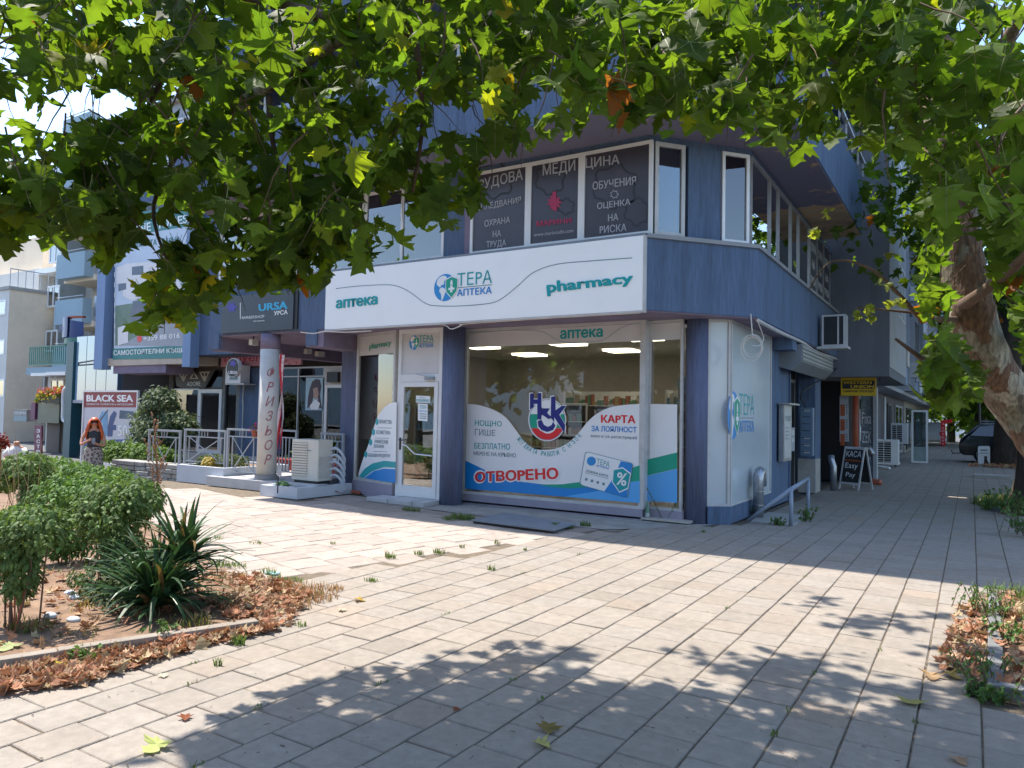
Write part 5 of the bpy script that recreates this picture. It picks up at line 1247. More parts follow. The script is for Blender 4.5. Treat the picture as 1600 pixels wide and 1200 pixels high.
# shop doors and fronts down the street
XG = -2.99; GS = Fr((XG, 24.6), (XG, 70))
t = thing('shop_door', 'open white framed glass shop door standing in the side street', 'door')
df = Fr((onY(1424, 700, 33.5).x, 33.5), (onY(1450, 700, 33.5).x, 33.5)); mb = MB(); df.frame(mb, 0, df.len, 0.02, 2.1, 0.07, -0.05, 0); mb.build('frame', PVC, t)
q = MB(); df.box(q, 0.07, df.len-0.07, 0.65, 2.03, -0.03, -0.02); q.build('pane', GLASSD, t); q = MB(); df.box(q, 0.07, df.len-0.07, 0.09, 0.649, -0.03, -0.018); q.build('lower_panel', mat('aqua_panel', (0.22,0.30,0.30), 0.5), t)
t = thing('red_shop_sign', 'red vertical and horizontal shop sign far down the side street', 'sign')
rf = Fr((-4, 44), (4, 44)); shape(rf, [(1470,697),(1477,697),(1477,663),(1470,663)], REDP, t, 'upright_board', 0, 0.1); shape(rf, [(1470,663),(1488,660),(1488,655),(1470,657)], REDP, t, 'top_board', 0.15, 0.1)
for k, ch in enumerate('АПТЕКА'): textpx(rf, ch, [(1471.8,670+5*k),(1475.2,670+5*k),(1475.2,667+5*k),(1471.8,667+5*k)], WHITEP, t, c=0.01)
for k, (y0_, y1_, c_) in enumerate(((25,27.5,(0.08,0.07,0.12)),(28,30.2,(0.2,0.19,0.2)),(34.5,36,(0.35,0.33,0.2)),(38,42,(0.1,0.13,0.14)),(45,49,(0.2,0.12,0.1)),(52,57,(0.3,0.3,0.28)))):
    window(GS, y0_-24.6, y1_-24.6, 0.15, 2.4, D.objects['blue_white_block' if y0_ < 44 else 'pale_block'], mat('street_frame_%d' % (k % 2), (0.35,0.35,0.35) if k % 2 else (0.08,0.08,0.09), 0.5), GLASSD, w=0.09, mull=((y0_+y1_)/2-24.6,), c=0.06, name='shop_window')
# money transfer sign
t = thing('money_transfer_sign', 'yellow and black money transfer sign hanging under the grey block', 'sign')
wf = Fr((-4, 19.9), (0, 19.9)); YEL = mat('sign_yellow', (0.62,0.40,0.01), 0.4, 0.04)
def ws(p, m, n, c): return shape(wf, p, m, t, n, c)
ws([(1314,618),(1369,618.5),(1369,589),(1314,589)], YEL, 'board', 0.0); mb = MB(); a_, b_ = wf.px(1314, 618); c_, d_ = wf.px(1369, 589); wf.box(mb, a_, c_, b_, d_, -0.12, -0.003); mb.build('casing', BLACKP, t)
ws([(1316,607.5),(1367,607.5),(1367,594.5),(1316,594.5)], BLACKP, 'black_field', 0.003)
textpx(wf, 'WESTERN', [(1317,600),(1362,600),(1362,595.5),(1317,595.5)], YEL, t, bold=0.05, c=0.007); textpx(wf, 'UNION', [(1329,606.5),(1366,606.5),(1366,601.5),(1329,601.5)], YEL, t, bold=0.05, c=0.007)
textpx(wf, 'ПАРИЧНИ ПРЕВОДИ', [(1318,613.5),(1365,613.5),(1365,609.5),(1318,609.5)], BLACKP, t, bold=0.04, c=0.006)
mb = MB(); mb.box(-1.9, -1.88, 20.0, 20.02, 2.6, 2.69); mb.box(-2.5, -2.48, 20.0, 20.02, 2.6, 2.69); mb.build('hanger', DKFR, t)
t = thing('price_ladder_sign', 'tall white signboard with dark red squares beside the blue pier', 'sign')
lf = Fr((-4, 20.3), (0, 20.3)); shape(lf, [(1312,690),(1326,690),(1325,618),(1312,618)], PALEGREY, t, 'board', 0, 0.04)
OR = mat('dark_orange_print', (0.30,0.07,0.02), 0.5)
for k in range(3):
    shape(lf, [(1313,650+23*k),(1320,650+23*k),(1320,632+23*k),(1313,632+23*k)], OR, t, 'square', 0.004)
    for j in range(4): shape(lf, [(1322,634+23*k+4*j),(1324,634+23*k+4*j),(1324,632.5+23*k+4*j),(1322,632.5+23*k+4*j)], BLACKP, t, 'mark', 0.004)
t = thing('orange_drainpipe', 'orange brown plastic drainpipe running down behind the chalkboard', 'pipe')
p0_ = onY(1337, 618, 21.2); mb = MB(); mb.tube([(p0_.x, 21.2, 2.65), (p0_.x, 21.2, 0.35)], 0.075, 12); mb.tube([(p0_.x, 21.2, 0.35), (p0_.x+0.02, 21.15, 0.12), (p0_.x+0.25, 21.0, 0.09), (p0_.x+0.62, 20.8, 0.09)], 0.075, 12); mb.build('tube', RUST, t, smooth=True)
t = thing('graffiti_cabinet', 'grey blue street cabinet scrawled with white graffiti', 'cabinet')
c0_ = onY(1345, 740, 21.5); c1_ = onY(1364, 740, 21.5)
MB().box(c0_.x, c1_.x, 21.5, 22.2, 0, 2.4).build('body', mat('cabinet_grey_blue', (0.13,0.18,0.22), 0.6, 0.2, 4, stain=(0.5,0.52,0.52), stain_amt=0.8, stain_scale=7), t, bevel=0.01)
MB().box(c1_.x+0.01, c1_.x+0.1, 21.4, 21.7, 0, 2.5).build('post', PALEGREY, t)
gf = Fr((c0_.x, 21.5), (c1_.x, 21.5))
for k, s_ in enumerate(('Fixa','ZEK','OMA')): text(gf, s_, 0.03, gf.len-0.04, 1.55-0.5*k, 1.85-0.5*k, WHITEP, t, c=0.004)
mb = MB(); mb.tube(smooth_pts([(c0_.x+0.1, 21.4, 0.0), (c0_.x+0.1, 21.4, 0.75), (c0_.x+0.2, 21.4, 0.92), (c0_.x+0.3, 21.4, 0.75)], 4), 0.07, 10); mb.build('vent_pipe', GALV, t, smooth=True)
# chalkboard
ab = thing('a_board', 'black folding chalkboard with white frame and white chalk words on the pavement', 'chalkboard', (-2.33, 19.25, 0), radians(-26))
def leaf_panel(sy, name):
    h, w, d = 1.0, 0.26, 0.26
    mb = MB()
    def P_(x, t, o=0): return (x, sy*(d*(1-t)+0.012)+sy*o*0.9, h*t+o*0.2)
    def q4(x0, x1, t0, t1, o0, o1):
        mb.add([P_(x0,t0,o0),P_(x1,t0,o0),P_(x1,t1,o0),P_(x0,t1,o0),P_(x0,t0,o1),P_(x1,t0,o1),P_(x1,t1,o1),P_(x0,t1,o1)],
               [(0,3,2,1),(4,5,6,7),(0,1,5,4),(1,2,6,5),(2,3,7,6),(3,0,4,7)])
    q4(-w, -w+0.035, 0, 1, 0, 0.025); q4(w-0.035, w, 0, 1, 0, 0.025); q4(-w+0.035, w-0.035, 0.94, 1, 0, 0.025); q4(-w+0.035, w-0.035, 0.12, 0.17, 0, 0.025)
    fr_ = mb.build('frame', PVCG, ab); mb.v = []; mb.f = []
    mb2 = mb; q4(-w+0.036, w-0.036, 0.172, 0.938, 0.004, 0.016); mb2.build('slate', mat('chalk_slate', (0.02,0.022,0.022), 0.8, 0.3, 8), fr_)
    return P_
leaf_panel(-1, 'front'); leaf_panel(1, 'back')
def chalk(s_, x0, x1, t0, t1, m):
    me = text_mesh(s_, 0.004); xs_ = [v.co.x for v in me.vertices]; ys_ = [v.co.y for v in me.vertices]
    for v in me.vertices:
        u_ = (v.co.x-min(xs_))/(max(xs_)-min(xs_)); w_ = (v.co.y-min(ys_))/(max(ys_)-min(ys_)); tt = t0+(t1-t0)*w_
        v.co = (x0+(x1-x0)*u_, -(0.26*(1-tt)+0.012)-0.022, tt+0.006)
    me.materials.append(m); link(D.objects.new('lettering', me), ab)
chalk('КАСА', -0.19, 0.19, 0.76, 0.9, WHITEP); chalk('Easy', -0.17, 0.15, 0.46, 0.62, WHITEP); chalk('Pay', -0.12, 0.12, 0.26, 0.40, WHITEP)
mb = MB(); mb.box(-0.2, 0.2, -0.012-0.26*0.36-0.022, -0.012-0.26*0.36-0.018, 0.66, 0.70); mb.build('orange_stripe', OR, ab)
t = thing('metal_bin', 'dented grey metal downpipe foot beside the pier', 'pipe', (-2.72, 18.6, 0))
mb = MB(); mb.tube([(0,0,0),(0,0,0.55),(-0.05,0.02,0.7),(-0.06,0.05,0.8)], 0.07, 12); mb.build('tube', GALV, t, smooth=True)
# street air conditioners
def condenser(name, lab, x, y, z, w=0.8, h=0.72, d=0.32, rz=0.0, legs=True):
    t = thing(name, lab, 'air conditioner', (x, y, z), rz, None)
    MB().box(0, w, 0, d, 0, h).build('casing', PVC, t, bevel=0.012)
    f_ = Fr((0, 0), (w, 0)); q = MB(); f_.box(q, 0.05, w*0.66, 0.08, h-0.08, 0.001, 0.004); q.build('fan_opening', DKFR, t)
    grille(f_, 0.05, w*0.66, 0.08, h-0.08, 9, PVC, t, c=0.014, h=0.016)
    q = MB(); f_.box(q, w*0.34-0.01, w*0.34+0.01, 0.08, h-0.08, 0.005, 0.017); q.build('grille_bar', PVC, t)
    q = MB(); q.box(0.08, 0.14, 0.02, d-0.02, -0.06, -0.001); q.box(w-0.14, w-0.08, 0.02, d-0.02, -0.06, -0.001); q.build('foot', DKFR, t)
    return t
condenser('air_conditioner', 'large white condenser standing on the pavement beside the purple wall', -2.93, 29.8, 0.08, 0.72, 0.9)
condenser('air_conditioner', 'smaller white condenser on the wall behind the large one in the side street', -2.85, 34.6, 0.72, 0.62, 0.85)
t = thing('air_conditioner', 'white framed dark condenser hanging at the end of the blue floor band', 'air conditioner', (-2.66, 16.6, 3.16))
q = MB(); q.box(0, 0.45, 0, 0.36, 0, 0.66); q.build('casing', DKFR, t)
f_ = Fr((0, -0.002), (0.45, -0.002)); q = MB(); f_.frame(q, 0, 0.45, 0, 0.66, 0.035, 0.0, 0.02); f_.box(q, 0.30, 0.33, 0.045, 0.615, 0.0, 0.018); q.build('front_frame', PVCG, t)
f_ = Fr((0.452, 0), (0.452, 0.36)); q = MB(); f_.box(q, 0, 0.36, 0, 0.66, 0.0, 0.004); q.build('side_panel', PALEGREY, t)
q = MB(); q.box(-0.1, 0.5, -0.04, 0.4, -0.05, -0.001); q.build('bracket', PVCG, t)
for k, (y_, lab) in enumerate(((28.5,'white bent drainpipe left of the large street condenser'),(32.5,'thin white drainpipe left of the glass shop door'))):
    t = thing('drainpipe', lab, 'pipe', (-2.9, y_, 0)); mb = MB(); mb.tube([(0,0,2.6),(0,0,0.25),(0.1,-0.1,0.08),(0.55,-0.5,0.05)], 0.05, 8); mb.build('tube', PVC, t, smooth=True)
# info boards and mailbox
IF = Fr((-3.12, 11.42), (-3.12, 17.7))
def ip(x, y, c=0.0): return IF.px(x, y, c)
t = thing('notice_board', 'tall narrow white notice board in a metal case on the side wall', 'notice board')
a_, b_ = ip(1214, 721); c_, d_ = ip(1227, 634); mb = MB(); IF.box(mb, a_, c_, b_, d_, 0.03, 0.12); mb.build('case', GALV, t); mb = MB(); IF.box(mb, a_+0.05, c_-0.05, b_+0.06, d_-0.05, 0.121, 0.124); mb.build('poster', PVCG, t)
mb = MB(); IF.box(mb, a_-0.05, c_+0.15, d_+0.01, d_+0.04, 0.02, 0.24); mb.build('hood', GALV, t)
BF2 = Fr((-3.12+0.124, 11.42), (-3.12+0.124, 17.7)); text(BF2, 'ЧУЛКИ', a_+0.12, c_-0.1, d_-0.3, d_-0.2, GREYP, t, c=0.005)
for k in range(4): 
    mb = MB(); BF2.box(mb, a_+0.15, c_-0.3, d_-0.42-0.07*k, d_-0.44-0.07*k, 0.002, 0.004); mb.build('line_of_print', GREYP, t)
t = thing('meter_box', 'small grey electricity box with paper stickers beside the notice board', 'box')
a_, b_ = ip(1230, 705); c_, d_ = ip(1236, 668); mb = MB(); IF.box(mb, a_, c_, b_, d_, 0.03, 0.07); mb.build('body', PALEGREY, t)
for y_ in (672, 684): a2, b2 = ip(1231, y_+7); c2_, d2 = ip(1235.5, y_); mb = MB(); IF.box(mb, a2, c2_, b2, d2, 0.071, 0.074); mb.build('sticker', PVCG, t)
MF = Fr((-3.6, 17.0), (-2.9, 17.0)); t = thing('mailboxes', 'grey blue column of stacked mailboxes in the dark doorway recess', 'mailbox')
a_, b_ = MF.px(1250, 712); c_, d_ = MF.px(1270, 637); MBX = mat('mailbox_paint', (0.12,0.19,0.27), 0.5, 0.1, 5)
mb = MB(); MF.box(mb, a_, c_, b_, d_, -0.2, 0.0); mb.build('cabinet', MBX, t, bevel=0.004)
for k in range(7):
    z0_ = b_+(d_-b_)*k/7; mb = MB(); MF.box(mb, a_+0.015, c_-0.02, z0_+0.012, z0_+(d_-b_)/7-0.008, 0.002, 0.014); dr = mb.build('letter_flap', MBX, t)
    mb = MB(); MF.box(mb, a_+0.04, c_-0.06, z0_+(d_-b_)/7-0.06, z0_+(d_-b_)/7-0.045, 0.0145, 0.018); mb.build('slot', BLACKP, dr)
    if k in (0, 1, 2, 6): mb = MB(); MF.box(mb, a_+0.08, a_+0.2, z0_+0.07, z0_+0.11, 0.0145, 0.017); mb.build('label', PVCG, dr)
# doorway to the flats
DW = Fr((-3.35, 15.7), (-3.35, 17.55)); window(DW, 0.05, 1.75, 0.05, 2.5, bld, mat('old_alu_frame', (0.25,0.25,0.24), 0.4, 0.1, metal=0.4), GLASSD, w=0.07, mull=(0.6, 1.2), trans=(1.95,), name='entrance_door')
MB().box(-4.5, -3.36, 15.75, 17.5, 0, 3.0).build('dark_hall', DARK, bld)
t = thing('shutter_box', 'grey slatted roller shutter housing over the entrance of the flats', 'shutter')
sh0, sh1 = 14.75, 18.4
mb = MB(); mb.add([(-3.13,sh0,2.62),(-2.9,sh0,2.55),(-2.72,sh0,2.72),(-2.72,sh0,3.05),(-3.13,sh0,3.05),(-3.13,sh1,2.62),(-2.9,sh1,2.55),(-2.72,sh1,2.72),(-2.72,sh1,3.05),(-3.13,sh1,3.05)],
    [(0,1,2,3,4),(9,8,7,6,5),(1,6,7,2),(2,7,8,3),(0,5,6,1),(3,8,9,4)]); mb.build('housing', PALEGREY if False else mat('housing_grey', (0.20,0.22,0.24), 0.5, 0.1), t)
for k in range(4): MB().box(-2.719, -2.70, sh0+0.02, sh1-0.02, 2.745+0.075*k, 2.80+0.075*k).build('slat', mat('slat_grey', (0.26,0.27,0.28), 0.5, 0.1), t)
# vent pipe and hand rail by the side pane
t = thing('vent_pipe', 'shiny galvanised vent pipe with a bent top standing by the side pane', 'pipe', (-2.98, 12.55, 0))
mb = MB(); mb.tube([(0,0,0),(0,0,0.62)]+[(0+0.0, 0.10-0.10*cos(t_), 0.62+0.12*sin(t_)) for t_ in (0.4,0.8,1.2,1.57,2.0,2.4,2.9)]+[(0,0.2,0.5)], 0.085, 16); mb.build('tube', GALV, t, smooth=True)
for z in (0.2, 0.42, 0.60): MB().cyl(0, 0, z, z+0.012, 0.089, 16).build('seam', GALV, t)
t = thing('hand_rail', 'blue grey tubular hand rail at the cellar steps beside the blue wall', 'railing')
def bar(a, b, r=0.03): 
    q = MB(); q.tube([a, b], r, 8); return q.build('tube', PAINTM, t, smooth=True)
ra, rb_ = Vector((-2.33,11.85,0)), Vector((-2.36,13.40,0)); up_ = Vector((0,0,0.56))
bar(ra, ra+up_); bar(rb_, rb_+Vector((0,0,0.62))); bar(ra+up_, rb_+Vector((0,0,0.62))); bar(ra+up_, Vector((-2.95,11.75,0.03))); bar(rb_+Vector((0,0,0.62)), Vector((-3.05,13.3,0.05)))
pit = tag(MB().box(-3.0, -2.3, 11.9, 13.35, -0.005, 0.004).build('cellar_pit', CONC, None), kind='structure')
# cables at the side
cable([onX(1183,500,-2.73)]+[onX(x, y, -2.70) for x, y in ((1190,518),(1193,530),(1186,540),(1175,540))], 0.008, WIRE, 'pale cable dropping from the corner of the blue band to the coil')
t = thing('cable_coil', 'coil of white cable hanging below the corner of the blue band', 'cable')
cc_ = onX(1176, 543, -2.68)
for k in range(6):
    r_ = 0.125+0.010*(k % 3); mb = MB(); ox, oz = 0.012*sin(k*2.1), 0.02*cos(k*1.7)
    mb.tube([(cc_.x+0.93*(r_*cos(p)+ox), cc_.y+0.36*(r_*cos(p)+ox)-0.008*k, cc_.z+oz+r_*(1.15+0.08*k)*0.85*sin(p)) for p in [i*2*pi/24 for i in range(25)]], 0.0055, 5, cap=False); mb.build('loop', WIRE, t, smooth=True)
mb = MB(); mb.tube([(cc_.x, cc_.y, cc_.z+0.13), (cc_.x-0.03, cc_.y, SO)], 0.008, 5); mb.build('hanger', WIRE, t)
cable([(-2.77,11.5,3.12),(-2.76,13,3.09),(-2.76,15,3.10),(-2.76,16.5,3.05),(-2.76,19.3,3.10)], 0.03, PVCG, 'pale cable duct along the lower edge of the blue band')
cable([onX(1321,540,-2.7), onX(1318,552,-2.75), onX(1303,580,-2.8), (-3.05,16.6,2.2), (-3.1,17.2,1.9), (-3.1,17.3,1.6)], 0.014, BLKC, 'black cable slanting down past the shutter to the mailboxes')
# bottle and plate
t = thing('glass_bottle', 'empty green glass bottle standing in the corner by the window plinth', 'bottle', (-4.29, 10.98, 0))
mb = MB(); mb.tube([(0,0,0),(0,0,0.15),(0,0,0.19),(0,0,0.23),(0,0,0.29)], [0.035,0.035,0.03,0.014,0.014], 14); mb.build('body', mat('green_glass', (0.12,0.25,0.18), 0.1, 0.05), t, smooth=True); MB().cyl(0, 0, 0.06, 0.12, 0.036, 14).build('label', PVCG, t)
t = thing('metal_plate', 'blue grey steel cover plate lying on the paving before the window', 'plate')
P4 = [gnd(735,817), gnd(865,834), gnd(900,823), gnd(790,805)]
mb = MB(); mb.prism([(p.x, p.y) for p in P4], 0.03, 0.045); mb.build('plate', mat('rusty_blue_steel', (0.20,0.24,0.28), 0.5, 0.12, 3, metal=0.3, stain=(0.16,0.12,0.10), stain_amt=0.4, stain_scale=5), t)
mb = MB(); c4 = sum((p for p in P4), Vector())/4
mb.prism([(c4.x+(p.x-c4.x)*0.95, c4.y+(p.y-c4.y)*0.95) for p in P4], 0.0, 0.0295); mb.build('frame', DKFR, t)
t = thing('rubble', 'heap of broken tiles and dry leaves at the foot of the blue pillar', 'rubble')
rr_ = random.Random(4)
for k in range(14):
    x, y = rr_.uniform(-10.6,-10.1), rr_.uniform(10.35,10.75); o_ = MB().box(-0.09, 0.09, -0.06, 0.06, 0, 0.02).build('tile_shard', TILEG if k % 3 else RUST, t); o_.location = (x, y, 0.01+0.008*k); o_.rotation_euler = (rr_.uniform(-.3,.3), rr_.uniform(-.3,.3), rr_.uniform(0,3))

# car parked under the trees
def car(name, lab, x, y, rz, col, L=4.6, Wd=1.85, Hh=1.66, detail=True):
    t = thing(name, lab, 'car', (x, y, 0), rz)
    M = mat('paint_'+name, col, 0.25, 0.03, coat=0.6); GLZ = mat('car_glass', (0.03,0.045,0.06), 0.08, 0.05, spec=0.9); TY = mat('tyre', (0.02,0.02,0.02), 0.8)
    prof = [(0.02,0.42),(0.0,0.75),(0.06,0.98),(0.16,1.05),(0.62,1.55),(0.8,Hh-0.03),(1.4,Hh),(2.4,Hh-0.03),(2.75,1.5),(3.3,1.08),(4.2,0.95),(4.52,0.78),(4.6,0.5),(4.5,0.3),(0.15,0.3)]
    prof = [(a*L/4.6, b) for a, b in prof]
    def ins(b): return 0.0 if b < 1.0 else 0.17*(b-1.0)/0.6
    mb = MB(); n = len(prof)
    mb.add([(a, ins(b), b) for a, b in prof]+[(a, Wd-ins(b), b) for a, b in prof], [tuple(range(n-1,-1,-1))[::-1], tuple(range(n, 2*n))[::-1]]+[(i, (i+1) % n, n+(i+1) % n, n+i)[::-1] for i in range(n)])
    mb.build('body', M, t, bevel=0.03)
    for sy in (0, 1):
        def W_(a, b): return (a*L/4.6, (ins(b)-0.004) if sy == 0 else (Wd-ins(b)+0.004), b)
        for q in ([(0.42,1.12),(0.75,1.5),(1.25,1.55),(1.25,1.1)],[(1.31,1.1),(1.31,1.55),(2.1,1.53),(2.1,1.08)],[(2.16,1.08),(2.16,1.53),(2.5,1.46),(3.0,1.1)]):
            mb = MB(); mb.add([W_(*p) for p in q], [(0,1,2,3)]); mb.build('side_window', GLZ, t)
        for wx in (0.85, 3.7):
            mb = MB(); yy = -0.01 if sy == 0 else Wd-0.21; xx = wx*L/4.6
            mb.tube([(xx, yy, 0.34), (xx, yy+0.22, 0.34)], 0.34, 24); wh = mb.build('wheel', TY, t)
            yo = -0.02 if sy == 0 else Wd+0.02
            for k in range(5):
                a_ = k*2*pi/5; mb = MB(); mb.tube([(xx, yo, 0.34), (xx+0.21*cos(a_), yo, 0.34+0.21*sin(a_))], 0.028, 6); mb.build('spoke', GALV, wh)
            mb = MB(); mb.tube([(xx+0.22*cos(p), yo, 0.34+0.22*sin(p)) for p in [i*2*pi/20 for i in range(21)]], 0.02, 6, cap=False); mb.build('rim', GALV, wh)
    mb = MB(); mb.add([(-0.005,0.3,1.0),(-0.005,0.05,1.0),(-0.005,0.05,0.75),(-0.005,0.3,0.75)], [(0,1,2,3)]); mb.build('tail_light', mat('tail_red', (0.3,0.01,0.01), 0.3), t)
    mb = MB(); mb.tube([(0.8,0.22,Hh+0.06),(2.2,0.22,Hh+0.06)], 0.02, 6); mb.build('roof_rail', GALV, t)
    if detail: mb = MB(); mb.tube([(0.1,0.9,0.35),(-0.25,0.9,0.33),(-0.28,0.9,0.46)], 0.025, 6); mb.build('tow_bar', DKFR, t)
    return t
car('parked_car', 'dark car with a tow bar parked nose in behind the farther plane trunk', -0.45, 36.2, 0, (0.008,0.009,0.014))
car('distant_car', 'pale car at the far end of the side street', -1.6, 60, radians(90), (0.45,0.46,0.48), detail=False)
car('silver_car', 'silver car parked behind the dark car', 0.6, 42.5, 0, (0.30,0.32,0.34), detail=False)
car('blue_car', 'dark teal car seen right of the farther plane trunk', 4.6, 33.0, radians(90), (0.03,0.08,0.10), detail=False)
t = thing('pavement_sign', 'white rounded pavement sign with a small dark dog picture', 'sign')
sf = Fr((-3, 35.0), (3, 35.0)); shape(sf, rnd([(1528,726),(1547,726),(1547,697),(1528,697)], 0.14), PVC, t, 'board', 0, 0.1)
shape(sf, [(1537,725),(1538,715),(1537,712),(1539,713),(1541,713),(1542.5,712),(1542,716),(1543,720),(1546,725)], BLACKP, t, 'dog_shape', 0.004); shape(sf, [(1532,704),(1543,704),(1543,702.5),(1532,702.5)], BLACKP, t, 'line_of_print', 0.004); shape(sf, [(1531,708.5),(1544,708.5),(1544,707.5),(1531,707.5)], GREYP, t, 'line_of_print', 0.004)
t = thing('concrete_slab', 'loose grey concrete slab lying by the kerb', 'slab', (0.35, 26.5, 0)); MB().box(-0.3, 0.6, -0.35, 0.35, 0, 0.09).build('slab_body', CONC, t)
lp = thing('lamp_post', 'thin dark lamp post far down the side street', 'lamp post', (0.4, 50, 0)); MB().cyl(0, 0, 0, 6, 0.07, 8, 0.05).build('post', DKFR, lp); MB().box(-0.1, 0.8, -0.08, 0.08, 5.95, 6.05).build('lamp_head', GALV, lp)

# kerbs
kb = thing('kerb', 'weathered concrete kerb stones along the front of the left flower bed', 'kerb')
KCON = mat('warm_kerb_concrete', (0.25,0.215,0.18), 0.9, 0.15, 5, 0.5, 50, stain=(0.14,0.12,0.10), stain_amt=0.4)
def kerb(p, q, par, w=0.09, h=0.075, gap=0.006, seg_px=None, mat_=KCON):
    p, q = Vector((p[0], p[1])), Vector((q[0], q[1])); L = (q-p).length; n = max(1, round(L/0.62)) ; d = (q-p)/L; nn = Vector((-d.y, d.x))
    for k in range(n):
        a, b = p+d*(L*k/n+gap/2), p+d*(L*(k+1)/n-gap/2)
        mb = MB(); mb.prism([(a.x, a.y), (b.x, b.y), (b.x+nn.x*w, b.y+nn.y*w), (a.x+nn.x*w, a.y+nn.y*w)], -0.03, h+random.uniform(-.004, .004)); mb.build('kerb_stone', mat_, par, bevel=0.008)
kerb((K1.x+kd.x*2.2, K1.y+kd.y*2.2), (K0.x, K0.y), kb)
kr = thing('kerb', 'grey blue kerb stones round the leafy tree pit at the right edge', 'kerb')
KM = mat('grey_kerb', (0.16,0.165,0.17), 0.85, 0.12, 4, 0.4, 50)
kerb((1.6, 5.15), (0.07, 5.25), kr, w=-0.09, h=0.08, mat_=KM); kerb((0.07, 5.25), (0.13, 8.3), kr, w=-0.09, h=0.045, mat_=KM)
kr2 = thing('kerb', 'short grey kerb stone in the grass at the foot of the middle plane tree', 'kerb')
kerb((0.3, 16.3), (0.9, 16.25), kr2, mat_=KM)
mb = MB(); 
def mound(x0, x1, y0, y1, z, name, st_=0.14):
    m2 = MB(); nx = int((x1-x0)/st_)+1; ny = int((y1-y0)/st_)+1
    for j in range(ny+1):
        for i in range(nx+1):
            x, y = x0+(x1-x0)*i/nx, y0+(y1-y0)*j/ny; e = min(i, nx-i, j, ny-j); m2.v.append((x, y, z*min(1, e/2)+0.02*noise.noise(Vector((x*4, y*4, 1)))+0.002))
    for j in range(ny):
        for i in range(nx): m2.f.append((j*(nx+1)+i, j*(nx+1)+i+1, (j+1)*(nx+1)+i+1, (j+1)*(nx+1)+i))
    return tag(m2.build(name, SOIL, None, smooth=True), kind='structure')
mound(0.1, 2.6, 5.2, 8.4, 0.045, 'tree_pit_soil'); mound(0.4, 2.4, 16.0, 19.3, 0.04, 'tree_pit_soil'); mound(0.4, 3, 33.2, 36.0, 0.05, 'tree_pit_soil')

# ================================================================== LEAVES
def plane_leaf(curl, seed):
    """one lobed plane leaf, tip along -Z, about 1 unit long, lying near the XZ plane"""
    r = random.Random(seed)
    half = [(0.0,0.0),(0.12,0.05),(0.36,0.08),(0.27,-0.07),(0.34,-0.12),(0.63,-0.27),(0.45,-0.32),(0.44,-0.42),(0.21,-0.39),(0.27,-0.53),(0.38,-0.61),(0.21,-0.71),(0.13,-0.86),(0.0,-1.0)]
    R_ = [(x*(1+r.uniform(-.1,.1)), z*(1+r.uniform(-.06,.06))) for x, z in half[:-1]]+[half[-1]]
    L_ = [(-x*(1+r.uniform(-.1,.1)), z*(1+r.uniform(-.06,.06))) for x, z in half[1:-1]][::-1]
    out = R_+L_
    def yy(x, z): return curl*(x*x*1.3+(z+0.4)**2*0.9)+0.16*abs(x)*(1 if seed % 2 else -0.6)+0.10*sin(9*x+seed)*abs(x)+0.05*sin(7*z+seed*2)
    vs = [(x, yy(x, z), z) for x, z in out]; c = [(0, yy(0,-.3)-0.03, -0.28), (0, yy(0,-.62)-0.03, -0.6)]
    n = len(out); vs += c; f = []
    for i in range(n):
        j = (i+1) % n; zm = (out[i][1]+out[j][1])/2; f.append((i, j, n if zm > -0.45 else n+1))
    # close the centre line
    f += [(n, n+1, 8), (n+1, n, n-7)] if False else []
    k = [i for i in range(n)]
    # bridge triangles where the fan switches centre
    for i in range(n):
        j = (i+1) % n; h = (i+2) % n
        z0 = (out[i][1]+out[j][1])/2 > -0.45; z1 = (out[j][1]+out[h][1])/2 > -0.45
        if z0 != z1: f.append((j, n+1, n) if z0 else (j, n, n+1))
    # petiole
    b = len(vs); vs += [(-0.012,0,0),(0.012,0,0),(0.012,0.05,0.34),(-0.012,0.05,0.34)]; f.append((b,b+1,b+2,b+3))
    return vs, f
LV = [plane_leaf(c, s) for c, s in ((0.3,1),(-0.3,2),(0.75,3),(0.1,4),(-0.6,5),(0.5,6),(-0.9,7))]
VEIN = mat('leaf_vein', (0.17,0.20,0.06), 0.6, 0.1)
LM = []
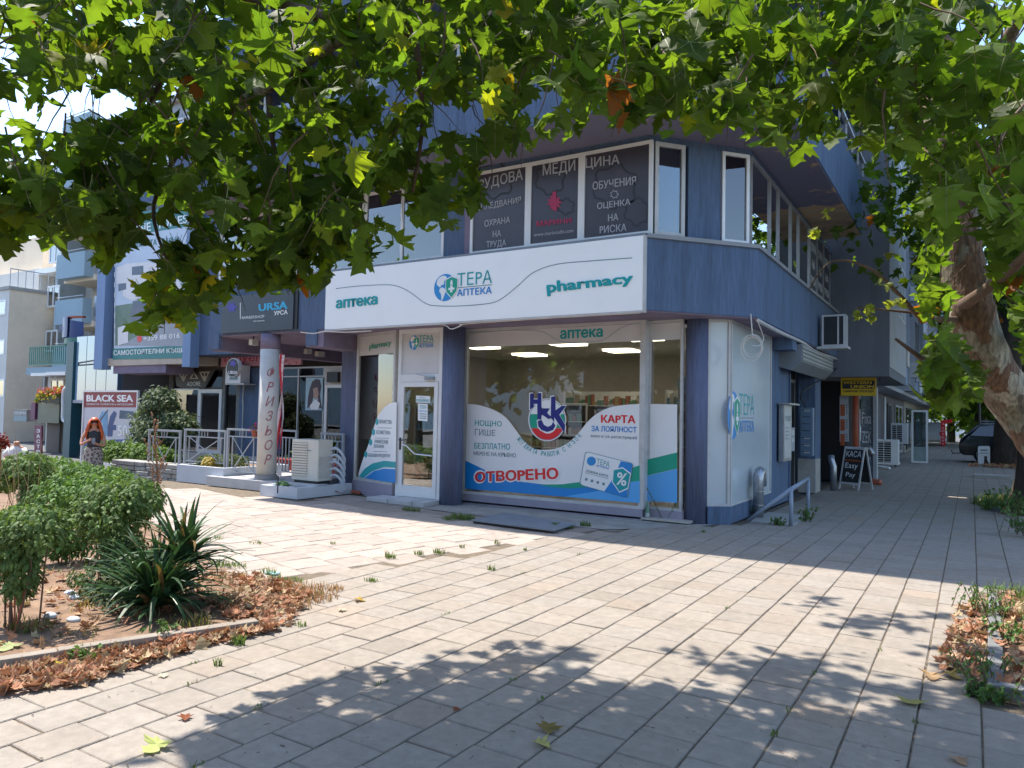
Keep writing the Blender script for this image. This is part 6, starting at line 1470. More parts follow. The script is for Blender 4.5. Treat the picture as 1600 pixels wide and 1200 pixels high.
for i, (v, f) in enumerate(LV):
    v = list(v); f = list(f); nf = len(f); surf = lambda x, z: min(v[:-4], key=lambda q: (q[0]-x)**2+(q[2]-z)**2)[1]
    for tx, tz in ((0,-0.96),(0.56,-0.27),(-0.56,-0.27),(0.33,0.06),(-0.33,0.06)):
        d_ = Vector((tx, 0, tz)); pn = Vector((-tz, 0, tx)).normalized()*0.010
        for side in (0.007, -0.007):
            pr = None
            for k in range(4):
                t_ = k/3*0.93; c_ = d_*t_; y_ = 0.0
                # height of the blade under this point
                for a_, b_, c__ in [q for q in f[:nf] if len(q) == 3]:
                    A_, B_, C_ = Vector(v[a_]), Vector(v[b_]), Vector(v[c__]); den = (B_.z-C_.z)*(A_.x-C_.x)+(C_.x-B_.x)*(A_.z-C_.z)
                    if abs(den) < 1e-9: continue
                    w1 = ((B_.z-C_.z)*(c_.x-C_.x)+(C_.x-B_.x)*(c_.z-C_.z))/den; w2 = ((C_.z-A_.z)*(c_.x-C_.x)+(A_.x-C_.x)*(c_.z-C_.z))/den
                    if w1 >= -.01 and w2 >= -.01 and w1+w2 <= 1.01: y_ = w1*A_.y+w2*B_.y+(1-w1-w2)*C_.y; break
                w_ = pn*(1-0.7*t_); n0 = len(v); v += [(c_.x-w_.x, y_+side, c_.z-w_.z), (c_.x+w_.x, y_+side, c_.z+w_.z)]
                if pr is not None: f.append((pr, pr+1, n0+1, n0))
                pr = n0
    me = D.meshes.new('plane_leaf'); me.from_pydata(v, [], f); me.materials.append(LEAFO); me.materials.append(VEIN); me.polygons.foreach_set('material_index', [0]*(nf-1)+[1]*(len(f)-nf+1)); me.polygons.foreach_set('use_smooth', [True]*len(me.polygons)); LM.append(me)
def rot_leaf(r, droop=0.5):
    yaw = r.uniform(0, 2*pi); tilt = abs(r.gauss(0, 0.62)) + 0.12; roll = r.gauss(0, 0.35)
    return Matrix.Rotation(yaw, 3, 'Z') @ Matrix.Rotation(tilt, 3, 'X') @ Matrix.Rotation(roll, 3, 'Y')
def leaf_col(r, yellow=0.02):
    k = r.random()
    if k < yellow: return (0.17*r.uniform(.8,1.2), 0.19*r.uniform(.8,1.1), 0.025)
    if k < yellow+0.005: return (0.14, 0.05, 0.02)
    g = r.uniform(0.6, 1.3); w = r.uniform(-0.006, 0.014)
    return (0.050*g+w, 0.088*g+w*0.8, 0.019*g)
class Leaves:
    def __init__(s): s.L = []
    def add(s, p, M, sz, c): s.L.append((Vector(p), M, sz, c, random.randrange(len(LV))))
    def flush(s, parent, singles=295, name='leaf', mass='foliage'):
        vis = []
        for i, (p, M, sz, c, k) in enumerate(s.L):
            q = project(p)
            if q[2] > 0.3 and -40 < q[0] < 1640 and -40 < q[1] < 1240: vis.append((-sz/q[2], i))
        vis.sort(); one = {i for _, i in vis[:singles]}
        V = []; F_ = []; Cc = []
        inv = Matrix.Translation(-Vector(parent.location)) if parent else Matrix()
        off = Vector(parent.location)
        for i, (p, M, sz, c, k) in enumerate(s.L):
            if i in one:
                o = D.objects.new(name, LM[k]); link(o, parent); m4 = (M*1.0).to_4x4(); o.matrix_local = Matrix.Translation(p-off) @ M.to_4x4() @ Matrix.Scale(sz, 4); o.color = (*c, 1)
            else:
                n0 = len(V); vv, ff = LV[k]; Ms = M*sz; pp = p-off
                V += [tuple(Ms @ Vector(v)+pp) for v in vv]; F_ += [tuple(a+n0 for a in f) for f in ff]; Cc += [c]*len(ff)
        if V:
            me = D.meshes.new(mass); me.from_pydata(V, [], F_); me.polygons.foreach_set('use_smooth', [True]*len(me.polygons)); me.materials.append(LEAFA); tint_mesh(me, Cc)
            o = D.objects.new(mass, me); link(o, parent); o['kind'] = 'stuff'
        return len(one), len(s.L)-len(one)

def inpoly(x, y, P):
    c = False; n = len(P); j = n-1
    for i in range(n):
        if (P[i][1] > y) != (P[j][1] > y) and x < (P[j][0]-P[i][0])*(y-P[i][1])/(P[j][1]-P[i][1])+P[i][0]: c = not c
        j = i
    return c
CLEAR = [[(205,345),(300,325),(302,392),(262,398),(240,425),(212,440),(190,425)], [(528,440),(740,400),(1018,367),(1018,490),(528,514)],[(1480,300),(1530,330),(1560,440),(1610,570),(1610,680),(1540,620),(1490,540)],   # openings of the crown through which sky and houses show
    [(85,135),(215,150),(205,185),(95,200)], [(-10,20),(40,60),(30,110),(-10,130)], [(-10,160),(22,165),(25,215),(-10,230)],
    [(655,5),(690,5),(690,60),(660,50)], [(690,165),(760,170),(765,215),(660,235),(655,215)], [(750,230),(1440,250),(1440,380),(1015,520),(740,520),(560,440),(735,400)],
    [(560,350),(560,300),(640,300),(640,350)], [(240,250),(300,250),(290,275),(240,280)], [(580,130),(650,150),(650,175),(600,175)], [(825,130),(920,150),(905,160),(850,190),(826,180)],
    [(1008,130),(1030,130),(1030,155),(1008,155)], [(1320,190),(1345,190),(1345,215),(1320,210)], [(345,478),(400,462),(520,478),(520,760),(300,760),(300,532)], [(-10,420),(205,430),(205,560),(-10,760)]]
LIT = [(-200,1260),(325,1230),(340,1130),(400,1100),(550,1048),(690,1030),(745,1000),(830,965),(880,990),(950,1040),(1040,1055),(1100,1010),(1200,990),(1230,925),(1330,912),(1480,935),(1480,600),(-200,600)]
def clear_at(x, y): return any(inpoly(x, y, P) for P in CLEAR)
def twig(L, r, start, length, leaves, size, MBt, yellow=0.02, spread=0.25, test=True, rad=0.006, lo=None):
    d = Vector((r.gauss(0, .5), r.gauss(0, .5), r.uniform(-1.0, -0.25))).normalized(); p = Vector(start); pts = [p.copy()]
    for k in range(5):
        d = (d+Vector((r.gauss(0,.16), r.gauss(0,.16), -0.10))).normalized(); p = p+d*length/5; pts.append(p.copy())
    n_ok = 0
    for k in range(leaves):
        t = r.uniform(0.15, 1.0)*5; i = min(4, int(t)); q = pts[i].lerp(pts[i+1], t-i)
        o = Vector((r.gauss(0,spread*.35), r.gauss(0,spread*.35), r.gauss(0,spread*.2)-0.03))
        sz = size*r.uniform(0.62, 1.25); M = rot_leaf(r); pos = q+o
        if test:
            s = project(pos+M @ Vector((0,0,-0.5))*sz)
            if clear_at(s[0], s[1]): continue
            if lo is not None and not lo(s[0], s[1], sz, s[2]): continue
            gp_ = project(pos-SHIFT*(pos.z/SHIFT.z))
            if gp_[2] > 0 and inpoly(gp_[0], gp_[1], LIT): continue
        L.add(pos, M, sz, leaf_col(r, yellow)); n_ok += 1
    if n_ok > leaves*0.5: MBt.tube(pts, [rad*(1-0.15*i) for i in range(6)], 5)
    return n_ok

# lower limit of the near foliage, photo heights along x
LOW = [(-100,395),(60,385),(130,410),(210,420),(222,495),(262,505),(335,525),(345,470),(400,455),(520,470),(555,425),(600,390),(640,360),(695,370),(770,350),(775,285),(800,270),(865,265),(880,220),(930,205),(1000,200),(1060,195),(1110,225),(1180,245),(1240,235),(1262,215),(1290,245),(1390,240),(1430,300),(1440,420),(1450,560),(1400,600),(1385,640),(1520,648),(1540,560),(1600,560),(1700,600)]
def low(x):
    for (x0, y0), (x1, y1) in zip(LOW, LOW[1:]):
        if x0 <= x <= x1: return y0+(y1-y0)*(x-x0)/(x1-x0)
    return 300
def lo_ok(x, y, sz, w): return y+0.35*sz*FPX/max(w, .5) < low(x)+10+24*sin(x*0.031+1)+16*sin(x*0.093)
rl_ = random.Random(42)

# near plane tree on the right
tn = thing('plane_tree', 'near plane tree with a leaning mottled trunk and big leaves at the right edge', 'tree', (0.86, 6.75, 0))
off = Vector((0.86, 6.75, 0))
def branch(pts, rads, parent, off_, name='branch', m=BARK, n=10, sm=5):
    P_ = smooth_pts(pts, sm); R_ = []
    for i in range(len(P_)):
        t = i/(len(P_)-1)*(len(rads)-1); k = min(len(rads)-2, int(t)); R_.append(rads[k]+(rads[k+1]-rads[k])*(t-k))
    R_ = [r*(1+0.12*noise.noise(Vector((i*0.55, 3.1, 0)))) for i, r in enumerate(R_)]
    mb = MB(); mb.tube([p-off_ for p in P_], R_, n)
    if rads[0] > 0.1:      # knobbly surface
        for i, v in enumerate(mb.v):
            c = P_[min(len(P_)-1, i//n)]-off_; d = Vector(v)-c; mb.v[i] = tuple(c+d*(1+0.16*noise.noise((Vector(v)+off_)*3.0)+0.06*noise.noise((Vector(v)+off_)*9)))
    return mb.build(name, m, parent, smooth=True), P_
tr_pts = [Vector((0.95,6.8,-0.05)), Vector((0.80,6.78,0.6)), Vector((0.58,6.72,1.25)), at(1592,640,5.6), at(1530,540,5.5), at(1508,440,5.5), at(1494,330,5.55), at(1475,200,5.6), at(1462,60,5.8), at(1470,-150,6.0), at(1440,-420,6.4)]
branch(tr_pts, [0.25,0.215,0.19,0.165,0.155,0.155,0.14,0.15,0.13,0.11,0.09], tn, off, 'trunk', n=26, sm=9)
BR = []
for pts, rd in (([at(1470,130,5.7), at(1400,30,5.2), at(1290,-60,4.8), at(1120,-110,4.6)], [0.08,0.07,0.05,0.03]),
                ([at(1500,500,5.5), at(1440,495,5.0), at(1410,465,4.8), at(1360,420,4.7), at(1300,408,4.6), at(1262,455,4.6)], [0.03,0.018,0.012,0.008,0.005,0.003]),
                ([at(1505,560,5.4), at(1470,580,4.7), at(1440,560,4.3), at(1400,530,4.1)], [0.035,0.025,0.015,0.008]),
                ([at(1480,250,5.6), at(1540,120,5.0), at(1600,20,4.4)], [0.07,0.05,0.03]),
                ([at(1440,490,5.0), at(1340,480,4.7)], [0.01,0.005]),
                ([at(1500,480,5.5), at(1570,430,4.5), at(1640,360,3.6)], [0.05,0.03,0.02]),
                ([at(1470,-100,6), at(1300,-250,6), at(1000,-320,6.2), at(700,-300,6.4)], [0.11,0.09,0.07,0.05])):
    branch(pts, rd, tn, off, m=BARK if rd[0] > 0.06 else TWIG); BR += pts
LN = Leaves(); tw = MB()
def region(L, r, poly, n, d0, d1, size, MBt, length=0.45, leaves=7, yellow=0.015, rad=0.005):
    xs_ = [p[0] for p in poly]; ys_ = [p[1] for p in poly]; k = 0; tries = 0
    while k < n and tries < n*30:
        tries += 1
        x, y = r.uniform(min(xs_), max(xs_)), r.uniform(min(ys_), max(ys_))
        if not inpoly(x, y, poly): continue
        d = r.uniform(d0, d1); L_px = length*FPX/d
        p = at(x, y-L_px*0.45, d)
        if twig(L, r, p, length, leaves, size, MBt, yellow, lo=lo_ok, rad=rad) >= leaves*0.4: k += 1
        else: k += 0.2
# regions of the crown as they hang into view (photo heights), at their own distances
region(LN, rl_, [(1130,-60),(1460,-60),(1460,250),(1250,240),(1130,230)], 70, 3.2, 5.0, 0.155, tw)
region(LN, rl_, [(1430,-60),(1640,-60),(1640,330),(1440,330)], 52, 3.2, 5.0, 0.155, tw)
region(LN, rl_, [(1470,330),(1640,330),(1640,560),(1545,560),(1520,420)], 26, 4.2, 5.2, 0.17, tw)
region(LN, rl_, [(1390,520),(1525,530),(1520,640),(1395,620)], 16, 3.9, 4.9, 0.18, tw, 0.3, 6)
region(LN, rl_, [(1420,300),(1500,300),(1480,520),(1430,480)], 8, 4.2, 5.0, 0.15, tw, 0.3, 5)
region(LN, rl_, [(1550,230),(1640,170),(1640,300),(1570,310)], 3, 1.9, 2.3, 0.17, tw, 0.3, 3, yellow=0)
for (x, y) in ((1340,490),(1350,478),(1382,440),(1395,470),(1360,500),(1268,360),(1300,330)):     # small pale shoots
    for k in range(4): LN.add(at(x+rl_.uniform(-9,9), y+rl_.uniform(-6,6), 4.6), rot_leaf(rl_), rl_.uniform(0.04, 0.07), (0.14,0.16,0.05))
mb = MB(); mb.tube(smooth_pts([at(1478,290,4.9), at(1470,380,4.85), at(1463,470,4.8), at(1487,530,4.85)], 6), 0.006, 5); mb.build('hanging_shoot', mat('pale_shoot', (0.35,0.30,0.2), 0.7), tn)
tw.v = [tuple(Vector(v)-off) for v in tw.v]; tw.build('twigs', TWIG, tn)['kind'] = 'stuff'
cN = LN.flush(tn)

# overhanging tree whose trunk stands behind the camera
to = thing('plane_tree', 'overhanging plane tree whose leafy boughs fill the upper left of the view', 'tree', (1.6, -2.2, 0))
off = Vector((1.6, -2.2, 0))
branch([Vector((1.6,-2.2,-0.05)), Vector((1.5,-2.1,1.2)), Vector((1.25,-1.7,2.6)), Vector((0.7,-0.9,4.2)), Vector((0,0.4,5.6))], [0.3,0.26,0.23,0.19,0.15], to, off, 'trunk', n=16)
B = [([Vector((0.7,-0.9,4.2)), Vector((-0.4,1.4,4.6)), at(665,0,4.2), at(535,55,4.3), at(400,145,4.4), at(300,205,4.6), at(150,240,4.8)], [0.15,0.11,0.06,0.05,0.042,0.032,0.02]),
     ([at(640,-40,4.2), at(650,60,4.3), at(660,190,4.4), at(645,300,4.5)], [0.035,0.02,0.014,0.008]),
     ([Vector((0,0.4,5.6)), at(900,-120,4.6), at(880,20,4.4), at(890,70,4.4), at(960,120,4.4)], [0.13,0.06,0.03,0.02,0.01]),
     ([at(420,150,4.4), at(430,240,4.4), at(470,330,4.4), at(500,400,4.4)], [0.02,0.014,0.010,0.006]),
     ([at(560,40,4.3), at(290,-20,4.6), at(285,60,4.6), at(250,130,4.6), at(200,225,4.7)], [0.04,0.03,0.02,0.014,0.008]),
     ([at(300,205,4.6), at(240,320,4.5), at(270,430,4.4)], [0.018,0.012,0.006]),
     ([Vector((0,0.4,5.6)), Vector((-1.6,1.5,5.9)), Vector((-3.2,2.4,6.1)), Vector((-4.6,2.9,6.0))], [0.13,0.09,0.05,0.02]),
     ([at(885,60,4.4), at(920,90,4.3), at(925,150,4.3), at(918,175,4.3)], [0.014,0.008,0.005,0.003])]
for pts, rd in B: branch(pts, rd, to, off, m=BARK if rd[0] > 0.06 else TWIG)
LO = Leaves(); tw = MB()
region(LO, rl_, [(-60,-60),(320,-60),(320,330),(210,380),(-60,350)], 100, 3.4, 6.0, 0.155, tw, yellow=0.02)
region(LO, rl_, [(-60,-60),(260,-60),(260,125),(60,140),(-60,210)], 26, 3.4, 5.0, 0.15, tw)
region(LO, rl_, [(300,-60),(620,-60),(620,300),(520,330),(300,300)], 112, 3.4, 6.2, 0.15, tw)
region(LO, rl_, [(600,-60),(880,-60),(880,200),(780,240),(600,230)], 72, 3.4, 6.0, 0.15, tw, yellow=0.04)
region(LO, rl_, [(780,-60),(1160,-60),(1150,190),(820,180)], 84, 3.2, 5.4, 0.16, tw)
region(LO, rl_, [(600,200),(770,240),(760,330),(640,340)], 10, 3.8, 4.8, 0.15, tw, 0.35)
region(LO, rl_, [(300,300),(560,300),(545,420),(450,440),(330,480)], 26, 3.8, 4.9, 0.15, tw, 0.4)
region(LO, rl_, [(215,400),(340,360),(345,520),(225,500)], 22, 4.0, 4.8, 0.13, tw, 0.25, 6, yellow=0.35)
region(LO, rl_, [(390,380),(545,340),(545,460),(400,460)], 18, 4.0, 4.8, 0.14, tw, 0.25, 6)
region(LO, rl_, [(-60,250),(215,300),(210,400),(-60,370)], 26, 3.6, 4.8, 0.16, tw, 0.35)
# boughs above the frame; they throw the leaf shadows on the paving
def shade(poly, n, z0, z1, r, lv=7, size=0.17):
    xs_ = [p[0] for p in poly]; ys_ = [p[1] for p in poly]; k = 0
    while k < n:
        x, y = r.uniform(min(xs_), max(xs_)), r.uniform(min(ys_), max(ys_))
        if not inpoly(x, y, poly): continue
        g = gnd(x, y); z = r.uniform(z0, z1); p = g-SHIFT/abs(SHIFT.z)*z
        k += 1
        s = project(p)
        if s[2] > 0 and 0 < s[0] < 1600 and s[1] > -30:      # only where it stays above the view
            continue
        twig(LO, r, p+Vector((0,0,0.2)), 0.4, lv, size, tw, test=False, spread=0.3)
shade([(390,1260),(395,1120),(560,1065),(690,1040),(760,1010),(850,1075),(1000,1080),(1100,1120),(1200,1060),(1380,1060),(1560,1080),(1700,1260)], 240, 4.6, 7.0, rl_)
shade([(800,1040),(830,985),(880,1000),(900,1060)], 8, 5, 6.5, rl_)
shade([(1485,930),(1640,930),(1640,1130),(1490,1130)], 40, 4.5, 7.0, rl_)
shade([(1230,945),(1330,930),(1460,950),(1480,1000),(1330,985)], 16, 5.5, 7.0, rl_)
shade([(1090,1060),(1110,1022),(1200,1040),(1290,1022),(1340,1070)], 12, 5, 6.5, rl_)
tw.v = [tuple(Vector(v)-off) for v in tw.v]; tw.build('twigs', TWIG, to)['kind'] = 'stuff'
cO = LO.flush(to)
print('leaves', cN, cO)

# ---------------------------------------------------------------- other trees
def far_tree(lab, x, y, h, r0, crown, n, size, seed, lean=(0,0), singles=0, yb=0.02, dark=1.0, m=BARKD, group=None, cz=None, squash=0.75, name='plane_tree'):
    t = thing(name, lab, 'tree', (x, y, 0), 0, group); o3 = Vector((x, y, 0)); r = random.Random(seed)
    top_ = Vector((x+lean[0], y+lean[1], h*0.62))
    branch([o3-Vector((0,0,.1)), o3+Vector((lean[0]*.3, lean[1]*.3, h*0.2)), o3+Vector((lean[0]*.7, lean[1]*.7, h*0.42)), top_], [r0*1.25, r0, r0*0.85, r0*0.4], t, o3, 'trunk', m, 14)
    LL = Leaves(); cz = cz or h*0.68
    cl = []
    for k in range(9):
        a = r.uniform(0, 2*pi); e = r.uniform(0.45, 0.85); c_ = Vector((x+lean[0]+crown*e*cos(a), y+lean[1]+crown*e*sin(a), cz+r.uniform(-.35,.5)*crown*squash)); cl.append(c_)
        branch([top_-Vector((0,0,h*.15)), (top_+c_)/2+Vector((0,0,.2)), c_], [r0*0.4, r0*0.25, r0*0.06], t, o3, 'limb', m, 6, 4)
    for k in range(n):
        c_ = r.choice(cl); p = c_+Vector((r.gauss(0,1), r.gauss(0,1), r.gauss(0,.75)))*crown*0.27
        LL.add(p, rot_leaf(r), size*r.uniform(.7,1.3), tuple(v*dark for v in leaf_col(r, yb)))
    LL.flush(t, singles); return t
far_tree('middle plane tree with a dark trunk in the grass patch at the right edge', 1.08, 17.9, 9.5, 0.36, 3.4, 4200, 0.22, 31, (0.3, 0.2), singles=120)
far_tree('farther plane tree with a thick dark trunk behind the white pavement sign', 1.25, 35.2, 10.5, 0.5, 4.2, 3200, 0.32, 32, (0.2, 0.3), singles=60)
far_tree('sunlit tree at the far end of the side street', 0.6, 66, 12, 0.4, 5.5, 3000, 0.45, 33, name='street_tree')
far_tree('tree closing the far end of the side street on the road side', 8.5, 52, 12, 0.4, 5.5, 2600, 0.5, 34, name='street_tree')
far_tree('low tree filling the gap at the street end', -1.5, 74, 7, 0.3, 4.5, 2600, 0.5, 36, cz=3.2, name='street_tree')
far_tree('low spreading tree behind the silver car', 3.5, 60, 7, 0.3, 4.5, 2600, 0.5, 37, cz=3.4, name='street_tree')
fb2 = thing('distant_block', 'pale distant apartment block closing the view at the street end', 'building')
MB().box(-25, 40, 120, 132, -1, 22).build('wall', PALE, fb2); fbf = Fr((-25, 120), (40, 120))
for i in range(14):
    for j in range(5): window(fbf, 1+4.6*i, 3.2+4.6*i, 2+4*j, 4+4*j, fb2, w=0.15, c=0.05)
far_tree('tree across the road beyond the right edge', 7.5, 24, 11, 0.35, 4.5, 2600, 0.35, 35, name='street_tree')
# across the street behind the camera: seen only as reflections in the panes
for k, (x, y, h) in enumerate(((-15,-9,9),(-8,-13,10),(-22,-6,9),(-1,-16,10),(-29,-11,11),(6,-10,9))):
    far_tree('leafy tree across the street, seen only mirrored in the shop panes', x, y, h, 0.3, 4.4, 2000, 0.62, 50+k, cz=h*0.5, name='street_tree', group='trees across the street')
t = thing('apartment_tower', 'pale apartment tower across the street, mirrored faintly in the window', 'building')
MB().box(-30, -12, -46, -34, 0, 24).build('wall', PALE, t); MB().box(-90, -30.01, -44, -34.5, 0, 14).build('added_wing', GBLUE, t); MB().box(-11.99, 30, -44, -34.5, 0, 15).build('added_wing', PALE, t); tf = Fr((-12, -34), (-30, -34))  # long side blocks added to cover the bright horizon in the reflections
for i in range(7):
    for j in range(7): window(tf, 0.8+2.5*i, 2.4+2.5*i, 2+3*j, 3.6+3*j, t, w=0.1, c=0.03)

# ================================================================== FLOWER BED
def small_leaf(seed):
    r = random.Random(seed); o = [(0,0),(0.16,-0.12),(0.34,-0.10),(0.22,-0.3),(0.36,-0.45),(0.16,-0.52),(0.2,-0.75),(0,-1),(-0.2,-0.75),(-0.16,-0.52),(-0.36,-0.45),(-0.22,-0.3),(-0.34,-0.10),(-0.16,-0.12)]
    vs = [(x, 0.35*(z+0.3)**2+abs(x)*0.3, z) for x, z in o]+[(0,-0.02,-0.3),(0,0.1,-0.7)]; f = []
    n = len(o)
    for i in range(n):
        j = (i+1) % n; zm = (o[i][1]+o[j][1])/2; f.append((i, j, n if zm > -0.5 else n+1))
    f += [(5, n+1, n), (9, n, n+1)]
    return vs, f
SLV = [small_leaf(s) for s in range(3)]
class Mass:
    def __init__(s): s.V = []; s.F = []; s.C = []
    def put(s, shp, M, p, sz, c):
        n0 = len(s.V); Ms = M*sz; s.V += [tuple(Ms @ Vector(v)+p) for v in shp[0]]; s.F += [tuple(a+n0 for a in f) for f in shp[1]]; s.C += [c]*len(shp[1])
    def build(s, name, parent, m=None, kind='stuff'):
        me = D.meshes.new(name); me.from_pydata(s.V, [], s.F); me.materials.append(m or SHRUBM); tint_mesh(me, s.C)
        o = D.objects.new(name, me); link(o, parent)
        if kind: o['kind'] = kind
        return o
def outward(r, d, tilt):      # leaf hanging outwards along direction d
    yaw = atan2(d.x, -d.y); return Matrix.Rotation(yaw+r.gauss(0,.5), 3, 'Z') @ Matrix.Rotation(-tilt+r.gauss(0,.35), 3, 'X') @ Matrix.Rotation(r.gauss(0,.3), 3, 'Y')
def shrub(lab, x, y, blobs, n, size, stems, seed, col=(0.105,0.175,0.058), group=None, name='shrub', cat='shrub', z0=None):
    z0 = hgt(x, y)+0.02 if z0 is None else z0
    t = thing(name, lab, cat, (x, y, z0), 0, group); r = random.Random(seed); M_ = Mass()
    for k in range(n):
        c, rad = r.choice(blobs); d = Vector((r.gauss(0,1), r.gauss(0,1), r.gauss(0,1))).normalized(); q = r.uniform(0.35, 1.0)**0.5
        p = Vector(c)+Vector((d.x*rad[0], d.y*rad[1], d.z*rad[2]))*q*r.uniform(0.88, 1.12)
        if p.z < 0.01: continue
        g = r.uniform(0.7, 1.35); M_.put(r.choice(SLV), outward(r, d, r.uniform(0.2, 1.1)), p, size*r.uniform(.6,1.3), (col[0]*g+r.uniform(0,.012), col[1]*g, col[2]*g))
    M_.build('foliage', t)
    for k in range(stems):
        c, rad = r.choice(blobs); a = r.uniform(0, 2*pi); mb = MB()
        mb.tube([(0.12*cos(a)*r.random()+c[0]*.5, 0.12*sin(a)*r.random()+c[1]*.5, -0.02), (c[0]+.05*cos(a), c[1]+.05*sin(a), c[2]*0.6), (c[0]+.08*cos(a), c[1]+.08*sin(a), c[2])], [0.006,0.005,0.003], 5); mb.build('stem', RUST if k % 3 == 0 else TWIG, t)
    return t
g = gnd(28, 985)
shrub('front shrub with bare reddish stems under drooping green leaves at the left edge', g.x, g.y, [((-0.12,0,0.62),(0.22,0.22,0.22)),((0.12,0.05,0.72),(0.2,0.2,0.16)),((0,0,0.42),(0.14,0.14,0.22)),((-0.3,0.1,0.66),(0.2,0.2,0.2))], 2700, 0.052, 16, 1)
g = gnd(178, 912)
shrub('tallest dense shrub behind the spiky plant', g.x, g.y, [((0,0,0.64),(0.32,0.32,0.30)),((0.2,0.1,0.76),(0.2,0.2,0.18)),((-0.25,0,0.62),(0.26,0.26,0.27)),((0.08,0,0.3),(0.18,0.2,0.28))], 4600, 0.052, 10, 2)
g = gnd(95, 880)
shrub('wide shrub with pale new leaves between the tallest shrub and the left column shrub', g.x, g.y, [((0,0,0.60),(0.34,0.34,0.28)),((0.3,0.2,0.68),(0.26,0.3,0.2)),((0.1,0,0.3),(0.3,0.3,0.25))], 4200, 0.055, 10, 3, (0.10,0.19,0.05))
g = gnd(48, 835)
shrub('column shaped shrub with dark foliage near the left edge', g.x, g.y, [((0,0,0.78),(0.22,0.22,0.22)),((0,0,0.45),(0.16,0.16,0.3)),((-0.35,0.1,0.8),(0.3,0.3,0.2)),((-0.7,0.0,0.68),(0.3,0.3,0.22))], 3400, 0.058, 8, 4)
g = gnd(120, 800)
shrub('farther flat topped shrub in front of the woman', g.x, g.y, [((0,0,0.50),(0.5,0.4,0.25)),((0.6,0.1,0.50),(0.4,0.4,0.22)),((0.3,0,0.25),(0.6,0.4,0.25)),((-0.7,0,0.55),(0.5,0.4,0.25))], 4200, 0.07, 6, 5, (0.11,0.20,0.055))
g = gnd(150, 935)
shrub('low tangle of small green weeds under the tallest shrub', g.x, g.y, [((0,0.1,0.12),(0.4,0.3,0.16)),((0.35,0.1,0.1),(0.3,0.3,0.14)),((-0.2,0.4,0.2),(0.4,0.3,0.2))], 1500, 0.05, 0, 6, (0.06,0.10,0.04))
# spiky plant
yg = gnd(243, 958); yc = thing('yucca', 'spiky yucca with long dark sword leaves at the corner of the flower bed', 'plant', (yg.x, yg.y, 0.03))
BLM = []
for k in range(6):
    r = random.Random(70+k); n = 8; bend = r.uniform(0.1, 0.75); V = []; F_ = []
    for i in range(n+1):
        t = i/n; w = 0.034*(1-t)**0.6*(0.55+0.45*min(1, t*5)); a = bend*t*t
        z = t*cos(a*0.9); y = -t*sin(a)*0.9
        V += [(-w, y-0.012*(1-t), z), (0, y+0.006, z-0.003), (w, y-0.012*(1-t), z)]
    for i in range(n): F_ += [(3*i, 3*i+1, 3*i+4, 3*i+3), (3*i+1, 3*i+2, 3*i+5, 3*i+4)]
    me = D.meshes.new('blade'); me.from_pydata(V, [], F_); me.materials.append(YUCCAM); BLM.append(me)
ry = random.Random(8)
for (cx_, cy_, cz_, n, L0, L1) in ((0,0,0.02,170,0.42,0.74),(-0.10,0.30,0.30,95,0.36,0.62),(-0.22,0.15,0.05,45,0.35,0.6)):
    for k in range(n):
        el = ry.uniform(0.05, 1.45); az = ry.uniform(0, 2*pi); o = D.objects.new('blade', ry.choice(BLM)); link(o, yc)
        L_ = ry.uniform(L0, L1)*(0.75 if el < 0.3 else 1)
        M_ = Matrix.Rotation(az, 4, 'Z') @ Matrix.Rotation(pi/2-el, 4, 'X') @ Matrix.Rotation(ry.gauss(0,.25), 4, 'Z')
        o.matrix_local = Matrix.Translation((cx_+ry.gauss(0,.03), cy_+ry.gauss(0,.03), cz_+ry.uniform(0,.06))) @ M_ @ Matrix.Diagonal((0.85, L_, L_, 1))
        g_ = ry.uniform(.7, 1.3); o.color = (0.04*g_, 0.085*g_, 0.035*g_, 1) if ry.random() > 0.08 else (0.20, 0.13, 0.06, 1)
# dry stalk
sk = thing('dry_stalk', 'tall dead reddish flower stalk standing behind the spiky plant', 'dead plant', (0, 0, 0))
b0 = gnd(252, 905); top_ = at(240, 655, project(b0)[2]); STK = mat('dead_stalk', (0.30,0.15,0.085), 0.8, 0.2, 10)
mb = MB(); mb.tube([b0, b0.lerp(top_, .5)+Vector((.01,.01,0)), top_], [0.013,0.011,0.006], 6); mb.build('stem', STK, sk)
r = random.Random(12)
for k in range(26):
    t = r.uniform(0.45, 1.0); p = b0.lerp(top_, t); a = r.uniform(0, 2*pi); L_ = r.uniform(0.08, 0.2)*(1.3-t*.5); q = p+Vector((cos(a)*L_*.6, sin(a)*L_*.6, L_))
    mb = MB(); mb.tube([p, p.lerp(q, .5)+Vector((cos(a),sin(a),0))*0.02, q], [0.004,0.003,0.002], 4)
    for j in range(4): mb.ball(p.lerp(q, r.uniform(.4,1)), r.uniform(.006,.012), 5, 3)
    mb.build('twig', STK, sk)
dsx = thing('dry_grass_clump', 'thin dry straw coloured stems rising among the shrubs at the left edge', 'dead plant')
for k in range(9):      # dry grass stems by the bushes at the left edge
    p = gnd(r.uniform(0, 75), r.uniform(820, 860)); mb = MB(); q = p+Vector((r.gauss(0,.12), r.gauss(0,.12), r.uniform(0.9, 1.25))); mb.tube([p, p.lerp(q,.6)+Vector((.03,0,0)), q], [0.004,0.003,0.002], 4)
    mb.build('stem', mat('straw', (0.42,0.33,0.17), 0.8, 0.15), dsx)
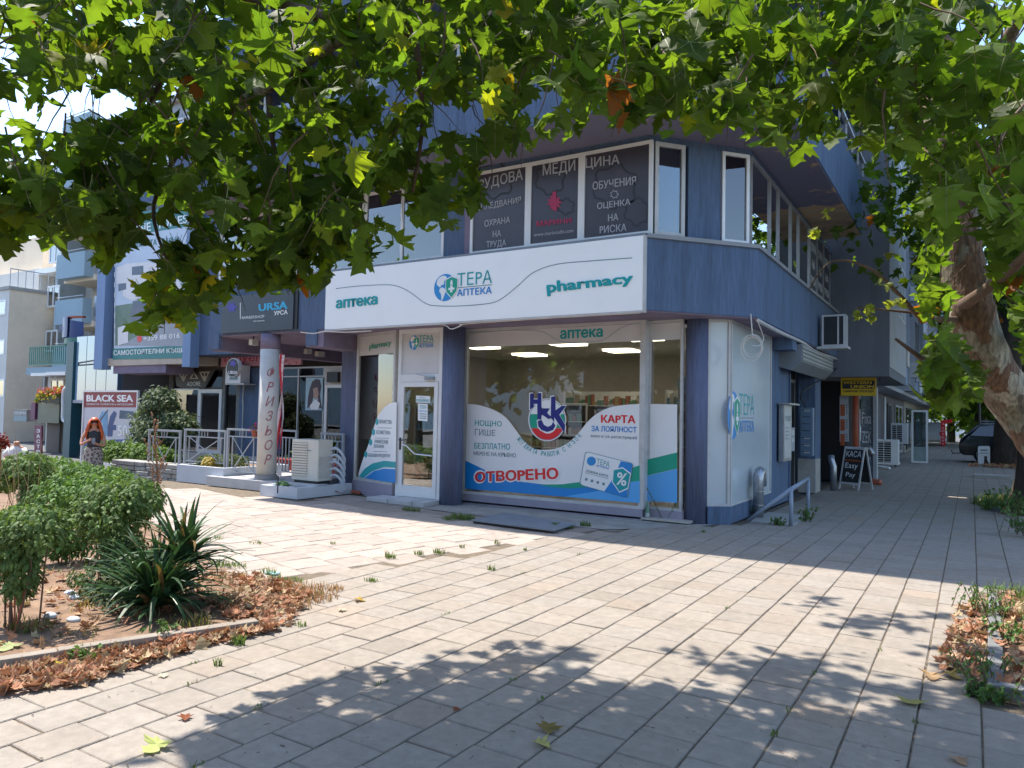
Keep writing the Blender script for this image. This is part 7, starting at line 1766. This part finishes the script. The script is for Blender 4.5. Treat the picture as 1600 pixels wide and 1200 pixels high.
# red flowering plant at the very edge
p = at(2, 690, 7.5); M_ = Mass()
for k in range(120): M_.put(r.choice(SLV), rot_leaf(r), Vector((r.gauss(0,.03), r.gauss(0,.03), r.gauss(0,.04))), 0.04, (0.16,0.02,0.015))
t = thing('red_flower', 'cluster of dull red flower heads at the left edge', 'flower', p); M_.build('petals', t)
mb = MB(); mb.tube([(0,0,0),(0,0,-p.z)], 0.008, 5); mb.build('stem', STK, t)

# dead leaves
def dry_leaf(seed):
    r = random.Random(seed); v, f = LV[seed % len(LV)]; k = r.uniform(1.2, 2.4)
    out = []
    for x, y, z in v[:-4]:
        zz = z+0.45; out.append((x*0.9, zz*0.8, 0.06+0.5*k*x*x*0.7+0.35*k*zz*zz*0.35+0.05*sin(7*zz+seed)))
    n = len(out); return out, [q for q in f if max(q) < n]
DL_ = [dry_leaf(s) for s in range(5)]
DLM = []
for i, (v, f) in enumerate(DL_):
    me = D.meshes.new('fallen_leaf'); me.from_pydata(v, [], f); me.materials.append(LITTERO); DLM.append(me)
def dcol(r): 
    g = r.uniform(.65, 1.25); k = r.random()
    if k < 0.55: return (0.37*g, 0.18*g, 0.105*g)
    if k < 0.85: return (0.42*g, 0.27*g, 0.17*g)
    return (0.42*g, 0.32*g, 0.19*g)
def litter(name, lab_unused, poly, n, s0, s1, seed, zf, dens=None):
    r = random.Random(seed); M_ = Mass(); xs_ = [p[0] for p in poly]; ys_ = [p[1] for p in poly]; k = 0; tr = 0
    while k < n and tr < n*30:
        tr += 1; x, y = r.uniform(min(xs_), max(xs_)), r.uniform(min(ys_), max(ys_))
        if not inpoly(x, y, poly): continue
        k += 1; R_ = Matrix.Rotation(r.uniform(0, 2*pi), 3, 'Z') @ Matrix.Rotation(r.gauss(0,.5), 3, 'X') @ Matrix.Rotation(r.gauss(0,.5), 3, 'Y')
        M_.put(DL_[r.randrange(5)], R_, Vector((x, y, zf(x, y)+r.uniform(0.0, 0.03))), r.uniform(s0, s1), dcol(r))
    o = M_.build(name, None, LITTER); return o
def gp2(pts): return [(gnd(x, y).x, gnd(x, y).y) for x, y in pts]
bzf = lambda x, y: bed_z(x, y)
litter('leaf_litter', '', gp2([(0,1052),(60,1042),(200,1012),(330,990),(410,985),(440,985),(300,1018),(210,1045),(120,1075),(0,1088)]), 620, 0.05, 0.12, 1, lambda x, y: 0.005)
litter('leaf_litter', '', gp2([(330,900),(420,905),(490,930),(480,950),(445,985),(405,990),(400,972),(345,968),(300,930)]), 620, 0.04, 0.10, 2, lambda x, y: 0.01)
litter('leaf_litter', '', gp2([(0,900),(300,880),(400,960),(200,990),(0,1040)]), 200, 0.05, 0.11, 3, bzf)
litter('leaf_litter', '', [(0.16,5.3),(2.4,5.3),(2.4,8.3),(0.2,8.3)], 700, 0.06, 0.13, 4, lambda x, y: 0.05)
litter('leaf_litter', '', [(-0.18,5.6),(0.06,5.4),(0.08,8.0),(-0.12,7.6)], 150, 0.05, 0.12, 5, lambda x, y: 0.01)
litter('leaf_litter', '', [(0.4,16.0),(2.2,16.0),(2.2,19.2),(0.5,19)], 260, 0.08, 0.14, 6, lambda x, y: 0.05)
litter('leaf_litter', '', [(-0.1,32.6),(3,32.6),(3,34.4),(0,34.2)], 350, 0.1, 0.2, 7, lambda x, y: 0.03)
def blade_tufts(name, spots, seed, cols=((0.09,0.15,0.035),(0.13,0.18,0.05)), group=None, h=(0.05,0.12)):
    r = random.Random(seed); out = []
    V = []; F_ = []; C_ = []
    for (x, y, rad, n, hh, ks) in spots:
        for k in range(n):
            a = r.uniform(0, 2*pi); q = rad*sqrt(r.random()); px_, py_ = x+q*cos(a), y+q*sin(a)*ks; H_ = hh*r.uniform(.5,1.2); b = r.uniform(0, 2*pi); w = 0.003+0.002*r.random()
            lx, ly = cos(b)*H_*0.5, sin(b)*H_*0.5; wx, wy = -sin(b)*w, cos(b)*w; n0 = len(V)
            V += [(px_-wx,py_-wy,0.0),(px_+wx,py_+wy,0.0),(px_+lx*.4+wx*.8,py_+ly*.4+wy*.8,H_*.6),(px_+lx*.4-wx*.8,py_+ly*.4-wy*.8,H_*.6),(px_+lx,py_+ly,H_)]
            F_ += [(n0,n0+1,n0+2,n0+3),(n0+3,n0+2,n0+4)]; c = r.choice(cols); g = r.uniform(.7,1.3); C_ += [tuple(v*g for v in c)]*2
    me = D.meshes.new(name); me.from_pydata(V, [], F_); me.materials.append(SHRUBM if name == 'grass' else LITTER); tint_mesh(me, C_); o = D.objects.new(name, me); link(o); o['kind'] = 'stuff'; return o
sp = []
for x, y, rad, n, hh in ((642,798,.18,160,.06),(722,811,.22,260,.09),(700,812,.12,90,.07),(915,822,.09,70,.08),(893,826,.05,20,.05),(430,905,.10,60,.05),(370,885,.12,60,.05),(520,850,.06,25,.04),(610,872,.07,50,.07),(655,867,.07,45,.06),(686,865,.08,50,.06),(722,856,.04,20,.05),(768,891,.05,26,.06),(776,850,.05,26,.06),(580,908,.08,50,.035),(458,908,.12,60,.05),(345,885,.14,70,.07),(420,896,.1,50,.06),(372,1007,.06,50,.07),(340,1040,.03,22,.05),(820,860,.03,14,.04),(1100,832,.03,15,.05),(500,930,.05,20,.04),(470,978,.05,20,.04),(340,842,.08,20,.05),(400,849,.1,30,.04)):
    g = gnd(x, y); sp.append((g.x, g.y, rad, n, hh, 0.6))
blade_tufts('grass', sp, 3)
sp = [(random.uniform(-7.5,-4.5), random.uniform(2.4,4.6), 0.12, 26, 0.09, 1) for k in range(34)]
sp = [q for q in sp if in_bed(q[0]-0.15, q[1])]
blade_tufts('grass', sp, 4, ((0.10,0.14,0.04),(0.25,0.2,0.09)))
sp = []
for k in range(22):
    g_ = gnd(random.uniform(250, 1500), random.uniform(835, 1190)); xj = 0.04+PW*round((g_.x-0.04)/PW)
    if xj < bound_x(g_.y)+0.1 or xj > 0.05: continue
    sp.append((xj, g_.y, 0.02, 10, 0.014+0.012*random.random(), 2.5))
blade_tufts('grass', sp, 9)
g1 = gnd(455, 935); blade_tufts('dry_grass', [(g1.x+random.uniform(-.5,.3), g1.y+random.uniform(-.35,.4), .15, 60, .05, 1) for k in range(16)], 5, ((0.42,0.27,0.13),(0.36,0.2,0.1)))
blade_tufts('grass', [(0.15+random.uniform(0,.9), random.uniform(5.4,8.4), .12, 60, .16, 1) for k in range(16)]+[(0.45+random.uniform(-.3,.9), random.uniform(16.0,18.6), .18, 110, .2, 1) for k in range(24)], 6)
blade_tufts('dry_grass', [(0.55+random.uniform(-.2,.8), random.uniform(16.2,18.0), .16, 90, .16, 1) for k in range(12)], 7, ((0.38,0.27,0.14),(0.3,0.2,0.1)))
def weed(lab, px_, py_, h, n, seed, sz=0.05, group=None, col=(0.09,0.17,0.05), z=0.0, rad=0.12):
    g_ = gnd(px_, py_); t = thing('weed', lab, 'weed', (g_.x, g_.y, z), 0, group); r_ = random.Random(seed); M_ = Mass(); q = MB()
    for k in range(n):
        a = r_.uniform(0, 2*pi); L_ = h*r_.uniform(.6, 1.1); tip = Vector((cos(a)*L_*.5, sin(a)*L_*.5, L_)); b_ = Vector((r_.gauss(0, rad*.4), r_.gauss(0, rad*.4), 0)); q.tube([b_, b_+tip*.5+Vector((0,0,.02)), b_+tip], [.004,.003,.002], 4)
        for j in range(12):
            s_ = r_.uniform(.2, 1.05); p_ = b_+tip*s_+Vector((r_.gauss(0,.012), r_.gauss(0,.012), 0)); gg = r_.uniform(.7,1.35); M_.put(r_.choice(SLV), rot_leaf(r_), p_, sz*r_.uniform(.6,1.2), tuple(v*gg for v in col))
    q.build('stem', TWIG, t)['kind'] = 'stuff'; M_.build('foliage', t); return t
weed('leafy weed growing up in front of the hand rail', 1180, 806, 0.26, 12, 1)
weed('low leafy weed beside the hand rail post', 1212, 820, 0.13, 9, 2)
weed('leafy weed at the outer corner of the cellar steps', 1262, 815, 0.24, 12, 3)
weed('tall thin weed against the window plinth', 1041, 815, 0.5, 4, 4, 0.035)
weed('small green weed near the loyalty card window', 872, 823, 0.06, 6, 5)
weed('bushy green weed leaning over the right kerb', 1538, 962, 0.24, 20, 6, 0.032, z=0.03, rad=0.3)
weed('feathery weed on the right kerb nearest the camera', 1558, 1070, 0.15, 18, 7, 0.028, z=0.05, rad=0.3)
weed('weed flopping from the right kerb onto the paving', 1535, 1092, 0.10, 14, 8, 0.05)
weed('green weed inside the leafy pit at the right edge', 1588, 1010, 0.18, 12, 9, 0.04, z=0.05, rad=0.25)
weed('broad leafy weed at the foot of the middle plane tree', 1590, 806, 0.45, 22, 10, 0.06, z=0.03, rad=0.4)
weed('leafy weed in front of the middle plane tree on its left', 1558, 800, 0.35, 18, 11, 0.06, z=0.03, rad=0.35)
weed('leafy weed right of the grey kerb stone in the grass', 1596, 838, 0.35, 18, 12, 0.06, z=0.03, rad=0.35)
weed('small weed before the left kerb beside a yellow leaf', 136, 1035, 0.11, 8, 13, 0.045)
weed('tiny weed on the left kerb', 248, 1003, 0.05, 6, 14, 0.03, z=0.08)
# single fallen leaves
for x, y, sz, c, rz_, lab in ((240,1172,0.15,(0.42,0.46,0.16),0.3,'pale green yellow fallen leaf lying in the sun at the lower left'),(289,1124,0.08,(0.22,0.07,0.03),1,'small curled red brown leaf above the pale fallen leaf'),
    (562,939,0.12,(0.42,0.28,0.05),2,'orange yellow fallen leaf on the sunny pavers'),(535,955,0.09,(0.5,0.45,0.33),2.5,'pale dry leaf beside the orange yellow one'),
    (857,1143,0.13,(0.20,0.15,0.05),0.5,'brown green fallen leaf in the shade, upper of two'),(848,1166,0.11,(0.40,0.36,0.12),1.5,'yellow fallen leaf in the shade, lower of two'),(712,1111,0.05,(0.22,0.07,0.03),0,'tiny red brown leaf in the middle shade'),
    (1428,1100,0.17,(0.34,0.30,0.10),2.9,'large olive yellow leaf on the shaded pavers near the right kerb'),(1455,1060,0.15,(0.36,0.24,0.13),0.2,'curled tan leaf above the olive yellow leaf'),(1500,1192,0.10,(0.34,0.21,0.12),0.6,'curled brown leaf at the bottom right'),
    (1480,1027,0.13,(0.10,0.16,0.03),2,'green and orange fallen leaf by the right kerb'),(1490,1060,0.14,(0.40,0.28,0.08),1.2,'tan yellow fallen leaf touching the right kerb litter'),(100,1050,0.13,(0.38,0.30,0.03),0.6,'yellow fallen leaf in the litter by the left kerb'),(212,1040,0.12,(0.38,0.26,0.04),1.6,'second yellow leaf in the litter, beside the kerb joint'),
    (66,1072,0.10,(0.45,0.38,0.28),0,'crumpled pale leaf on the paving before the left litter'),(12,1020,0.16,(0.35,0.38,0.18),0.5,'pale green dead leaf on the soil at the left edge'),(255,1058,0.07,(0.5,0.48,0.36),1.1,'small cream leaf on the paving near the kerb litter')):
    g = gnd(x, y); o = D.objects.new('fallen_leaf', random.choice(DLM)); link(o); o.location = (g.x, g.y, 0.006 if y < 1015 or x > 100 else 0.03); o.rotation_euler = (0.1, 0.1, rz_); o.scale = (sz, sz, sz*0.7); o.color = (*c, 1); tag(o, lab, 'leaf')
t = tag(MB().prism([(0,0),(0.14,0.01),(0.13,0.09),(0.01,0.08)], 0.0, 0.012).build('wrapper', mat('aqua_wrapper', (0.35,0.60,0.65), 0.4), None), 'pale blue crumpled wrapper on the old slabs', 'litter'); g = gnd(412, 896); t.location = (g.x, g.y, 0.0)
for x, y, lab in ((110,925,'white stone nearest the tallest shrub in the bed'),(118,935,'white stone in the bed, middle one of three'),(115,970,'flat white stone in the bed near the yucca'),(78,966,'beige stone on the soil left of the white stones')):
    g = gnd(x, y); o = tag(MB().ball((0,0,0), 0.055, 8, 5, (1.2,0.8,0.45)).build('stone', CONCW if 'white' in lab else CONC, None, smooth=True), lab, 'stone'); o.location = (g.x, g.y, bed_z(g.x, g.y)+0.01)
# small specks: twigs and crumbs on the pavement
r = random.Random(77); q = MB()
for k in range(260):
    p = gnd(r.uniform(0, 1600), r.uniform(830, 1200)); 
    if p.x > 0.1 or p.x < bound_x(p.y): continue
    a = r.uniform(0, pi); L_ = 0.003+0.02*r.random()**3; w = r.uniform(.001, .003); q.add([(p.x-cos(a)*L_+w, p.y-sin(a)*L_, 0.005),(p.x+cos(a)*L_, p.y+sin(a)*L_-w, 0.006),(p.x+cos(a)*L_*.6-w, p.y+sin(a)*L_*.6+w*2, 0.008),(p.x-cos(a)*L_*.8, p.y-sin(a)*L_*.8+w*2, 0.007)], [(0,1,2,3)])
q.build('twig_crumbs', mat('dark_crumbs', (0.09,0.065,0.045), 0.9), None)['kind'] = 'stuff'

# planter and hedge plants
shrub('big pale green leafy bush beside the phone shop banner', -18.6, 12.0, [((0,0,1.5),(0.75,0.7,0.65)),((0.45,-0.2,1.1),(0.7,0.6,0.6)),((-0.4,0,0.9),(0.7,0.6,0.6)),((0.2,-0.1,2.0),(0.5,0.45,0.4)),((0.9,0,1.3),(0.5,0.5,0.5)),((0.1,0,0.5),(0.7,0.6,0.5))], 5200, 0.12, 10, 21, (0.09,0.13,0.07), z0=-0.2)
shrub('clipped low green hedge under the phone shop banner', -19.2, 10.9, [((0,0,0.32),(0.7,0.35,0.3)),((1.0,0,0.3),(0.7,0.35,0.3)),((1.9,-0.1,0.3),(0.7,0.35,0.3)),((2.6,-.1,0.28),(0.5,0.3,0.28))], 3200, 0.10, 0, 22, (0.08,0.15,0.03), name='hedge', cat='hedge', z0=0.15)
shrub('grey green low plants spilling over the white planter', -14.0, 10.6, [((-0.4,0,0.12),(0.4,0.3,0.16)),((0.3,0,0.14),(0.4,0.3,0.18))], 1300, 0.07, 0, 23, (0.09,0.13,0.06), name='planter_plants', cat='plants', z0=0.33)
shrub('yellow leaved little plant in the white planter', -14.05, 10.25, [((0,0,0.12),(0.16,0.12,0.12))], 330, 0.06, 0, 24, (0.42,0.34,0.10), name='yellow_plant', cat='plant', z0=0.33)
shrub('tuft of green needles on the pebbles by the heat pump', -11.15, 9.75, [((0,0,0.06),(0.16,0.1,0.07))], 300, 0.06, 0, 25, (0.04,0.12,0.05), name='small_conifer', cat='plant', z0=0.13)
fx = thing('flower_box', 'balcony flower box with pink and yellow flowers over the street shops', 'flower box', onY(80, 620, 16.6)); M_ = Mass(); r = random.Random(3)
MB().box(-0.95, 0.95, -0.15, 0.15, -0.25, 0.0).build('trough', mat('dark_trough', (0.1,0.09,0.07), 0.8), fx)
for k in range(1300):
    x = r.uniform(-1.0, 1.0); z = r.gauss(0.12, 0.13)+0.09*x; c = (0.45,0.07,0.12) if z > 0.16 and r.random() < .6 else ((0.5,0.38,0.05) if r.random() < .5 else (0.10,0.17,0.04)); M_.put(r.choice(SLV), rot_leaf(r), Vector((x, r.gauss(0,.12), z)), 0.12, c)
M_.build('flowers', fx)
t = thing('flower_pot', 'pot of pink flowers on the railing beside the lettered column', 'flower pot', onY(399, 672, 10.3)); M_ = Mass()
for k in range(60): M_.put(r.choice(SLV), rot_leaf(r), Vector((r.gauss(0,.06), r.gauss(0,.05), r.gauss(0.05,.05))), 0.05, (0.5,0.05,0.2) if k % 2 else (0.06,0.12,0.03))
M_.build('flowers', t); MB().cyl(0, 0, -0.14, -0.0, 0.06, 12, 0.08).build('pot', RUST, t)
weed('row of green leaves in the trough behind the hairdresser railing', 452, 742, 0.35, 24, 31, 0.10, z=0.35, rad=0.5).location = (-13.2, 12.2, 0.3)
tag(MB().box(-14.3, -11.4, 12.0, 12.3, 0.2, 0.45).build('red_trough', mat('red_plastic', (0.35,0.03,0.02), 0.5), None), 'long low red trough behind the hairdresser railing', 'trough')

# ================================================================== PEOPLE
SKIN = mat('skin', (0.48,0.25,0.17), 0.55, 0.05, 8)
def figure(parent, name, nodes, edges, m, root=0, sub=2):
    me = D.meshes.new(name); bm = bmesh.new(); lay = bm.verts.layers.skin.verify(); vs = []
    for k, (co, rad) in enumerate(nodes):
        v = bm.verts.new(co); v[lay].radius = (rad, rad) if not isinstance(rad, tuple) else rad; v[lay].use_root = (k == root); vs.append(v)
    for a, b in edges: bm.edges.new((vs[a], vs[b]))
    bm.to_mesh(me); bm.free(); me.materials.append(m); o = D.objects.new(name, me); link(o, parent)
    sk_ = o.modifiers.new('skin', 'SKIN'); sk_.use_smooth_shade = True
    ss = o.modifiers.new('smooth', 'SUBSURF'); ss.levels = sub; ss.render_levels = sub
    return o
wp = at(148, 655, 17.5); wz = hgt(wp.x, wp.y)
wo_ = thing('person', 'red haired woman in dark sleeveless top and patterned skirt looking down at her phone', 'person', (wp.x, wp.y, wz), radians(60))
N_ = [((0,0,0.93),0.13),((0,0.01,1.08),0.105),((0,0,1.25),0.12),((0,-0.01,1.37),0.075),((0,-0.03,1.44),0.045),((0,-0.055,1.50),0.07),((0,-0.075,1.565),0.082),
      ((0.15,0,1.35),0.05),((0.21,-0.02,1.18),0.042),((0.22,-0.10,1.02),0.036),((0.10,-0.27,1.05),0.026),((0.05,-0.33,1.07),0.026),
      ((-0.15,0,1.35),0.05),((-0.24,-0.05,1.17),0.042),((-0.25,-0.14,1.04),0.036),((-0.14,-0.28,1.12),0.026),((-0.09,-0.33,1.15),0.024),
      ((0.09,0,0.86),0.095),((0.10,0,0.48),0.06),((0.10,0.02,0.10),0.04),((0.10,-0.10,0.04),0.03),
      ((-0.09,0,0.86),0.095),((-0.10,-0.01,0.48),0.06),((-0.11,0.02,0.10),0.04),((-0.11,-0.10,0.04),0.03)]
E_ = [(0,1),(1,2),(2,3),(3,4),(4,5),(5,6),(3,7),(7,8),(8,9),(9,10),(10,11),(3,12),(12,13),(13,14),(14,15),(15,16),(0,17),(17,18),(18,19),(19,20),(0,21),(21,22),(22,23),(23,24)]
body = figure(wo_, 'body', N_, E_, SKIN)
for sx_, (hx, hy, hz) in ((1,(0.05,-0.33,1.07)),(-1,(-0.09,-0.33,1.15))):
    for k in range(4):
        mb = MB(); a_ = Vector((hx-0.008*sx_, hy-0.01, hz-0.016+0.013*k)); mb.tube([a_, a_+Vector((-0.02*sx_,-0.03,0.004)), a_+Vector((-0.045*sx_,-0.032+0.003*k,0.0))], [0.008,0.007,0.005], 6); mb.build('finger', SKIN, wo_, smooth=True)
    mb = MB(); a_ = Vector((hx, hy, hz+0.02)); mb.tube([a_, a_+Vector((-0.015*sx_,-0.01,0.022)), a_+Vector((-0.035*sx_,-0.02,0.022))], [0.010,0.009,0.006], 6); mb.build('thumb', SKIN, wo_, smooth=True)
TOPM = mat('dark_slate_top', (0.035,0.04,0.05), 0.8, 0.2, 20)
mb = MB(); ring = [(0.92,0.165,0.125,0),(1.05,0.135,0.108,0.01),(1.15,0.142,0.118,0.005),(1.25,0.155,0.135,-0.01),(1.33,0.145,0.11,-0.005),(1.37,0.10,0.085,-0.005)]
for z, rx_, ry_, cy in ring:
    for k in range(16): mb.v.append((rx_*cos(k*pi/8), cy+ry_*sin(k*pi/8), z))
for i in range(len(ring)-1):
    for k in range(16): mb.f.append((i*16+k, i*16+(k+1)%16, (i+1)*16+(k+1)%16, (i+1)*16+k))
mb.build('top', TOPM, wo_, smooth=True)
SK = D.materials.new('patterned_skirt'); SK.use_nodes = True; nt = SK.node_tree; vo = nt.nodes.new('ShaderNodeTexVoronoi'); vo.inputs['Scale'].default_value = 16
tc_ = nt.nodes.new('ShaderNodeTexCoord'); nt.links.new(tc_.outputs['Object'], vo.inputs['Vector'])
c_ = _ramp(nt, vo.outputs['Distance'], [(0,(0.05,0.05,0.06)),(0.4,(0.13,0.12,0.12)),(0.55,(0.36,0.32,0.29)),(1,(0.42,0.38,0.35))]); nt.links.new(c_, nt.nodes['Principled BSDF'].inputs['Base Color']); nt.nodes['Principled BSDF'].inputs['Roughness'].default_value = 0.9
mb = MB(); ring = [(0.98,0.155,0.12),(0.90,0.19,0.15),(0.75,0.21,0.17),(0.55,0.22,0.19),(0.40,0.25,0.21)]
for z, rx_, ry_ in ring:
    for k in range(28): 
        w_ = 1+0.06*sin(k*7*2*pi/28)*(1-z); mb.v.append((rx_*w_*cos(k*2*pi/28), ry_*w_*sin(k*2*pi/28), z))
for i in range(len(ring)-1):
    for k in range(28): mb.f.append((i*28+k, i*28+(k+1)%28, (i+1)*28+(k+1)%28, (i+1)*28+k))
mb.build('skirt', SK, wo_, smooth=True)
HAIR = mat('red_hair', (0.55,0.11,0.03), 0.45, 0.25, 14, stretch=(6,6,0.6))
mb = MB(); mb.ball((0,-0.05,1.575), 0.108, 16, 10, (1, 1.05, 1.0))
mb.v = [(x, y if y > -0.10 else y, z) for x, y, z in mb.v]
keep = [f for f in mb.f if not all(mb.v[i][1] < -0.105 and mb.v[i][2] < 1.62 for i in f)]; mb.f = keep
rh = random.Random(2)
for k in range(60):
    a = rh.uniform(-0.13*pi, 1.13*pi); r0 = 0.09; p0_ = Vector((r0*cos(a), -0.045+r0*sin(a), 1.575+rh.uniform(-.03,.05))); L_ = rh.uniform(0.3, 0.46)
    mb.tube([p0_, p0_+Vector((0.045*cos(a), 0.03*sin(a), -L_*.4)), p0_+Vector((0.075*cos(a)+rh.gauss(0,.01), 0.035*sin(a)-0.02, -L_*.75)), p0_+Vector((0.065*cos(a), 0.02*sin(a)-0.03, -L_))], [0.02,0.024,0.02,0.006], 6)
mb.build('hair', HAIR, wo_, smooth=True)
mb = MB()
for sx_ in (-1, 1): mb.ball((0.03*sx_, -0.155, 1.565), 0.011, 8, 6, (1.3,.6,.7))
mb.build('eyes', BLACKP, body); mb = MB(); mb.tube([(0,-0.155,1.56),(0,-0.175,1.53),(0,-0.158,1.525)], [0.009,0.013,0.008], 6); mb.build('nose', SKIN, body, smooth=True)
mb = MB(); mb.tube([(-0.022,-0.15,1.495),(0,-0.158,1.493),(0.022,-0.15,1.495)], [0.004,0.007,0.004], 6); mb.build('mouth', mat('lips', (0.4,0.06,0.06), 0.5), body)
t = thing('mobile_phone', 'small phone held in the hands of the red haired woman', 'phone', wo_.location); t.rotation_euler = wo_.rotation_euler
q = MB(); q.box(-0.035, 0.035, -0.375, -0.365, 1.07, 1.20); q.build('case', mat('phone_case', (0.2,0.25,0.32), 0.3), t, bevel=0.004)
mp_ = at(27, 684, 21.0); mz = hgt(mp_.x, mp_.y)-0.45
mn = thing('person', 'bald man in a white shirt seen from the chest up at the far left', 'person', (mp_.x, mp_.y, mp_.z-1.30), radians(40))
N_ = [((0,0,0.50),0.15),((0,0.02,0.7),0.14),((0,0,0.9),0.16),((0,0,1.03),0.09),((0,-0.01,1.08),0.055),((0,-0.02,1.14),0.085),((0,-0.03,1.21),0.09),((0.19,0,0.98),0.06),((0.26,-0.05,0.75),0.05),((0.2,-0.25,0.62),0.04),((0.16,-0.34,0.60),0.035),((-0.19,0,0.98),0.06),((-0.26,-0.05,0.75),0.05),((-0.2,-0.25,0.62),0.04),((-0.16,-0.34,0.60),0.035),((0.12,-0.05,0.46),0.1),((0.14,-0.45,0.48),0.07),((0.14,-0.47,0.08),0.05),((-0.12,-0.05,0.46),0.1),((-0.14,-0.45,0.48),0.07),((-0.14,-0.47,0.08),0.05),((0.14,-0.6,0.04),0.035),((-0.14,-0.6,0.04),0.035)]
E_ = [(0,1),(1,2),(2,3),(3,4),(4,5),(5,6),(3,7),(7,8),(8,9),(9,10),(3,11),(11,12),(12,13),(13,14),(0,15),(15,16),(16,17),(17,21),(0,18),(18,19),(19,20),(20,22)]
mbdy = figure(mn, 'body', N_, E_, SKIN)
mb = MB(); ring = [(0.44,0.2,0.17),(0.6,0.195,0.165),(0.8,0.205,0.17),(0.95,0.215,0.165),(1.03,0.15,0.12),(1.06,0.08,0.08)]
for z, rx_, ry_ in ring:
    for k in range(16): mb.v.append((rx_*cos(k*pi/8), ry_*sin(k*pi/8), z))
for i in range(len(ring)-1):
    for k in range(16): mb.f.append((i*16+k, i*16+(k+1)%16, (i+1)*16+(k+1)%16, (i+1)*16+k))
for sx_ in (-1, 1): mb.tube([(0.17*sx_,0,0.985),(0.24*sx_,-0.02,0.88),(0.28*sx_,-0.05,0.76)], [0.075,0.075,0.075], 10)
mb.build('shirt', mat('white_shirt', (0.7,0.7,0.7), 0.8), mn, smooth=True)
mb = MB(); mb.ball((0.035,-0.12,1.2), 0.01, 6, 4); mb.ball((-0.035,-0.12,1.2), 0.01, 6, 4); mb.build('eyes', BLACKP, mbdy)
mb = MB(); mb.tube([(0,-0.115,1.19),(0,-0.14,1.16),(0,-0.12,1.155)], 0.011, 6); mb.build('nose', SKIN, mbdy)
bn = thing('bench', 'wooden bench under the seated man at the far left', 'bench', mn.location, mn.rotation_euler.z)
MB().box(-0.7, 0.7, -0.2, 0.25, 0.33, 0.37).build('seat', BARK, bn)
for sx_ in (-0.55, 0.55): MB().box(sx_-0.05, sx_+0.05, -0.15, 0.2, -0.35, 0.329).build('leg', CONC, bn)
